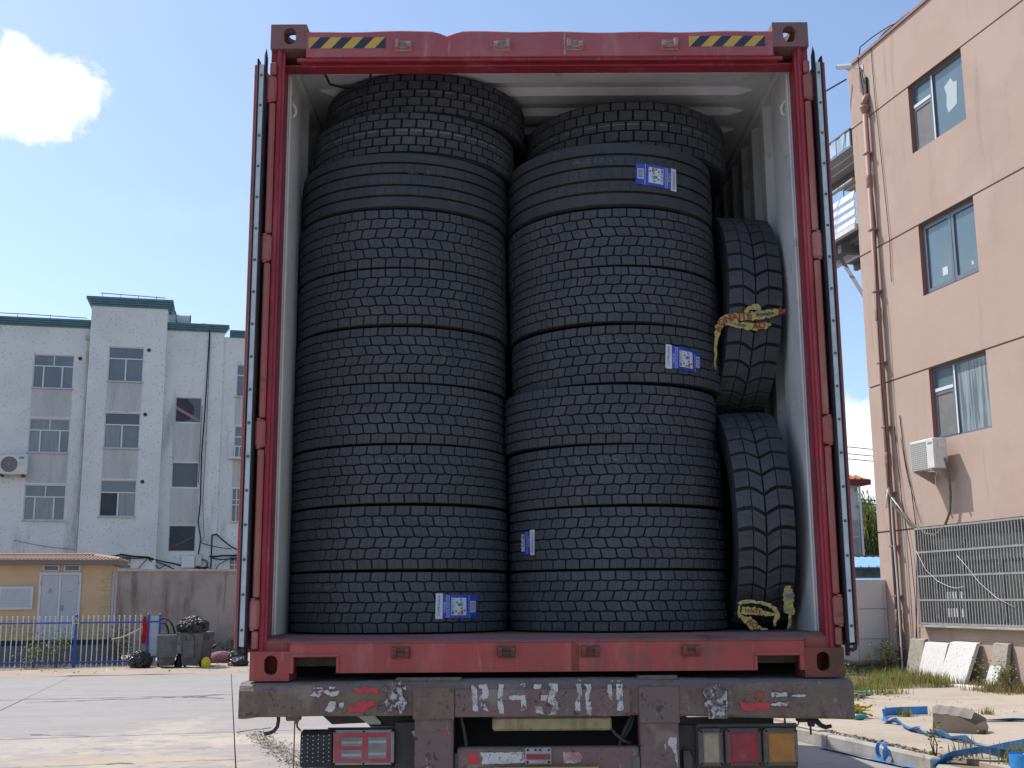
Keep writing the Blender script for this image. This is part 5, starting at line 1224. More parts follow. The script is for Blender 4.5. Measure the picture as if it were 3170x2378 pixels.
# left building's air conditioner
ac = thing('air_conditioner', 'white outdoor air conditioner unit under the left column of windows', 'air conditioner', (-11.9,VL_-.4,8.1), 'y')
mb = MB(); mb.box(-12.75,-11.35,VL_-.55,VL_-.12,8.25,9.25,.03); part('casing', mb, m_acw, ac)
mb = MB(); mb.lathe([(0,-.012),(.38,-.012),(.40,0)], 26, (-12.2,VL_-.552,8.75), 'y'); part('fan_grille', mb, m_fasc, ac)
mb = MB(); mb.lathe([(0,-.01),(.06,-.01),(.06,0)], 12, (-12.2,VL_-.566,8.75), 'y'); part('fan_hub', mb, m_acg, ac)
mb = MB(); mb.box(-11.75,-11.5,VL_-.556,VL_-.551,9.02,9.15); part('badge', mb, M('pale blue badge', (.10,.34,.55), rough=.5), ac)
mb = MB(); mb.box(-12.6,-12.5,VL_-.6,VL_-.01,8.15,8.25); mb.box(-11.6,-11.5,VL_-.6,VL_-.01,8.15,8.25); part('bracket', mb, m_rust, ac)
# boundary wall behind the kiosk and bins
pw = thing('boundary_wall', 'grey rain-streaked rendered wall behind the bins', 'wall', (0,42,0), 'y')
mb = MB(); mb.box(-34, 12, 42.0, 42.24, -.1, 3.04); part('wall', mb, m_conc, pw)
mb = MB(); mb.box(-34, 12, 41.96, 42.28, 3.042, 3.13); mb.box(-34,-4.5,41.97,42.27,3.132,3.16); part('coping', mb, m_cap, pw)
mb = MB(); mb.box(-34, 12, 41.45, 41.98, -.1, .27, .02); part('footing', mb, m_conc, pw)
# kiosk
kk = thing('substation_kiosk', 'orange rendered electrical kiosk with pale double doors and tiled roof behind the blue fence', 'kiosk', (-6.4,34.5,0), 'y')
mb = MB(); mb.box(-9.6,-4.94,34.5,37.0,.745,3.12); part('wall', mb, m_ory, kk)
mb = MB(); mb.box(-9.62,-4.92,34.48,37.02,.585,.744); part('base_band', mb, m_bdark, kk)
mb = MB(); mb.box(-9.8,-4.7,34.3,37.2,-.1,.584); part('plinth', mb, m_plin, kk)
mb = MB()
E0, E1 = -9.95, -4.66
mb.box(E0,E1,34.14,37.3,3.06,3.20); part('fascia', mb, m_fasc, kk)
mb = MB(); a = (E0-.03,34.10,3.205); b = (E1+.03,34.10,3.205); c = (E1+.03,37.34,3.205); d = (E0-.03,37.34,3.205); e = (E0+.9,35.72,3.38); f = (E1-.9,35.72,3.38)
mb.add([a,b,c,d,e,f], [(0,1,5,4),(1,2,5),(2,3,4,5),(3,0,4),(0,3,2,1)]); roof = part('roof', mb, m_kroof, kk)
mb = MB(); n = 46
for i in range(n):
    u = E0+.02+(E1-E0-.04)*(i+.5)/n; t = min(1, max(.05, min((u-E0)/.9, (E1-u)/.9))); w = .034
    p0 = (34.09, 3.212); p1 = (34.09+1.62*t, 3.206+.178*t)
    mb.tube([(u,p0[0],p0[1]),(u,p1[0],p1[1])], w, 6)
part('tile_rows', mb, m_kroof, roof, kind='stuff')
mb = MB(); mb.tube([(E1+.03,34.10,3.23),(E1-.9,35.72,3.395)], .06, 8); mb.tube([(E1+.03,37.34,3.23),(E1-.9,35.72,3.395)], .06, 8); mb.tube([(E0+.9,35.72,3.395),(E1-.9,35.72,3.395)], .07, 8); part('ridge', mb, m_kroof, roof)
mb = MB(); 
for q in ((-7.04,-6.96,.75,2.83),(-5.87,-5.79,.75,2.83),(-6.96,-5.87,2.74,2.83),(-6.45,-6.38,.75,2.74)): mb.box(q[0],q[1],34.44,34.498,q[2],q[3],.004)
part('door_frame', mb, m_kfr, kk)
for q in ((-6.955,-6.455),(-6.375,-5.875)):
    mb = MB(); mb.box(q[0],q[1],34.455,34.497,.76,2.735,.004); dr = part('door', mb, m_kdoor, kk)
    if q[0] > -6.4:
        mb = MB(); mb.box(-6.365,-6.275,34.44,34.4545,1.63,1.82,.01); part('handle', mb, m_acg, dr); mb = MB(); mb.box(-6.19,-6.05,34.452,34.4545,2.23,2.25); part('notice', mb, m_acg, dr)
    else:
        mb = MB(); mb.prism([(-6.75,2.25),(-6.64,2.25),(-6.695,2.35)], UZ, 34.451, 34.4545); mb.box(-6.77,-6.62,34.452,34.4545,2.21,2.235); part('notice', mb, m_acg, dr)
    mb = MB(); x = q[0]-.02 if q[0] < -6.5 else q[1]+.02
    for z in (1.0,2.5): mb.box(x-.012,x+.012,34.43,34.4395,z-.06,z+.06)
    part('hinge', mb, m_acg, dr)
for (u0,u1) in ((-6.955,-6.46),(-6.335,-5.84)):
    mb = MB()
    for q in ((u0,u1,2.855,2.885),(u0,u1,3.02,3.05),(u0,u0+.045,2.885,3.02),(u1-.045,u1,2.885,3.02)): mb.box(q[0],q[1],34.45,34.499,q[2],q[3])
    vn = part('vent', mb, m_kfr, kk)
    mb = MB(); mb.box(u0+.04,u1-.04,34.493,34.499,2.885,3.02); part('vent_back', mb, m_bdark, vn)
    for i in range(4): mb = MB(); mb.prism([(34.46,2.888+i*.034),(34.488,2.905+i*.034),(34.49,2.900+i*.034),(34.463,2.883+i*.034)], lambda p, q, d: (d, p, q), u0+.046, u1-.046); part('slat', mb, m_kfr, vn)
mb = MB(); mb.box(-8.2,-7.18,34.43,34.499,1.68,2.40,.01); bxx = part('panel_box', mb, m_kfr, kk)
mb = MB(); mb.box(-8.12,-7.27,34.42,34.4295,1.77,2.32,.004); part('panel_door', mb, m_kdoor, bxx)
mb = MB(); mb.box(-4.939,-4.90,35.0,36.4,.76,2.85,.004); sd_ = part('door', mb, m_kdoor, kk)
mb = MB(); mb.box(-4.9,-4.885,35.66,35.70,.8,2.8); part('door_seam', mb, m_acg, sd_)
z = .75; i = 0
while z < 2.98:
    w = (.255,.135)[i % 2]; mb = MB(); mb.box(-4.944-w,-4.932,34.485,34.499,z+.006,z+.119,.004); mb.box(-4.939,-4.931,34.4995,34.5+w*.9,z+.006,z+.119); part('quoin', mb, m_cream, kk); z += .125; i += 1
mb = MB()
for (a, b) in ((-9.6,-7.06),(-5.77,-5.10)):
    mb.box(a,b,34.492,34.4990,.746,1.365,m=m_mort)
    for r in range(6):
        x = a + (0 if r % 2 else -.1)
        while x < b:
            mb.box(max(a,x+.006), min(b,x+.196), 34.482, 34.4915, .75+r*.103, .75+r*.103+.092, m=m_cream); x += .202
part('brick_facing', mb, None, kk, kind='stuff')
mb = MB(); vs, fs = text2d('6P2-2113', .085); mb.add([(-6.7+a, 34.478, .665+b) for a, b in vs], fs); part('stencil_number', mb, m_pwht, kk)
# fence
VF = 32.3
fe = thing('picket_fence', 'blue and white steel picket fence in front of the orange kiosk', 'fence', (-5.6,VF,0), 'y')
pk = MB(); pk.tube([(0,0,0),(0,0,1.44)], .014, 8); pk.lathe([(.014,1.44),(.022,1.452),(.024,1.47),(.018,1.488),(0,1.495)], 8); pme = pk.mesh('picket', m_fwht)
o5 = ORG[fe.name]; u = -11.85-.1492*38; i = 0; rf = random.Random(2)
while u < -3.7:
    if abs(u+5.615) > .05: inst('picket', pme, fe, (u-o5[0], 0, .01), (rf.uniform(-.01,.01), rf.uniform(-.014,.014), 0))
    u += .1492
for z in (1.30,.165): mb = MB(); mb.box(-17.6,-3.60,VF-.02,VF+.02,z-.022,z+.022,.003); part('rail', mb, m_fblu, fe)
for u in (-17.55,-14.6,-11.6,-8.6,-5.615): mb = MB(); mb.box(u-.035,u+.035,VF-.035,VF+.035,0,1.50,.004); mb.lathe([(.05,1.50),(.035,1.53),(0,1.56)], 8, (u,VF,0)); part('post', mb, m_fblu, fe)
gt = thing('gate_panel', 'pale sheet gate leaning between two blue posts beside the bins', 'gate', (-3.4,VF,0), 'y')
for u in (-3.57,-3.235): mb = MB(); mb.box(u-.032,u+.032,VF-.03,VF+.03,0,1.53,.004); mb.lathe([(.045,1.53),(.02,1.55),(0,1.555)], 8, (u,VF,0)); part('post', mb, m_fblu, gt)
for z in (1.31,.28): mb = MB(); mb.box(-3.538,-3.267,VF-.02,VF+.015,z-.02,z+.02); part('rail', mb, m_fblu, gt)
mb = MB(); mb.prism([(-3.535,.06),(-3.36,.03),(-3.30,.28),(-3.267,.6),(-3.267,1.48),(-3.535,1.48)], UZ, VF+.018, VF+.03); part('sheet', mb, m_gpan, gt)
mb = MB(); P = [(-3.69,1.465),(-3.64,1.48),(-3.60,1.40),(-3.598,1.15),(-3.61,.95),(-3.60,.80),(-3.645,.67),(-3.70,.72),(-3.745,.82),(-3.72,1.0),(-3.70,1.2),(-3.715,1.33)]
cl = MB(); n = len(P); N_ = 9
for i in range(14):
    z = 1.47-.80*i/13; c = -3.66-.02*math.sin(i*.7); w = .045+.035*math.sin(i/13*2.6)
    for k in range(N_): a = k/(N_-1); cl.v.append((c+(a-.5)*2*w, VF-.06+.025*math.sin(k*2.1+i*.5)+.01*math.sin(i*1.3), z+.02*math.sin(k*1.7)))
cl.f = [(i*N_+k, i*N_+k+1, (i+1)*N_+k+1, (i+1)*N_+k) for i in range(13) for k in range(N_-1)]; cl.mi = [0]*len(cl.f)
solo('cloth', cl, m_cloth, 'red cloth hanging on the fence beside the gate post', 'cloth', (-3.66,VF-.06,.67), 'y', smooth=True)
sg = thing('warning_sign', 'small white triangular sign on the blue fence post', 'sign', (-5.615,VF-.05,1.29), 'y')
mb = MB(); mb.prism([(-5.72,1.28),(-5.51,1.28),(-5.61,1.47)], UZ, VF-.052, VF-.046); part('plate', mb, m_white, sg)
mb = MB(); mb.prism([(-5.69,1.298),(-5.54,1.298),(-5.612,1.435)], UZ, VF-.054, VF-.0525); part('symbol', mb, m_leafy, sg)
mb = MB(); mb.box(-5.65,-5.575,VF-.0555,VF-.0545,1.315,1.33); mb.box(-5.617,-5.607,VF-.0555,VF-.0545,1.34,1.40); part('print', mb, m_inkg, sg)
# pole leaning behind the fence, hoses over the bin
mb = MB(); mb.tube([(-4.62,VF+.2,.80),(-4.3,VF+.2,.86),(-3.95,VF+.2,1.02),(-3.62,VF+.15,1.22)], .022, 8); solo('bent_pipe', mb, m_cap, 'pale bent pipe leaning behind the fence pickets', 'pipe', (-4.3,VF+.2,.8), 'y', smooth=True)
mb = MB()
for P in ([(-3.2,31.9,1.40),(-3.08,31.8,1.42),(-2.95,31.7,1.36),(-2.84,31.6,1.2),(-2.77,31.5,1.02),(-2.74,31.45,.7)], [(-3.18,31.95,1.30),(-3.08,31.85,1.27),(-3.0,31.75,1.18),(-2.95,31.7,1.02),(-2.93,31.6,.7)]): mb.tube(P, .028, 8)
solo('hose', mb, m_rubs, 'two black hoses arching over from the gate post behind the bins', 'hose', (-3.0,31.8,.7), 'y', smooth=True)
# wheelie bins
def bin_(label, u, v, face, lid_open, yaw):
    b = thing('wheelie_bin', label, 'bin', (u, v, 0), 'y', 'grey wheelie bins by the gate')
    b.rotation_euler = (0,0,YA+yaw); w0, w1, d0, d1 = .20,.275,.19,.30
    mb = MB(); vs = []
    for z, w, d in ((.06,w0,d0),(.12,w0+.008,d0+.01),(.90,w1-.01,d1-.01),(.93,w1,d1),(.97,w1,d1)): vs += [(u-w,v-d,z),(u+w,v-d,z),(u+w,v+d,z),(u-w,v+d,z)]
    mb.add(vs, [(4*i+k, 4*i+(k+1) % 4, 4*i+4+(k+1) % 4, 4*i+4+k) for i in range(4) for k in range(4)]+[(3,2,1,0)])
    mb.box(u-.28,u+.28,v-d1-.015,v-d1+.01,.90,.965,.008)
    for s in (-1,1): mb.box(u+s*.12-.02,u+s*.12+.02,v-d1-.03,v-d1-.006,.80,.90,.004)
    part('body', mb, m_bin, b)
    mb = MB(); pn = [(u-.15,v-.275,.30),(u+.15,v-.275,.30),(u+.17,v-.302,.78),(u-.17,v-.302,.78)]; mb.add(pn+[(p[0]*.0+p[0],p[1]-.012,p[2]) for p in pn], [(4,5,6,7),(0,1,5,4),(1,2,6,5),(2,3,7,6),(3,0,4,7)]); part('front_panel', mb, m_bin, b)
    for s in (-1,1):
        mb = MB(); mb.lathe([(0,-.03),(.09,-.03),(.10,-.015),(.10,.015),(.09,.03),(0,.03)], 18, (u+s*.235,v+.22,.10), 'x'); part('wheel', mb, m_black, b)
    mb = MB()
    if lid_open: mb.box(u-.28,u+.28,v-.44,v-.375,.30,.955,.02); mb.box(u-.17,u+.17,v-.455,v-.441,.45,.82,.01); 
    else: mb.box(u-.285,u+.285,v-d1-.01,v+d1+.01,.972,1.0,.01)
    part('lid', mb, m_bin, b)
    mb = MB(); mb.tube([(u-.25,v+.33,.97),(u+.25,v+.33,.97)], .016, 8); part('handle', mb, m_bin, b)
    return b
bin_('grey wheelie bin with its lid hanging open at the front, nearest the gate', -2.95, 31.5, 0, True, 0)
bin_('grey wheelie bin with the full black bag on top', -2.27, 31.35, 0, False, -.25)
bin_('grey wheelie bin mostly hidden behind the one carrying the bag', -1.98, 32.1, 0, False, .3)
def bag(name, label, u, v, z, sx, sy, sz, mat, seed, cat='bag', crumple=.16, freq=3.0, group=None, flat=.0):
    bm = bmesh.new(); bmesh.ops.create_icosphere(bm, subdivisions=4, radius=1); mb = MB()
    for w in bm.verts:
        p = w.co.copy(); q = p*freq + Vector((seed*7.3, seed*2.1, 0)); n = mnoise.noise(q*.6)*.8 + (1-abs(mnoise.noise(q*1.5))*2)*.5 + (1-abs(mnoise.noise(q*3.3))*2)*.42 + (1-abs(mnoise.noise(q*7.5))*2)*.22
        r = 1 + crumple*n; x, y, zz = p.x*r*sx, p.y*r*sy, p.z*r*sz + sz*.75
        if zz < .0: x *= 1.06; y *= 1.06; zz = .0
        w.co = (u+x, v+y, z+zz)
    bm.verts.index_update(); mb.add([w.co[:] for w in bm.verts], [[w.index for w in f.verts] for f in bm.faces]); bm.free()
    return solo(name, mb, mat, label, cat, (u, v, z), 'y', group)
bag('rubbish_bag', 'full shiny black bin bag resting on top of the grey bins', -2.25, 31.35, 1.0, .40, .34, .25, m_bag, 1, crumple=.24)
bag('rubbish_bag', 'black bin bag slumped on the ground in front of the gate', -3.71, 31.5, .0, .30, .24, .26, m_bag, 2, crumple=.22)
bag('rubbish_bag', 'black bin bag on the dirt at the container corner', -.98, 32.0, .0, .24, .22, .22, m_bag, 3, crumple=.24)
bag('rubbish_bag', 'smaller black bin bag in front of the one at the container corner', -.86, 31.4, .0, .22, .18, .15, m_bag, 4, crumple=.24)
bag('rubbish_bag', 'black bin bag squeezed low between two grey bins', -2.60, 31.45, .0, .09, .10, .22, m_bag, 6)
bag('woven_sack', 'faded red woven sack lying against the wall footing', -1.40, 33.6, .0, .42, .25, .20, m_sack, 5, 'sack', .10)
bag('plastic_bag', 'bright yellow plastic bag at the foot of the bins', -1.83, 30.9, .0, .12, .10, .17, m_ybag, 7, 'bag', .14)
bag('plastic_bag', 'small pink plastic bag between the two black bags', -1.12, 31.5, .0, .09, .07, .07, M('pink bag', (.6,.2,.2), rough=.4), 8, 'bag', .15)
mb = MB(); bd = [(-1.72,33.0,.42),(-1.66,33.0,.50),(-1.60,33.0,.55),(-1.55,33.0,.60)]; mb.tube(bd, [.005,.05,.05,.02], 8); solo('shoe', mb, m_black, 'black old shoe lying on the red sack', 'shoe', (-1.64,33,.42), 'y')
# litter along the verge
rl = random.Random(77)
mb = MB()
for i in range(150):
    u = rl.uniform(-9,1); v = rl.uniform(28.6,33.5); s = rl.uniform(.015,.05); z = .02
    mb.add([(u+rl.uniform(-s,s), v+rl.uniform(-s,s), z+rl.uniform(0,s*1.3)) for _ in range(5)], [(0,1,2),(0,2,3),(0,3,4),(1,2,4),(2,3,4)], (m_rub1, m_grav, m_rub1, m_white)[rl.randrange(4)])
solo('litter', mb, None, 'small stones and scraps of litter along the dirt verge', 'litter', (-3,31,0), 'y', kind='stuff')
# leaves and plants
def leaf(mb, p, L, w, az, el, roll, m=None, rnd=random):
    d = Vector((math.cos(az)*math.cos(el), math.sin(az)*math.cos(el), math.sin(el))); s = d.cross(Vector((0,0,1)))
    s = s.normalized() if s.length > .01 else Vector((1,0,0)); n = s.cross(d); s = s*math.cos(roll)+n*math.sin(roll); n = s.cross(d)
    P = Vector(p); mb.add([P, P+d*L*.5+s*w/2+n*w*.15, P+d*L, P+d*L*.5-s*w/2+n*w*.15], [(0,1,2,3)], m)
def bush(name, label, cat, u, v, z0, ru, rv, h, n, mats, seed, L=.07, stems=6, group=None, upd=.4):
    rb = random.Random(seed); t = thing(name, label, cat, (u, v, z0), 'y', group)
    mb = MB(); lf = MB()
    cl = [(u+rb.gauss(0,ru*.5), v+rb.gauss(0,rv*.5), z0+h*rb.uniform(.15,1)) for _ in range(max(4, n//40))]
    for c in cl[:stems]: mb.tube([(u+rb.uniform(-.3,.3)*ru, v+rb.uniform(-.3,.3)*rv, z0), ((u+c[0])/2+rb.uniform(-.05,.05), (v+c[1])/2, (z0+c[2])/2), c], [.010,.007,.004], 5)
    for i in range(n):
        c = rb.choice(cl); s = h*.16
        p = (c[0]+rb.gauss(0,s), c[1]+rb.gauss(0,s), max(z0+.01, c[2]+rb.gauss(0,s))); leaf(lf, p, L*rb.uniform(.6,1.3), L*rb.uniform(.35,.7), rb.uniform(0,6.28), rb.uniform(-.7,.9), rb.uniform(-.8,.8), rb.choice(mats))
    part('stem', mb, m_stem, t); part('foliage', lf, None, t); return t
bush('climbing_vine', 'climbing vine with pale leaves on the left end of the fence', 'vine', -6.75, VF+.02, 0, .22, .10, 1.35, 300, [m_leaf, m_leafy, m_leafy], 31, .085)
bush('climbing_vine', 'leafy vine low on the fence in front of the kiosk doors', 'vine', -6.15, VF+.08, 0, .45, .12, 1.0, 520, [m_leaf, m_leaf, m_leaf, m_leafy], 32, .07)
bush('shrub', 'dark green shrub at the kiosk corner behind the fence', 'shrub', -4.45, 33.4, 0, .45, .3, .95, 900, [m_leaf, m_leaf, m_leaf, m_leafy], 33, .08)
bush('shrub', 'low weeds along the wall footing right of the bins', 'weed', -1.0, 40.9, .0, 1.2, .3, .5, 600, [m_leaf, m_grass], 34, .09)
bush('climbing_vine', 'thin vine of small leaves halfway along the left fence', 'vine', -8.3, VF+.05, 0, .5, .1, 1.1, 420, [m_leaf, m_leaf, m_leafy], 35, .075)
# broken concrete rubble and sand grit beside the lamps
mb = MB(); rg = random.Random(15)
for i in range(1500):
    f = rg.random(); u = -.85+f*.62+rg.gauss(0,.10); v = 13.2-f*5.2+rg.gauss(0,.3); s = rg.uniform(.005,.022); z = .004
    mb.add([(u+rg.uniform(-s,s), v+rg.uniform(-s,s), z+(rg.uniform(0,s*.8) if k else 0)) for k in range(6)], [(0,1,2),(0,2,3),(0,3,4),(0,4,5),(1,2,4),(2,3,5),(1,4,5)])
solo('gravel', mb, m_grav, 'broken concrete gravel on the yard left of the trailer lamps', 'gravel', (-.5,11,0), 'y', kind='stuff')
# ---------------------------------------------------------------- right background
UW = 13.3
WP = lambda v, z, d: (UW+d, v, z)            # on the long wall of the pink building: d goes into the wall
pb = thing('office_building', 'salmon rendered three storey building along the pavement at the right', 'building', (UW, 12, 0), 'y')
VN, VFAR = 3.0, 19.56
G = [0.0, 3.35, 6.745, 9.985, 13.26, 14.86]
wins = [(15.12,17.10,11.66,13.245,'a'), (15.12,17.09,8.36,9.97,'b'), (15.12,17.10,5.17,6.73,'a')]
more = [(10.0,12.0,11.66,13.245,'a'), (10.0,12.0,8.36,9.97,'b'), (10.0,12.0,5.17,6.73,'a'), (5.2,7.2,8.36,9.97,'a'), (5.2,7.2,5.17,6.73,'b')]
barw = (13.55,17.87,1.31,3.335)
for i in range(5):
    z0, z1 = G[i]+(.02 if i else 0), G[i+1]-(.02 if i < 4 else 0)
    hs = [(a,b,c,min(d,z1)) for a,b,c,d,_ in wins+more if z0 < (c+d)/2 < z1] + ([(barw[0],barw[1],barw[2],z1-.0)] if i == 0 else [])
    hs = [(a,b,c,d if d < z1-.03 else z1) for a,b,c,d in hs]
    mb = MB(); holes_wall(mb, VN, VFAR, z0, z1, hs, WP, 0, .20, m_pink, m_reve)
    for zz in (z0, z1): mb.quad(WP(VN,zz,0), WP(VFAR,zz,0), WP(VFAR,zz,.03), WP(VN,zz,.03), m_pink)
    mb.quad((UW,VFAR,z0),(UW+11,VFAR,z0),(UW+11,VFAR,z1),(UW,VFAR,z1), m_pink); mb.quad((UW,VN,z0),(UW+11,VN,z0),(UW+11,VN,z1),(UW,VN,z1), m_pink)
    part('wall', mb, None, pb)
mb = MB()
for z in G[1:5]: mb.box(UW+.024, UW+10.9, VN+.03, VFAR-.03, z-.021, z+.021)
part('groove', mb, m_pinkd, pb)
mb = MB(); mb.box(UW-.04, UW+11.05, VN-.05, VFAR+.05, 14.862, 14.93); part('coping', mb, m_pipe, pb)
mb = MB(); mb.box(UW+.02, UW+11, VN+.02, VFAR-.02, 14.5, 14.6); mb.box(UW+10.9, UW+11, VN, VFAR, 0, 14.86); mb.box(UW+.45, UW+.5, VN+.05, VFAR-.05, .05, 14.4); part('roof_slab', mb, m_pinkd, pb)
def bx(mb, v0, v1, z0, z1, d0, d1, **k): mb.box(UW+d0, UW+d1, v0, v1, z0, z1, **k); return mb
def right_window(v0, v1, z0, z1, style):
    mb = MB(); f = .055; d0, d1 = .10, .16
    for q in ((v0,v1,z0,z0+f),(v0,v1,z1-f,z1),(v0,v0+f,z0+f,z1-f),(v1-f,v1,z0+f,z1-f)): bx(mb, *q, d0, d1)
    if style == 'a':
        vm = v0+(v1-v0)*.62; zm = z0+(z1-z0)*.68
        bx(mb, vm-.04, vm+.04, z0+f, z1-f, d0-.01, d1); bx(mb, vm+.04, v1-f, zm-.045, zm+.045, d0-.01, d1)
        w = part('window', mb, m_wfg, pb)
        mb = MB(); bx(mb, v0+f, vm-.03, z0+f, z1-f, .128, .136); part('pane', mb, m_glb if z0 < 6 else m_gls, w)
        mb = MB(); bx(mb, vm+.03, v1-f, zm, z1-f, .128, .136); part('pane', mb, m_gls, w)
        mb = MB(); bx(mb, vm+.05, v1-f-.01, z0+f+.01, zm-.05, .108, .113); sc = part('insect_screen', mb, m_mesh, w)
        mb = MB()
        for q in ((vm+.042,v1-f,z0+f,z0+f+.05),(vm+.042,v1-f,zm-.095,zm-.046),(vm+.042,vm+.085,z0+f+.05,zm-.095),(v1-f-.045,v1-f,z0+f+.05,zm-.095)): bx(mb, *q, .092, .107)
        part('screen_frame', mb, m_wfg, w)
        mb = MB(); bx(mb, vm-.045, vm+.0, z0+f, z1-f, .080, .089); bx(mb, vm+.045, v1-f, zm-.02, zm+.05, .080, .0885); part('white_mullion', mb, m_wfr, w)
    else:
        vm = v0+(v1-v0)*.47
        for q in ((v0+f,vm-.01,z0+f,z0+f+.10),(vm+.01,v1-f,z0+f,z0+f+.08),(v0+f,vm-.01,z1-f-.06,z1-f),(vm+.01,v1-f,z1-f-.06,z1-f),(v0+f,v0+f+.07,z0+f+.1,z1-f-.06),(vm-.09,vm-.01,z0+f+.1,z1-f-.06),(vm+.01,vm+.09,z0+f+.08,z1-f-.06),(v1-f-.07,v1-f,z0+f+.08,z1-f-.06)): bx(mb, *q, .09, .16)
        w = part('window', mb, m_wfg, pb)
        for q in ((v0+f+.07,vm-.09),(vm+.09,v1-f-.07)): mb = MB(); bx(mb, q[0], q[1], z0+f+.08, z1-f-.06, .128, .136); part('pane', mb, m_gls, w)
        mb = MB(); bx(mb, vm+.28, vm+.46, z0+.30, z0+.48, .1235, .127); part('paper_note', mb, m_white, w); mb = MB(); bx(mb, v0+.32, v0+.38, z0+.26, z0+.34, .1235, .127); part('paper_note', mb, m_white, w)
    return w
for a, b, c, d, s in wins+more: right_window(a, b, c, d, s)
mb = MB(); bx(mb, 15.75, 16.0, 12.25, 12.75, .123, .127)
P = [(15.55,12.2),(15.86,12.12),(15.92,12.3),(15.88,12.55),(15.95,12.75),(15.70,12.85),(15.62,12.72),(15.5,12.7)]; mb = MB(); mb.prism(P, WP, .122, .127); part('paper_note', mb, M('pale paper behind glass', (.42,.50,.52), rough=.5), pb)
# barred ground floor window
a, b, c, d = barw; mb = MB(); f = .06
for q in ((a,b,c,c+f),(a,b,d-f,d),(a,a+f,c+f,d-f),(b-f,b,c+f,d-f),(a+f,b-f,2.60,2.69)): bx(mb, *q, .09, .16)
for v in (17.55,16.55,15.35,14.3): bx(mb, v-.035, v+.035, c+f, 2.60, .08, .15)
gw = part('window', mb, m_wfg, pb)
for q in ((a+f,b-f,2.69,d-f),(16.58,17.52,c+f,2.6),(17.58,b-f,c+f,2.6),(15.38,16.52,c+f,2.6),(14.33,15.32,c+f,2.6),(a+f,14.27,c+f,2.6)): mb = MB(); bx(mb, q[0], q[1], q[2], q[3], .125, .133); part('pane', mb, m_glw, gw)
mb = MB()
for v in (17.2,16.95,16.7): 
    for k in range(2): bx(mb, v-.10, v+.08, c+.15+k*.34, c+.33+k*.34, .118, .1235)
part('stacked_paper', mb, m_wfr, gw)
gr = thing('window_grille', 'grey steel security bars over the ground floor window', 'window bars', (UW-.12,(a+b)/2,c), 'y')
og = ORG[gr.name]; bar = MB(); bar.box(-.011,.011,-.011,.011,0,d-c); bme = bar.mesh('bar', m_bar); n = 45
for i in range(n+1): inst('bar', bme, gr, (0, a+.02+(b-a-.04)*i/n-og[1], 0))
for z in (c+.012, c+.50, c+1.00, c+1.51, d-.012): mb = MB(); mb.box(UW-.136,UW-.1315,a,b,z-.02,z+.02); part('cross_bar', mb, m_bar, gr)
for v in (a+.01,b-.01): mb = MB(); mb.box(UW-.135,UW-.006,v-.015,v+.015,c-.02,d+.02); part('side_bar', mb, m_bar, gr)
mb = MB(); mb.box(UW-.16,UW-.001,a-.1,b+.06,c-.065,c-.021,.006); part('sill', mb, m_kerb, pb)
# downpipe with sockets and clips
dp = thing('drainpipe', 'salmon painted downpipe with a shoe at its top on the building corner', 'drainpipe', (UW-.10,18.75,.2), 'y')
mb = MB(); mb.tube([(UW-.11,18.75,.2),(UW-.11,18.75,13.55)], .065, 14); mb.tube([(UW-.11,18.75,13.5),(UW-.11,18.75,13.60),(UW-.06,18.74,13.72),(UW+.02,18.72,13.76)], .085, 12); mb.lathe([(.066,13.30),(.12,13.46),(.12,13.50),(.066,13.50)], 14, (UW-.11,18.75,0)); part('pipe', mb, m_pipe, dp, smooth=True)
for z in (1.45,4.95,8.35,11.6): mb = MB(); mb.lathe([(.066,z-.16),(.078,z-.14),(.078,z-.02),(.074,z),(.078,z+.02),(.078,z+.14),(.066,z+.16)], 14, (UW-.11,18.75,0)); part('socket', mb, m_pipe, dp, smooth=True)
for z in (.75,1.9,3.0,4.2,5.7,7.2,8.9,10.4,12.3): mb = MB(); mb.box(UW-.19,UW-.002,18.74-.085,18.75+.09,z-.02,z+.02,.004); part('clip', mb, m_pipe, dp)
# wires down the wall
wr = thing('wall_wires', 'thin cables running down the salmon wall beside the downpipe', 'wires', (UW-.05,18.4,1), 'y')
for P, r, m in (([(-.05,19.0,14.9),(-.03,18.9,14.0),(-.03,18.84,12.5),(-.05,18.70,10.5),(-.19,18.66,8.5),(-.19,18.68,6.5),(-.17,18.64,5.0),(-.18,18.68,4.2),(-.19,18.66,2.5),(-.19,18.66,.4)],.011,m_cable), ([(-.02,18.45,14.9),(-.03,18.40,13.5),(-.03,18.28,11.5),(-.03,18.2,10.0),(-.03,18.25,9.0)],.008,m_cable),
    ([(-.02,18.3,5.9),(-.03,18.2,4.9),(-.03,18.03,4.2),(-.04,17.93,3.4),(-.04,18.1,1.8),(-.05,18.3,.5)],.010,m_cable), ([(-.02,18.32,5.4),(-.03,18.15,4.5),(-.03,17.75,3.45)],.006,m_cable), ([(-.02,18.55,5.7),(-.05,18.4,4.0),(-.05,18.2,2.9),(-.05,18.14,1.9),(-.05,18.2,.4)],.008,m_cable),
    ([(-.19,18.60,4.15),(-.20,18.60,3.4),(-.19,18.58,2.2),(-.19,18.6,.3)],.017,m_wfr)):
    mb = MB(); mb.tube([(UW+q[0],q[1],q[2]) for q in P], r, 6, cap=True); part('wire', mb, m, wr)
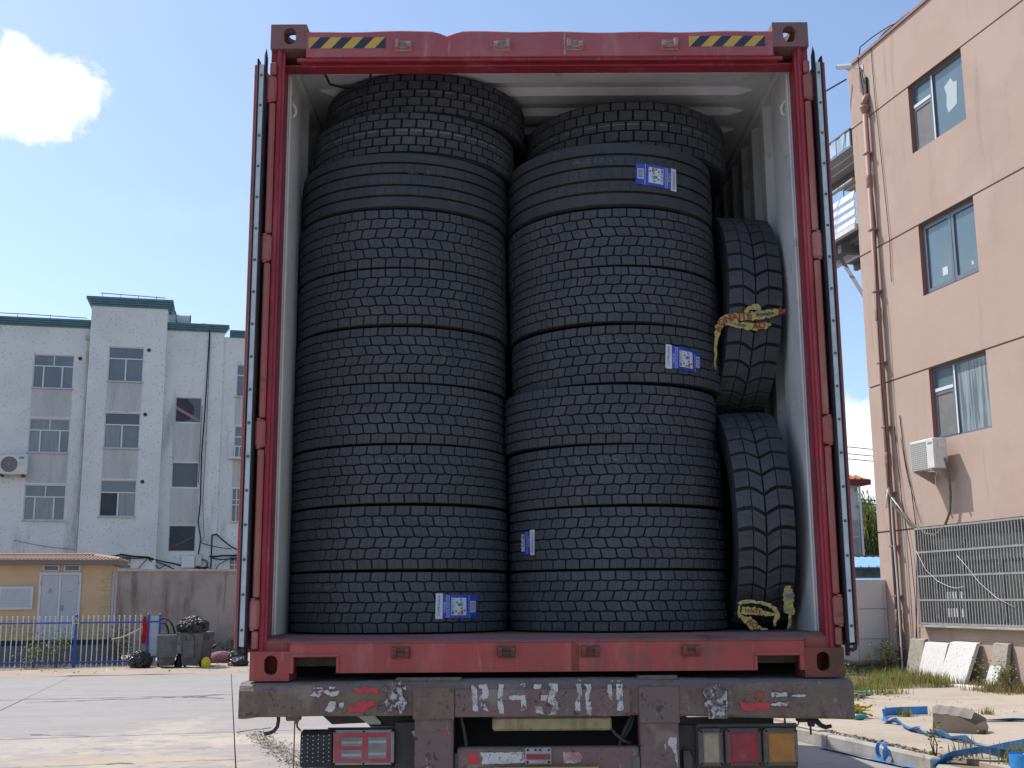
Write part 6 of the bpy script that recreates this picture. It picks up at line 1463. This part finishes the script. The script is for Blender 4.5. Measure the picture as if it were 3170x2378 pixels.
# conduit swag of the air conditioner
ac2 = thing('air_conditioner', 'white outdoor air conditioner unit on a bracket on the salmon wall', 'air conditioner', (UW-.3,16.83,4.45), 'y')
u0, u1, v0, v1, z0, z1 = UW-.49, UW-.17, 16.40, 17.27, 4.50, 5.13
mb = MB(); mb.box(u0,u1,v0,v1,z0,z1,.015); part('casing', mb, m_acw, ac2)
mb = MB(); mb.box(u0-.004,u0-.0005,16.66,17.24,z0+.03,z1-.05); gl = part('fan_grille', mb, m_acg, ac2)
mb = MB()
for i in range(12): z = z0+.05+i*.042; mb.box(u0-.008,u0-.0045,16.66,17.24,z,z+.012)
for i in range(9): v = 16.68+i*.068; mb.box(u0-.0085,u0-.0082,v,v+.010,z0+.03,z1-.05)
part('grille_bars', mb, M('grille wire', (.52,.52,.48), rough=.5), gl)
mb = MB(); mb.box(u0+.12,u1-.03,v0-.012,v0-.0005,z1-.22,z1-.05,.006); mb.box(u0+.10,u1-.05,v0-.02,v0-.0125,z1-.20,z1-.08,.004); mb.box(u0+.05,u0+.07,v0-.006,v0-.0005,z0+.05,z1-.05); part('service_cover', mb, m_acw, ac2)
mb = MB()
for z in (z0+.12,z0+.2): mb.tube([(u1-.08,v0-.05,z),(u1-.08,v0+.01,z)], .016, 8)
part('valve', mb, m_bar, ac2)
mb = MB(); mb.box(u0-.005,u0-.003,16.45,16.60,z1-.12,z1-.08); part('badge', mb, m_inkg, ac2)
for v in (16.52,17.15):
    mb = MB(); mb.box(u0-.02,UW-.004,v-.02,v+.02,z0-.04,z0-.003); mb.prism([(u0+.02,z0-.04),(UW-.01,z0-.04),(UW-.01,z0-.28)], lambda p, q, d: (p, d, q), v-.004, v+.004); part('bracket', mb, M('grimy bracket', (.36,.33,.29), rough=.7), ac2)
pp = []
for t in range(24):
    f = t/23; v = 16.42+(18.62-16.42)*f; z = 4.62-1.62*math.sin(min(1, f*1.15)*math.pi*.62)**1.2 + (.86*max(0, (f-.55)/.45)**1.5); pp.append((UW-.10-.05*math.sin(f*3), v, z))
pp = [(UW-.25,16.38,4.70),(UW-.18,16.40,4.45),(UW-.14,16.44,4.0),(UW-.12,16.55,3.6),(UW-.11,16.80,3.30),(UW-.10,17.15,3.16),(UW-.10,17.5,3.22),(UW-.10,17.9,3.42),(UW-.12,18.25,3.62),(UW-.18,18.5,3.86),(UW-.20,18.62,4.15),(UW-.20,18.66,4.3)]
mb = MB(); mb.tube(pp, .028, 8); part('pipe_sleeve', mb, m_lag, ac2, smooth=True)
mb = MB(); mb.tube([(UW-.2,18.66,4.3),(UW-.22,18.72,4.1),(UW-.24,18.74,3.85)], .02, 6); mb.tube([(UW-.2,18.6,4.1),(UW-.2,18.3,3.85),(UW-.15,18.1,3.6)], .012, 6); part('loose_cord', mb, m_wfr, ac2, smooth=True)
co = thing('cord', 'white cord trailing across the barred window', 'cord', (UW-.17,16,2), 'y')
for P in ([(17.8,2.85),(17.5,2.45),(17.1,2.20),(16.7,2.08),(16.45,2.05),(16.2,2.08)], [(16.36,2.70),(16.1,2.5),(15.7,2.15),(15.2,1.85),(14.7,1.68)]):
    mb = MB(); mb.tube([(UW-.16,v,z) for v, z in P], .006, 6); part('strand', mb, m_tilw, co, smooth=True)
# security camera on the corner
cc = thing('security_camera', 'small white security camera on the roof corner of the salmon building', 'camera', (UW-.2,19.3,14.6), 'y')
mb = MB(); mb.tube([(UW+.0,18.95,14.60),(UW-.18,19.15,14.68)], .02, 8); part('arm', mb, m_wfr, cc)
mb = MB(); mb.tube([(UW-.15,19.13,14.72),(UW-.40,19.38,14.78)], .065, 10); mb.box(UW-.02,UW-.001,18.86,19.0,14.52,14.66); part('body', mb, m_wfr, cc)
mb = MB(); mb.tube([(UW-.4,19.38,14.78),(UW-.41,19.39,14.782)], .05, 10); part('lens', mb, m_black, cc)
mb = MB(); mb.tube([(UW-.02,18.95,14.62),(UW-.05,18.85,14.4),(UW-.05,18.78,14.1)], .01, 6); mb.box(UW-.06,UW-.004,18.70,18.76,13.75,14.25); part('cable', mb, m_cable, cc)
ow = thing('overhead_wire', 'black wire running from the roof corner down to the left', 'wire', (UW-.2,19.5,14.3), 'y')
mb = MB(); mb.tube([(UW-.1,19.5,14.55),(UW-2.0,22.8,13.8),(10.0,34,12.6),(6.5,46,12.3),(4,58.05,12.6)], .022, 5); part('wire', mb, m_cable, ow)
mb = MB(); mb.tube([(UW-1.2,21.4,14.10),(UW-1.2,21.4,14.30)], .015, 5); part('wire_tie', mb, m_cable, ow)
# rooftop cables looped over the parapet
mb = MB(); mb.tube([(UW+.1,19.2,14.95),(UW-.03,18.9,15.12),(UW-.03,18.3,15.10),(UW-.02,17.6,15.02),(UW+.1,17.2,14.98)], .014, 6); mb.tube([(UW+.1,18.6,14.98),(UW+.05,17.9,15.02),(UW+.05,16.9,14.99)], .03, 6); part('wire', mb, m_cable, wr)
# steel stair platform behind the corner
pf = thing('stair_platform', 'white louvred steel platform with canopy jutting out behind the salmon building', 'platform', (UW,21,9.8), 'y')
ks = 1.028; zk = lambda z: 1.868+(z-1.868)*ks
V0, V1 = 19.6, 22.6
mb = MB(); n = 13
for i in range(n): a = V0+(V1-V0)*i/n; mb.box(UW-.03-(.012 if i % 2 else 0), UW-.005, a+.008, a+(V1-V0)/n-.008, zk(12.58), zk(12.96)); 
part('canopy_fascia', mb, m_bluf, pf)
mb = MB(); mb.box(UW-.05, UW+.0, V0, V1, zk(12.965), zk(13.0)); mb.box(UW-.03,UW+.2,V0,V0+.05,zk(12.57),zk(13.0)); part('canopy_trim', mb, m_bald, pf)
for i in range(9): mb = MB(); mb.box(UW+.02+i*.30, UW+.305+i*.30, V0+.02, V1, zk(12.56), zk(12.575)); part('soffit_board', mb, m_balp, pf)
mb = MB(); mb.box(UW+.9, UW+1.0, V0, V1, zk(12.35), zk(12.558)); mb.box(UW+2.6, UW+2.75, V0, V1, zk(11.85), zk(12.6)); part('canopy_beam', mb, m_bald, pf)
mb = MB(); mb.tube([(UW-.02, V0, zk(11.70)),(UW-.02, V1, zk(11.66))], .05, 8); 
for v in (V0+.5,V0+1.6,V0+2.6): mb.tube([(UW-.02,v,zk(11.45)),(UW-.02,v,zk(11.68))], .02, 6)
part('hand_rail', mb, m_bar, pf)
zl = [zk(10.62)+(zk(11.46)-zk(10.62))*i/4 for i in range(5)]
for i in range(4): mb = MB(); mb.prism([(UW-.06, zl[i]),(UW-.02, zl[i+1]-.035),(UW-.0, zl[i+1]-.035),(UW-.03, zl[i])], lambda p, q, d: (p, d, q), V0, V1); part('louvre', mb, m_balc, pf)
mb = MB(); mb.box(UW-.07, UW+.05, V0, V1, zk(10.48), zk(10.60)); part('deck_edge', mb, m_balc, pf)
mb = MB(); mb.box(UW+.06, UW+2.6, V0, V1, zk(10.52), zk(10.56)); part('deck', mb, m_bald, pf)
for i in range(4): mb = MB(); mb.box(UW+.3+i*.65, UW+.42+i*.65, V0, V1, zk(10.36), zk(10.515)); part('deck_joist', mb, m_balc if i % 2 else m_bald, pf)
mb = MB(); mb.box(UW+.05, UW+2.7, V0+.9, V0+1.05, zk(10.15), zk(10.355)); part('deck_beam', mb, m_bald, pf)
mb = MB(); mb.tube([(UW+.3, V0+1.5, zk(10.3)),(UW+.3, V0-.0, zk(8.45))], .07, 4); part('brace', mb, m_bald, pf)
# white tiled boundary wall, gas pipe, step
tw = thing('tiled_wall', 'white tiled boundary wall between the container and the salmon building', 'wall', (11.5,19.45,.1), 'y')
mb = MB(); mb.box(5.5,13.298,19.40,19.6,-.1,2.26); part('core', mb, m_tilg, tw)
us = [13.292]+[13.21-k*.69 for k in range(12)]; zs = [2.28,1.62,.955,.30,-.1]
for i in range(len(us)-1):
    for j in range(4): mb = MB(); mb.box(us[i+1]+.005, us[i]-.005, 19.35, 19.399, zs[j+1]+.005, zs[j]-.005, .003); part('tile', mb, m_tilw, tw)
gp = thing('gas_pipe', 'lagged pipe with wrapped joints along the foot of the tiled wall', 'pipe', (12.3,19.2,.4), 'y')
mb = MB(); pts = [(10.2+i*.16, 19.22+.01*math.sin(i*2.1), .44+.012*math.sin(i*1.7)-.01) for i in range(20)]; mb.tube(pts, [.062+.014*(i % 3 == 0)+.008*math.sin(i*3.3) for i in range(20)], 10); part('lagging', mb, m_lag, gp, smooth=True)
mb = MB(); mb.tube([(12.72,19.22,.40),(12.74,19.2,.28),(12.72,19.2,.15)], [.06,.085,.05], 8); mb.tube([(12.36,19.22,.40),(12.40,19.2,.12)], [.03,.022], 6); part('leg', mb, m_lag, gp)
mb = MB(); mb.box(12.62,12.68,19.18,19.22,.48,.64); part('yellow_tag', mb, m_yrag, gp)
mb = MB(); mb.box(9.5,13.2,18.55,19.34,-.1,.20,.02); struct('step', mb, m_conc)
# leaning stone slabs
def slab(label, mat, v0, v1, zb, zt_, ub, ut, th, lean=0.0):
    mb = MB(); rs_ = random.Random(int(v0*100)); P = []
    vs = [(ub, v0, zb),(ub, v1, zb),(ut, v1+lean, zt_),(ut, v0+lean, zt_)]
    w = [(p[0]+th, p[1], p[2]+.02) for p in vs]; mb.add(vs+w, [(0,1,2,3),(7,6,5,4),(0,4,5,1),(1,5,6,2),(2,6,7,3),(3,7,4,0)])
    bm = bmesh.new(); me = mb.mesh('t', None); bm.from_mesh(me); bmesh.ops.bevel(bm, geom=bm.edges[:], offset=.008, segments=1, affect='EDGES'); bmesh.ops.subdivide_edges(bm, edges=bm.edges[:], cuts=3, use_grid_fill=True)
    m2 = MB()
    for q in bm.verts: q.co += Vector([mnoise.noise(q.co*9+Vector((k*9,0,0)))*.006 for k in range(3)])
    bm.verts.index_update(); m2.add([q.co[:] for q in bm.verts], [[q.index for q in f.verts] for f in bm.faces]); bm.free()
    return solo('stone_slab', m2, mat, label, 'stone slab', (ub, (v0+v1)/2, zb), 'y', 'stone slabs leaning on the salmon wall')
slab('narrow rough grey stone slab, farthest left of the leaning slabs', m_gran, 17.84, 18.38, .14, .98, 13.02, 13.21, .09)
slab('smooth bright white stone slab, second of the leaning slabs', m_graw, 16.98, 17.80, .12, .92, 12.92, 13.19, .07)
slab('pitted white stone slab with a chipped edge, third of the leaning slabs', m_grap, 15.98, 16.86, .10, .96, 12.78, 13.17, .10)
slab('rough grey stone slab standing at the right behind the weeds', m_gran, 15.05, 15.50, .12, .98, 13.02, 13.20, .09)
slab('short white offcut leaning in front of the right rough slab', m_grap, 15.02, 15.36, .10, .56, 12.78, 12.98, .06)
mb = MB(); mb.box(12.50,12.76,14.95,15.95,.145,.20,.01); solo('stone_slab', mb, m_graw, 'flat white stone strip lying at the foot of the leaning slabs', 'stone slab', (12.6,15.4,.145), 'y', 'stone slabs leaning on the salmon wall')
# weathered cardboard box, half collapsed
cbx = thing('cardboard_box', 'grey weathered cardboard box collapsed on the pavement', 'box', (7.95,9.1,.16), 'y')
# corners in yard axes: near face runs towards the right front
def cbp(a, b, z):   # a along the long side, b across, from the near left corner
    e1 = Vector((.55,-.55,0)).normalized(); e2 = Vector((.72,.55,0)).normalized(); p = Vector((7.66,9.12,.158)) + e1*a + e2*b; return (p.x, p.y, p.z+z)
n = 8; front = []; mb = MB()
def sheet(mb, f, na=10, nb=6, th=.006):
    vs = []
    for i in range(na+1):
        for j in range(nb+1): vs.append(f(i/na, j/nb))
    k = nb+1; fs = [(i*k+j, (i+1)*k+j, (i+1)*k+j+1, i*k+j+1) for i in range(na) for j in range(nb)]
    mb.add(vs, fs)
sag = lambda a: .23 - .02*a - .14*max(0, a-.55)**1.3*2
sheet(mb, lambda s, t: cbp(.52*s, -.02-.02*math.sin(s*3)*t + .015*math.sin(t*5), sag(s)*t)); 
sheet(mb, lambda s, t: cbp(.52+.02*math.sin(t*4), .40*s, (sag(1)+.02*s)*t))
sheet(mb, lambda s, t: cbp(.52*s, .40, (sag(s)+.05)*t)); sheet(mb, lambda s, t: cbp(-.0+.03*(1-t), .06+.34*s, (.30-.03*s)*t))
sheet(mb, lambda s, t: cbp(-.03*(1-t), .005+.06*s, .24*t)); part('body', mb, m_card, cbx)
mb = MB(); sheet(mb, lambda s, t: cbp(-.02+.50*s-.03*t, -.045+.36*t, .235-.05*s*s+.085*math.sin(t*2.0)-.03*max(0,t-.7) + .012*math.sin(s*20)*.5)); part('flap', mb, m_cardt, cbx)
# blue strap
st = thing('blue_strap', 'long blue flat strap looping over the pavement round the cardboard box', 'strap', (7.5,9,.16), 'y')
zp = .165
def rib(P, w, tw, name='strap'):
    out = []; o2 = []
    for i in range(len(P)-1):
        for k in range(6):
            f = k/6; out.append(Vector(P[i]).lerp(Vector(P[i+1]), f)); o2.append(tw[i]+(tw[i+1]-tw[i])*f)
    out.append(Vector(P[-1])); o2.append(tw[-1])
    sm = [out[0]]+[(out[i-1]+out[i]*2+out[i+1])/4 for i in range(1, len(out)-1)]+[out[-1]]
    mb = MB(); mb.ribbon(sm, w, o2, .004); return part(name, mb, m_hose, st)
W_ = .118
rib([(8.88,11.15,zp+.055),(8.5,11.16,zp+.055),(8.2,11.12,zp+.055),(8.02,10.95,zp+.05),(7.85,10.6,zp+.04),(7.72,10.34,zp+.02),(7.62,10.22,zp+.02),(7.70,10.16,zp+.02)], W_, [88,88,85,75,55,25,10,20])
rib([(7.70,10.16,zp+.02),(7.66,9.95,zp+.05),(7.55,9.6,zp+.02),(7.40,9.2,zp+.02),(7.34,8.95,zp+.045),(7.32,8.72,zp+.02),(7.34,8.45,zp+.045),(7.30,8.15,zp+.03),(7.29,7.85,zp+.05),(7.31,7.70,zp+.015),(7.33,7.35,zp+.02),(7.2,6.9,zp+.02)], W_, [20,60,15,10,55,10,60,30,60,8,10,10])
rib([(8.62,10.62,zp+.02),(8.95,10.3,zp+.02),(9.0,10.16,zp+.05),(9.05,10.02,zp+.015),(9.4,9.95,zp+.02),(9.9,9.7,zp+.02)], W_, [10,15,60,10,25,10])
rib([(6.08,9.2,.02),(6.10,8.7,.02),(6.07,8.2,.03),(6.10,7.95,.02),(6.12,7.6,.02),(6.16,7.2,.02)], .10, [5,12,20,5,10,5])
P = [(6.14+.0*k, 7.86+.10*math.cos(t), .125+.095*math.sin(t)) for k, t in enumerate([R_(q) for q in range(-60,330,30)])]; rib(P, .05, [0]*len(P))
rib([(6.25,6.98,.06),(6.38,6.85,.20),(6.6,6.62,.27),(6.85,6.50,.22),(7.0,6.4,.17)], .17, [15,25,30,40,30])
rib([(6.95,6.95,.18),(7.05,6.75,.24),(7.2,6.55,.30),(7.35,6.3,.34)], .19, [55,60,65,65]); rib([(7.3,6.6,.2),(7.5,6.4,.3),(7.7,6.1,.4)], .17, [50,60,60])
rib([(9.7,8.6,zp+.06),(9.4,8.55,zp+.08),(9.2,8.45,zp+.05)], .13, [60,70,40])
ro = thing('strap_roll', 'coiled roll of blue strap at the broken kerb end', 'strap roll', (6.72,6.02,.1), 'y')
mb = MB(); P = []; 
for k in range(200): t = k*.2; r = .055+.16*k/200; P.append((6.72+r*math.cos(t), 6.02+r*math.sin(t), .215))
out = MB(); out.ribbon([Vector(p) for p in P], .15, [90]*len(P), .004); part('coil', out, m_hose, ro)
mb = MB(); mb.lathe([(.03,.29),(.055,.292),(.055,.14),(.03,.14)], 16, (6.72,6.02,0), closed=True); part('core', mb, m_wfr, ro)
# rubble in the kerb gap, grass, weeds
mb = MB(); rg = random.Random(6)
for i in range(420):
    v = rg.uniform(6.9,10.6); u = 6.42+rg.gauss(0,.05); s = rg.uniform(.010,.032); z = .125
    mb.add([(u+rg.uniform(-s,s), v+rg.uniform(-1.6*s,1.6*s), z+(rg.uniform(0,s*1.8) if k else 0)) for k in range(6)], [(0,1,2),(0,2,3),(0,3,4),(0,4,5),(1,2,4),(2,3,5),(1,4,5)], (m_rub1, m_grav, m_soil, m_rub1)[rg.randrange(4)])
solo('rubble', mb, None, 'broken stone rubble in the gap behind the kerb', 'rubble', (6.4,8.5,.12), 'y', kind='stuff')
mb = MB()
for i in range(260):
    u = rg.uniform(6.6,10.5); v = rg.uniform(10.8,15.7) if rg.random() < .75 else rg.uniform(7,15); s = rg.uniform(.008,.026)
    mb.add([(u+rg.uniform(-s,s), v+rg.uniform(-s,s), .157+(rg.uniform(0,s) if k else 0)) for k in range(5)], [(0,1,2),(0,2,3),(0,3,4),(1,2,4),(2,3,4)], (m_grav, m_soil)[rg.randrange(2)])
solo('grit', mb, None, 'scattered grit and dirt crumbs on the pavement', 'grit', (8,12,.15), 'y', kind='stuff')
mb = MB(); rg = random.Random(10)
def blade(mb, u, v, z, h, m):
    a = rg.uniform(0,6.28); b = rg.uniform(.1,.55)*h; w = rg.uniform(.004,.009); dx, dy = math.cos(a), math.sin(a); px, py = -dy*w, dx*w
    p1 = (u+dx*b*.35, v+dy*b*.35, z+h*.6); p2 = (u+dx*b, v+dy*b, z+h)
    mb.add([(u-px,v-py,z),(u+px,v+py,z),(p1[0]+px*.7,p1[1]+py*.7,p1[2]),(p1[0]-px*.7,p1[1]-py*.7,p1[2]),p2], [(0,1,2,3),(3,2,4)], m)
cl = [(rg.uniform(9.2,13.1), 15.75+abs(rg.gauss(0,1.1)), rg.uniform(.6,1.2)) for _ in range(125)]
cl += [(rg.uniform(12.0,13.1), rg.uniform(16.5,18.8), rg.uniform(.7,1.3)) for _ in range(60)] + [(rg.gauss(9.6,.4), rg.gauss(15.3,.6), rg.uniform(.7,1.2)) for _ in range(60)] + [(rg.gauss(12.7,.25), rg.gauss(14.4,.5), rg.uniform(.6,1.1)) for _ in range(36)]
for (u, v, hs) in cl:
    if v > 19.2: continue
    dry = rg.random() < .34 or (v < 15.0 and u > 12)
    for _ in range(34): blade(mb, u+rg.gauss(0,.10), v+rg.gauss(0,.10), .15, rg.uniform(.06,.27)*hs, m_dryg if dry or rg.random() < .15 else m_grass)
solo('grass', mb, None, 'tufts of green and dry grass along the pavement edge', 'grass', (11,16.5,.15), 'y', kind='stuff')
def tuft(label, u, v, n, h, mats, seed):
    global rg; rg = random.Random(seed); mb = MB()
    for _ in range(n): blade(mb, u+rg.gauss(0,h*.35), v+rg.gauss(0,h*.35), .15, rg.uniform(.4,1)*h, rg.choice(mats))
    return solo('grass_tuft', mb, None, label, 'grass tuft', (u, v, .15), 'y', 'weeds in the pavement joints')
tuft('sparse grass tuft in the pavement joint right of the cardboard box', 8.95, 10.92, 60, .16, [m_grass, m_dryg], 1)
tuft('dry grass tuft inside the loop of blue strap', 8.42, 11.02, 80, .16, [m_dryg, m_grass], 2)
tuft('thin grass in the pavement joint at the far right', 9.7, 10.9, 50, .14, [m_dryg, m_grass], 3)
tuft('grass tuft poking through the blue strap heap', 6.85, 6.35, 160, .26, [m_grass, m_dryg], 4)
tuft('thin grass stalks behind the kerb near the strap heap', 6.62, 6.9, 46, .26, [m_grass, m_dryg], 5)
tuft('small grass tuft under the edge of the cardboard box', 8.12, 8.72, 40, .07, [m_grass, m_dryg], 6)
bush('sapling', 'small leafy sapling growing from the gap behind the kerb', 'sapling', 6.42, 7.22, .13, .03, .03, .36, 46, [m_leaf, m_leaf, m_grass], 41, .055, 5)
bush('weed', 'leafy green weed at the foot of the downpipe', 'weed', 12.85, 18.85, .15, .28, .25, .75, 520, [m_leaf, m_grass, m_leafy], 42, .07)
bush('weed', 'yellowing weed bush at the right end of the slabs', 'weed', 12.75, 14.45, .15, .22, .35, .5, 420, [m_leafy, m_dryg, m_leaf], 43, .05)
bush('weed', 'thin weed in front of the right rough slab', 'weed', 12.75, 15.15, .15, .12, .14, .55, 120, [m_leaf, m_grass, m_leafy], 44, .05)
bush('weed', 'tall pale dried weed by the lagged pipe', 'weed', 12.62, 18.45, .15, .05, .05, 1.35, 90, [m_leafy, m_dryg], 45, .045, 4)
bush('weed', 'dusty grey green weed by the trailer beam end', 'weed', 9.55, 14.9, .15, .25, .2, .45, 340, [m_leaf, m_dryg, m_leafy], 46, .05)
mb = MB(); pn = []; rg = random.Random(9)
for k in range(7): mb.tube([(9.4+rg.uniform(-.3,.3), 14.3+rg.uniform(-.3,.3), .17+rg.uniform(0,.10)) for _ in range(7)], .02, 5)
solo('netting', mb, m_net, 'crumpled green netting lying at the grass edge', 'netting', (9.4,14.3,.16), 'y', smooth=True)
mb = MB()
for k in range(6): mb.tube([(7.62+rg.uniform(-.2,.2), 11.05+rg.uniform(-.2,.2), .18+rg.uniform(0,.17)) for _ in range(6)], .016, 5)
solo('rope_scrap', mb, m_yrag, 'tangled yellow strip scraps beside the trailer beam end', 'scrap', (7.6,11,.16), 'y', smooth=True)
bt = thing('plastic_bottle', 'small teal plastic bottle lying by the yellow scraps', 'bottle', (7.55,10.75,.16), 'y')
mb = MB(); mb.lathe([(0,-.10),(.04,-.095),(.042,.03),(.02,.07),(.018,.09)], 14, (7.55,10.75,.202), 'x'); part('body', mb, m_teal2, bt, smooth=True)
mb = MB(); mb.lathe([(.021,.088),(.021,.11),(0,.11)], 12, (7.55,10.75,.202), 'x'); part('cap', mb, m_white, bt)
mb = MB(); mb.box(7.66,7.80,11.2,11.3,.17,.26,.03); solo('crumpled_wrapper', mb, m_gpan, 'pale blue crumpled wrapper among the yellow scraps', 'wrapper', (7.7,11.2,.16), 'y')
mb = MB(); mb.box(6.24,6.36,9.55,10.5,.166,.185,.006); solo('wood_batten', mb, m_cap, 'white splintered batten lying on the kerb behind the lamps', 'batten', (6.3,10,.166), 'y')
# what stands beyond the tiled wall: shed, brown sheeting, house, willow, wires
sh = thing('shed', 'low shed with a pale blue sheet roof behind the tiled wall', 'shed', (20,33,0), 'y')
mb = MB(); mb.box(12,30,32.4,36,0,2.86); part('wall', mb, m_shw, sh)
mb = MB(); n = 60
for i in range(n): a = 11.6+(30.4-11.6)*i/n; mb.prism([(32.0,2.90),(32.0,2.93),(36.3,3.40),(36.3,3.37)], lambda p, q, d: (d, p, q), a, a+.27); mb.prism([(32.0,2.93),(32.0,2.97),(36.3,3.44),(36.3,3.40)], lambda p, q, d: (d, p, q), a+.27, a+.313)
part('roof_sheet', mb, m_shb, sh)
mb = MB(); mb.quad((11.6,31.2,2.44),(30,31.2,2.50),(30,32.3,2.6),(11.6,32.3,2.55)); part('lean_to_roof', mb, m_shb, sh)
bs = thing('sheet_fence', 'brown corrugated sheet fence beyond the blue shed roof', 'fence', (22,38,0), 'y')
mb = MB(); n = 150
for i in range(n): a = 12+i*.16; mb.box(a, a+.10, 38.0, 38.02, 0, 3.56); mb.box(a+.10, a+.16, 37.97, 37.998, 0, 3.56)
part('sheet', mb, m_brn, bs)
hs_ = thing('house', 'far pale house with maroon eaves and terracotta roof by the willow', 'house', (33,62,0), 'y')
mb = MB(); mb.box(20,36.42,60,72,6.65,8.74); mb.box(20,36.40,60.02,72,0,6.648); part('wall', mb, m_fw, hs_)
mb = MB()
for z in (1.6,2.6,3.6,4.55,5.6): 
    for k in range(6): mb.box(36.3-(k+1)*1.2+.03, 36.3-k*1.2-.02, 59.96, 60.015, z+.03, z+.97)
part('block', mb, m_fwg, hs_)
mb = MB(); mb.box(19.4,37.0,59.4,72.6,8.72,9.04); part('eave', mb, m_eave, hs_)
mb = MB(); mb.add([(19.4,59.4,9.05),(37.0,59.4,9.05),(37.0,72.6,9.05),(19.4,72.6,9.05),(25,66,11.4),(31.4,66,11.4)], [(0,1,5,4),(1,2,5),(2,3,4,5),(3,0,4)]); 
for k in range(40): a = 19.6+k*.43; t = min(1, (37-a)/5.6, (a-19.4)/5.6); mb.tube([(a,59.4,9.07),(a,59.4+6.6*t,9.07+2.35*t)], .09, 5)
part('roof', mb, m_tero, hs_)
mb = MB(); mb.tube([(36.47,59.9,.2),(36.47,59.9,8.7)], .07, 6); part('drainpipe', mb, m_wfr, hs_)
def willow(label, u, v, R, H, n, seed):
    t = thing('willow_tree', label, 'tree', (u, v, 0), 'y'); rw_ = random.Random(seed); mb = MB()
    mb.tube([(u,v,0),(u+.1,v,H*.25),(u-.1,v+.1,H*.5),(u+.1,v,H*.75)], [.45,.36,.26,.1], 9); tops = []
    for k in range(16):
        a = rw_.uniform(0,6.28); r = R*rw_.uniform(.3,.85); z = H*rw_.uniform(.72,.97); tops.append((u+r*math.cos(a), v+r*math.sin(a), z)); mb.tube([(u,v,H*rw_.uniform(.3,.6)),(u+r*.5*math.cos(a),v+r*.5*math.sin(a),z*.92),tops[-1]], [.14,.08,.03], 5)
    part('trunk', mb, m_bark, t); lf = MB(); st = MB()
    for k in range(n):
        c = rw_.choice(tops); x, y = c[0]+rw_.gauss(0,R*.22), c[1]+rw_.gauss(0,R*.22); zt_ = c[2]+rw_.gauss(0,H*.045); Ls = rw_.uniform(.25,.75)*H; zb = max(.8, zt_-Ls); z = zt_; dx, dy = rw_.uniform(-.12,.12), rw_.uniform(-.12,.12); i = 0
        while z > zb:
            f = (zt_-z)/max(.1, zt_-zb); p = (x+dx*f*3+rw_.uniform(-.06,.06), y+dy*f*3+rw_.uniform(-.06,.06), z); a = rw_.uniform(0,6.28)
            leaf(lf, p, rw_.uniform(.34,.6), rw_.uniform(.09,.15), a, rw_.uniform(-1.45,-.9), rw_.uniform(-.9,.9)); z -= rw_.uniform(.16,.30)
    part('crown', lf, m_will, t); return t
willow('green weeping willow beyond the far house, right of the container', 50.6, 82, 4.5, 10.0, 1000, 51)
willow('green weeping willow standing farther back behind the salmon building corner', 58.5, 88, 5.2, 10.8, 700, 52)
pwl = thing('power_lines', 'black power lines crossing the sky above the far house', 'power lines', (40,75,12), 'y')
def up_at(u_, z_, V=75):
    return (u_, V, z_)
for (za, zb) in ((13.3,12.75),(12.75,12.25),(12.35,11.85),(9.2,8.95),(8.95,8.6)):
    mb = MB(); mb.tube([(36+ -10, 75, za+1.2),(46.5,75,(za+zb)/2+.1),(60,75,zb-1.0)], .035, 4); part('line', mb, m_cable, pwl)
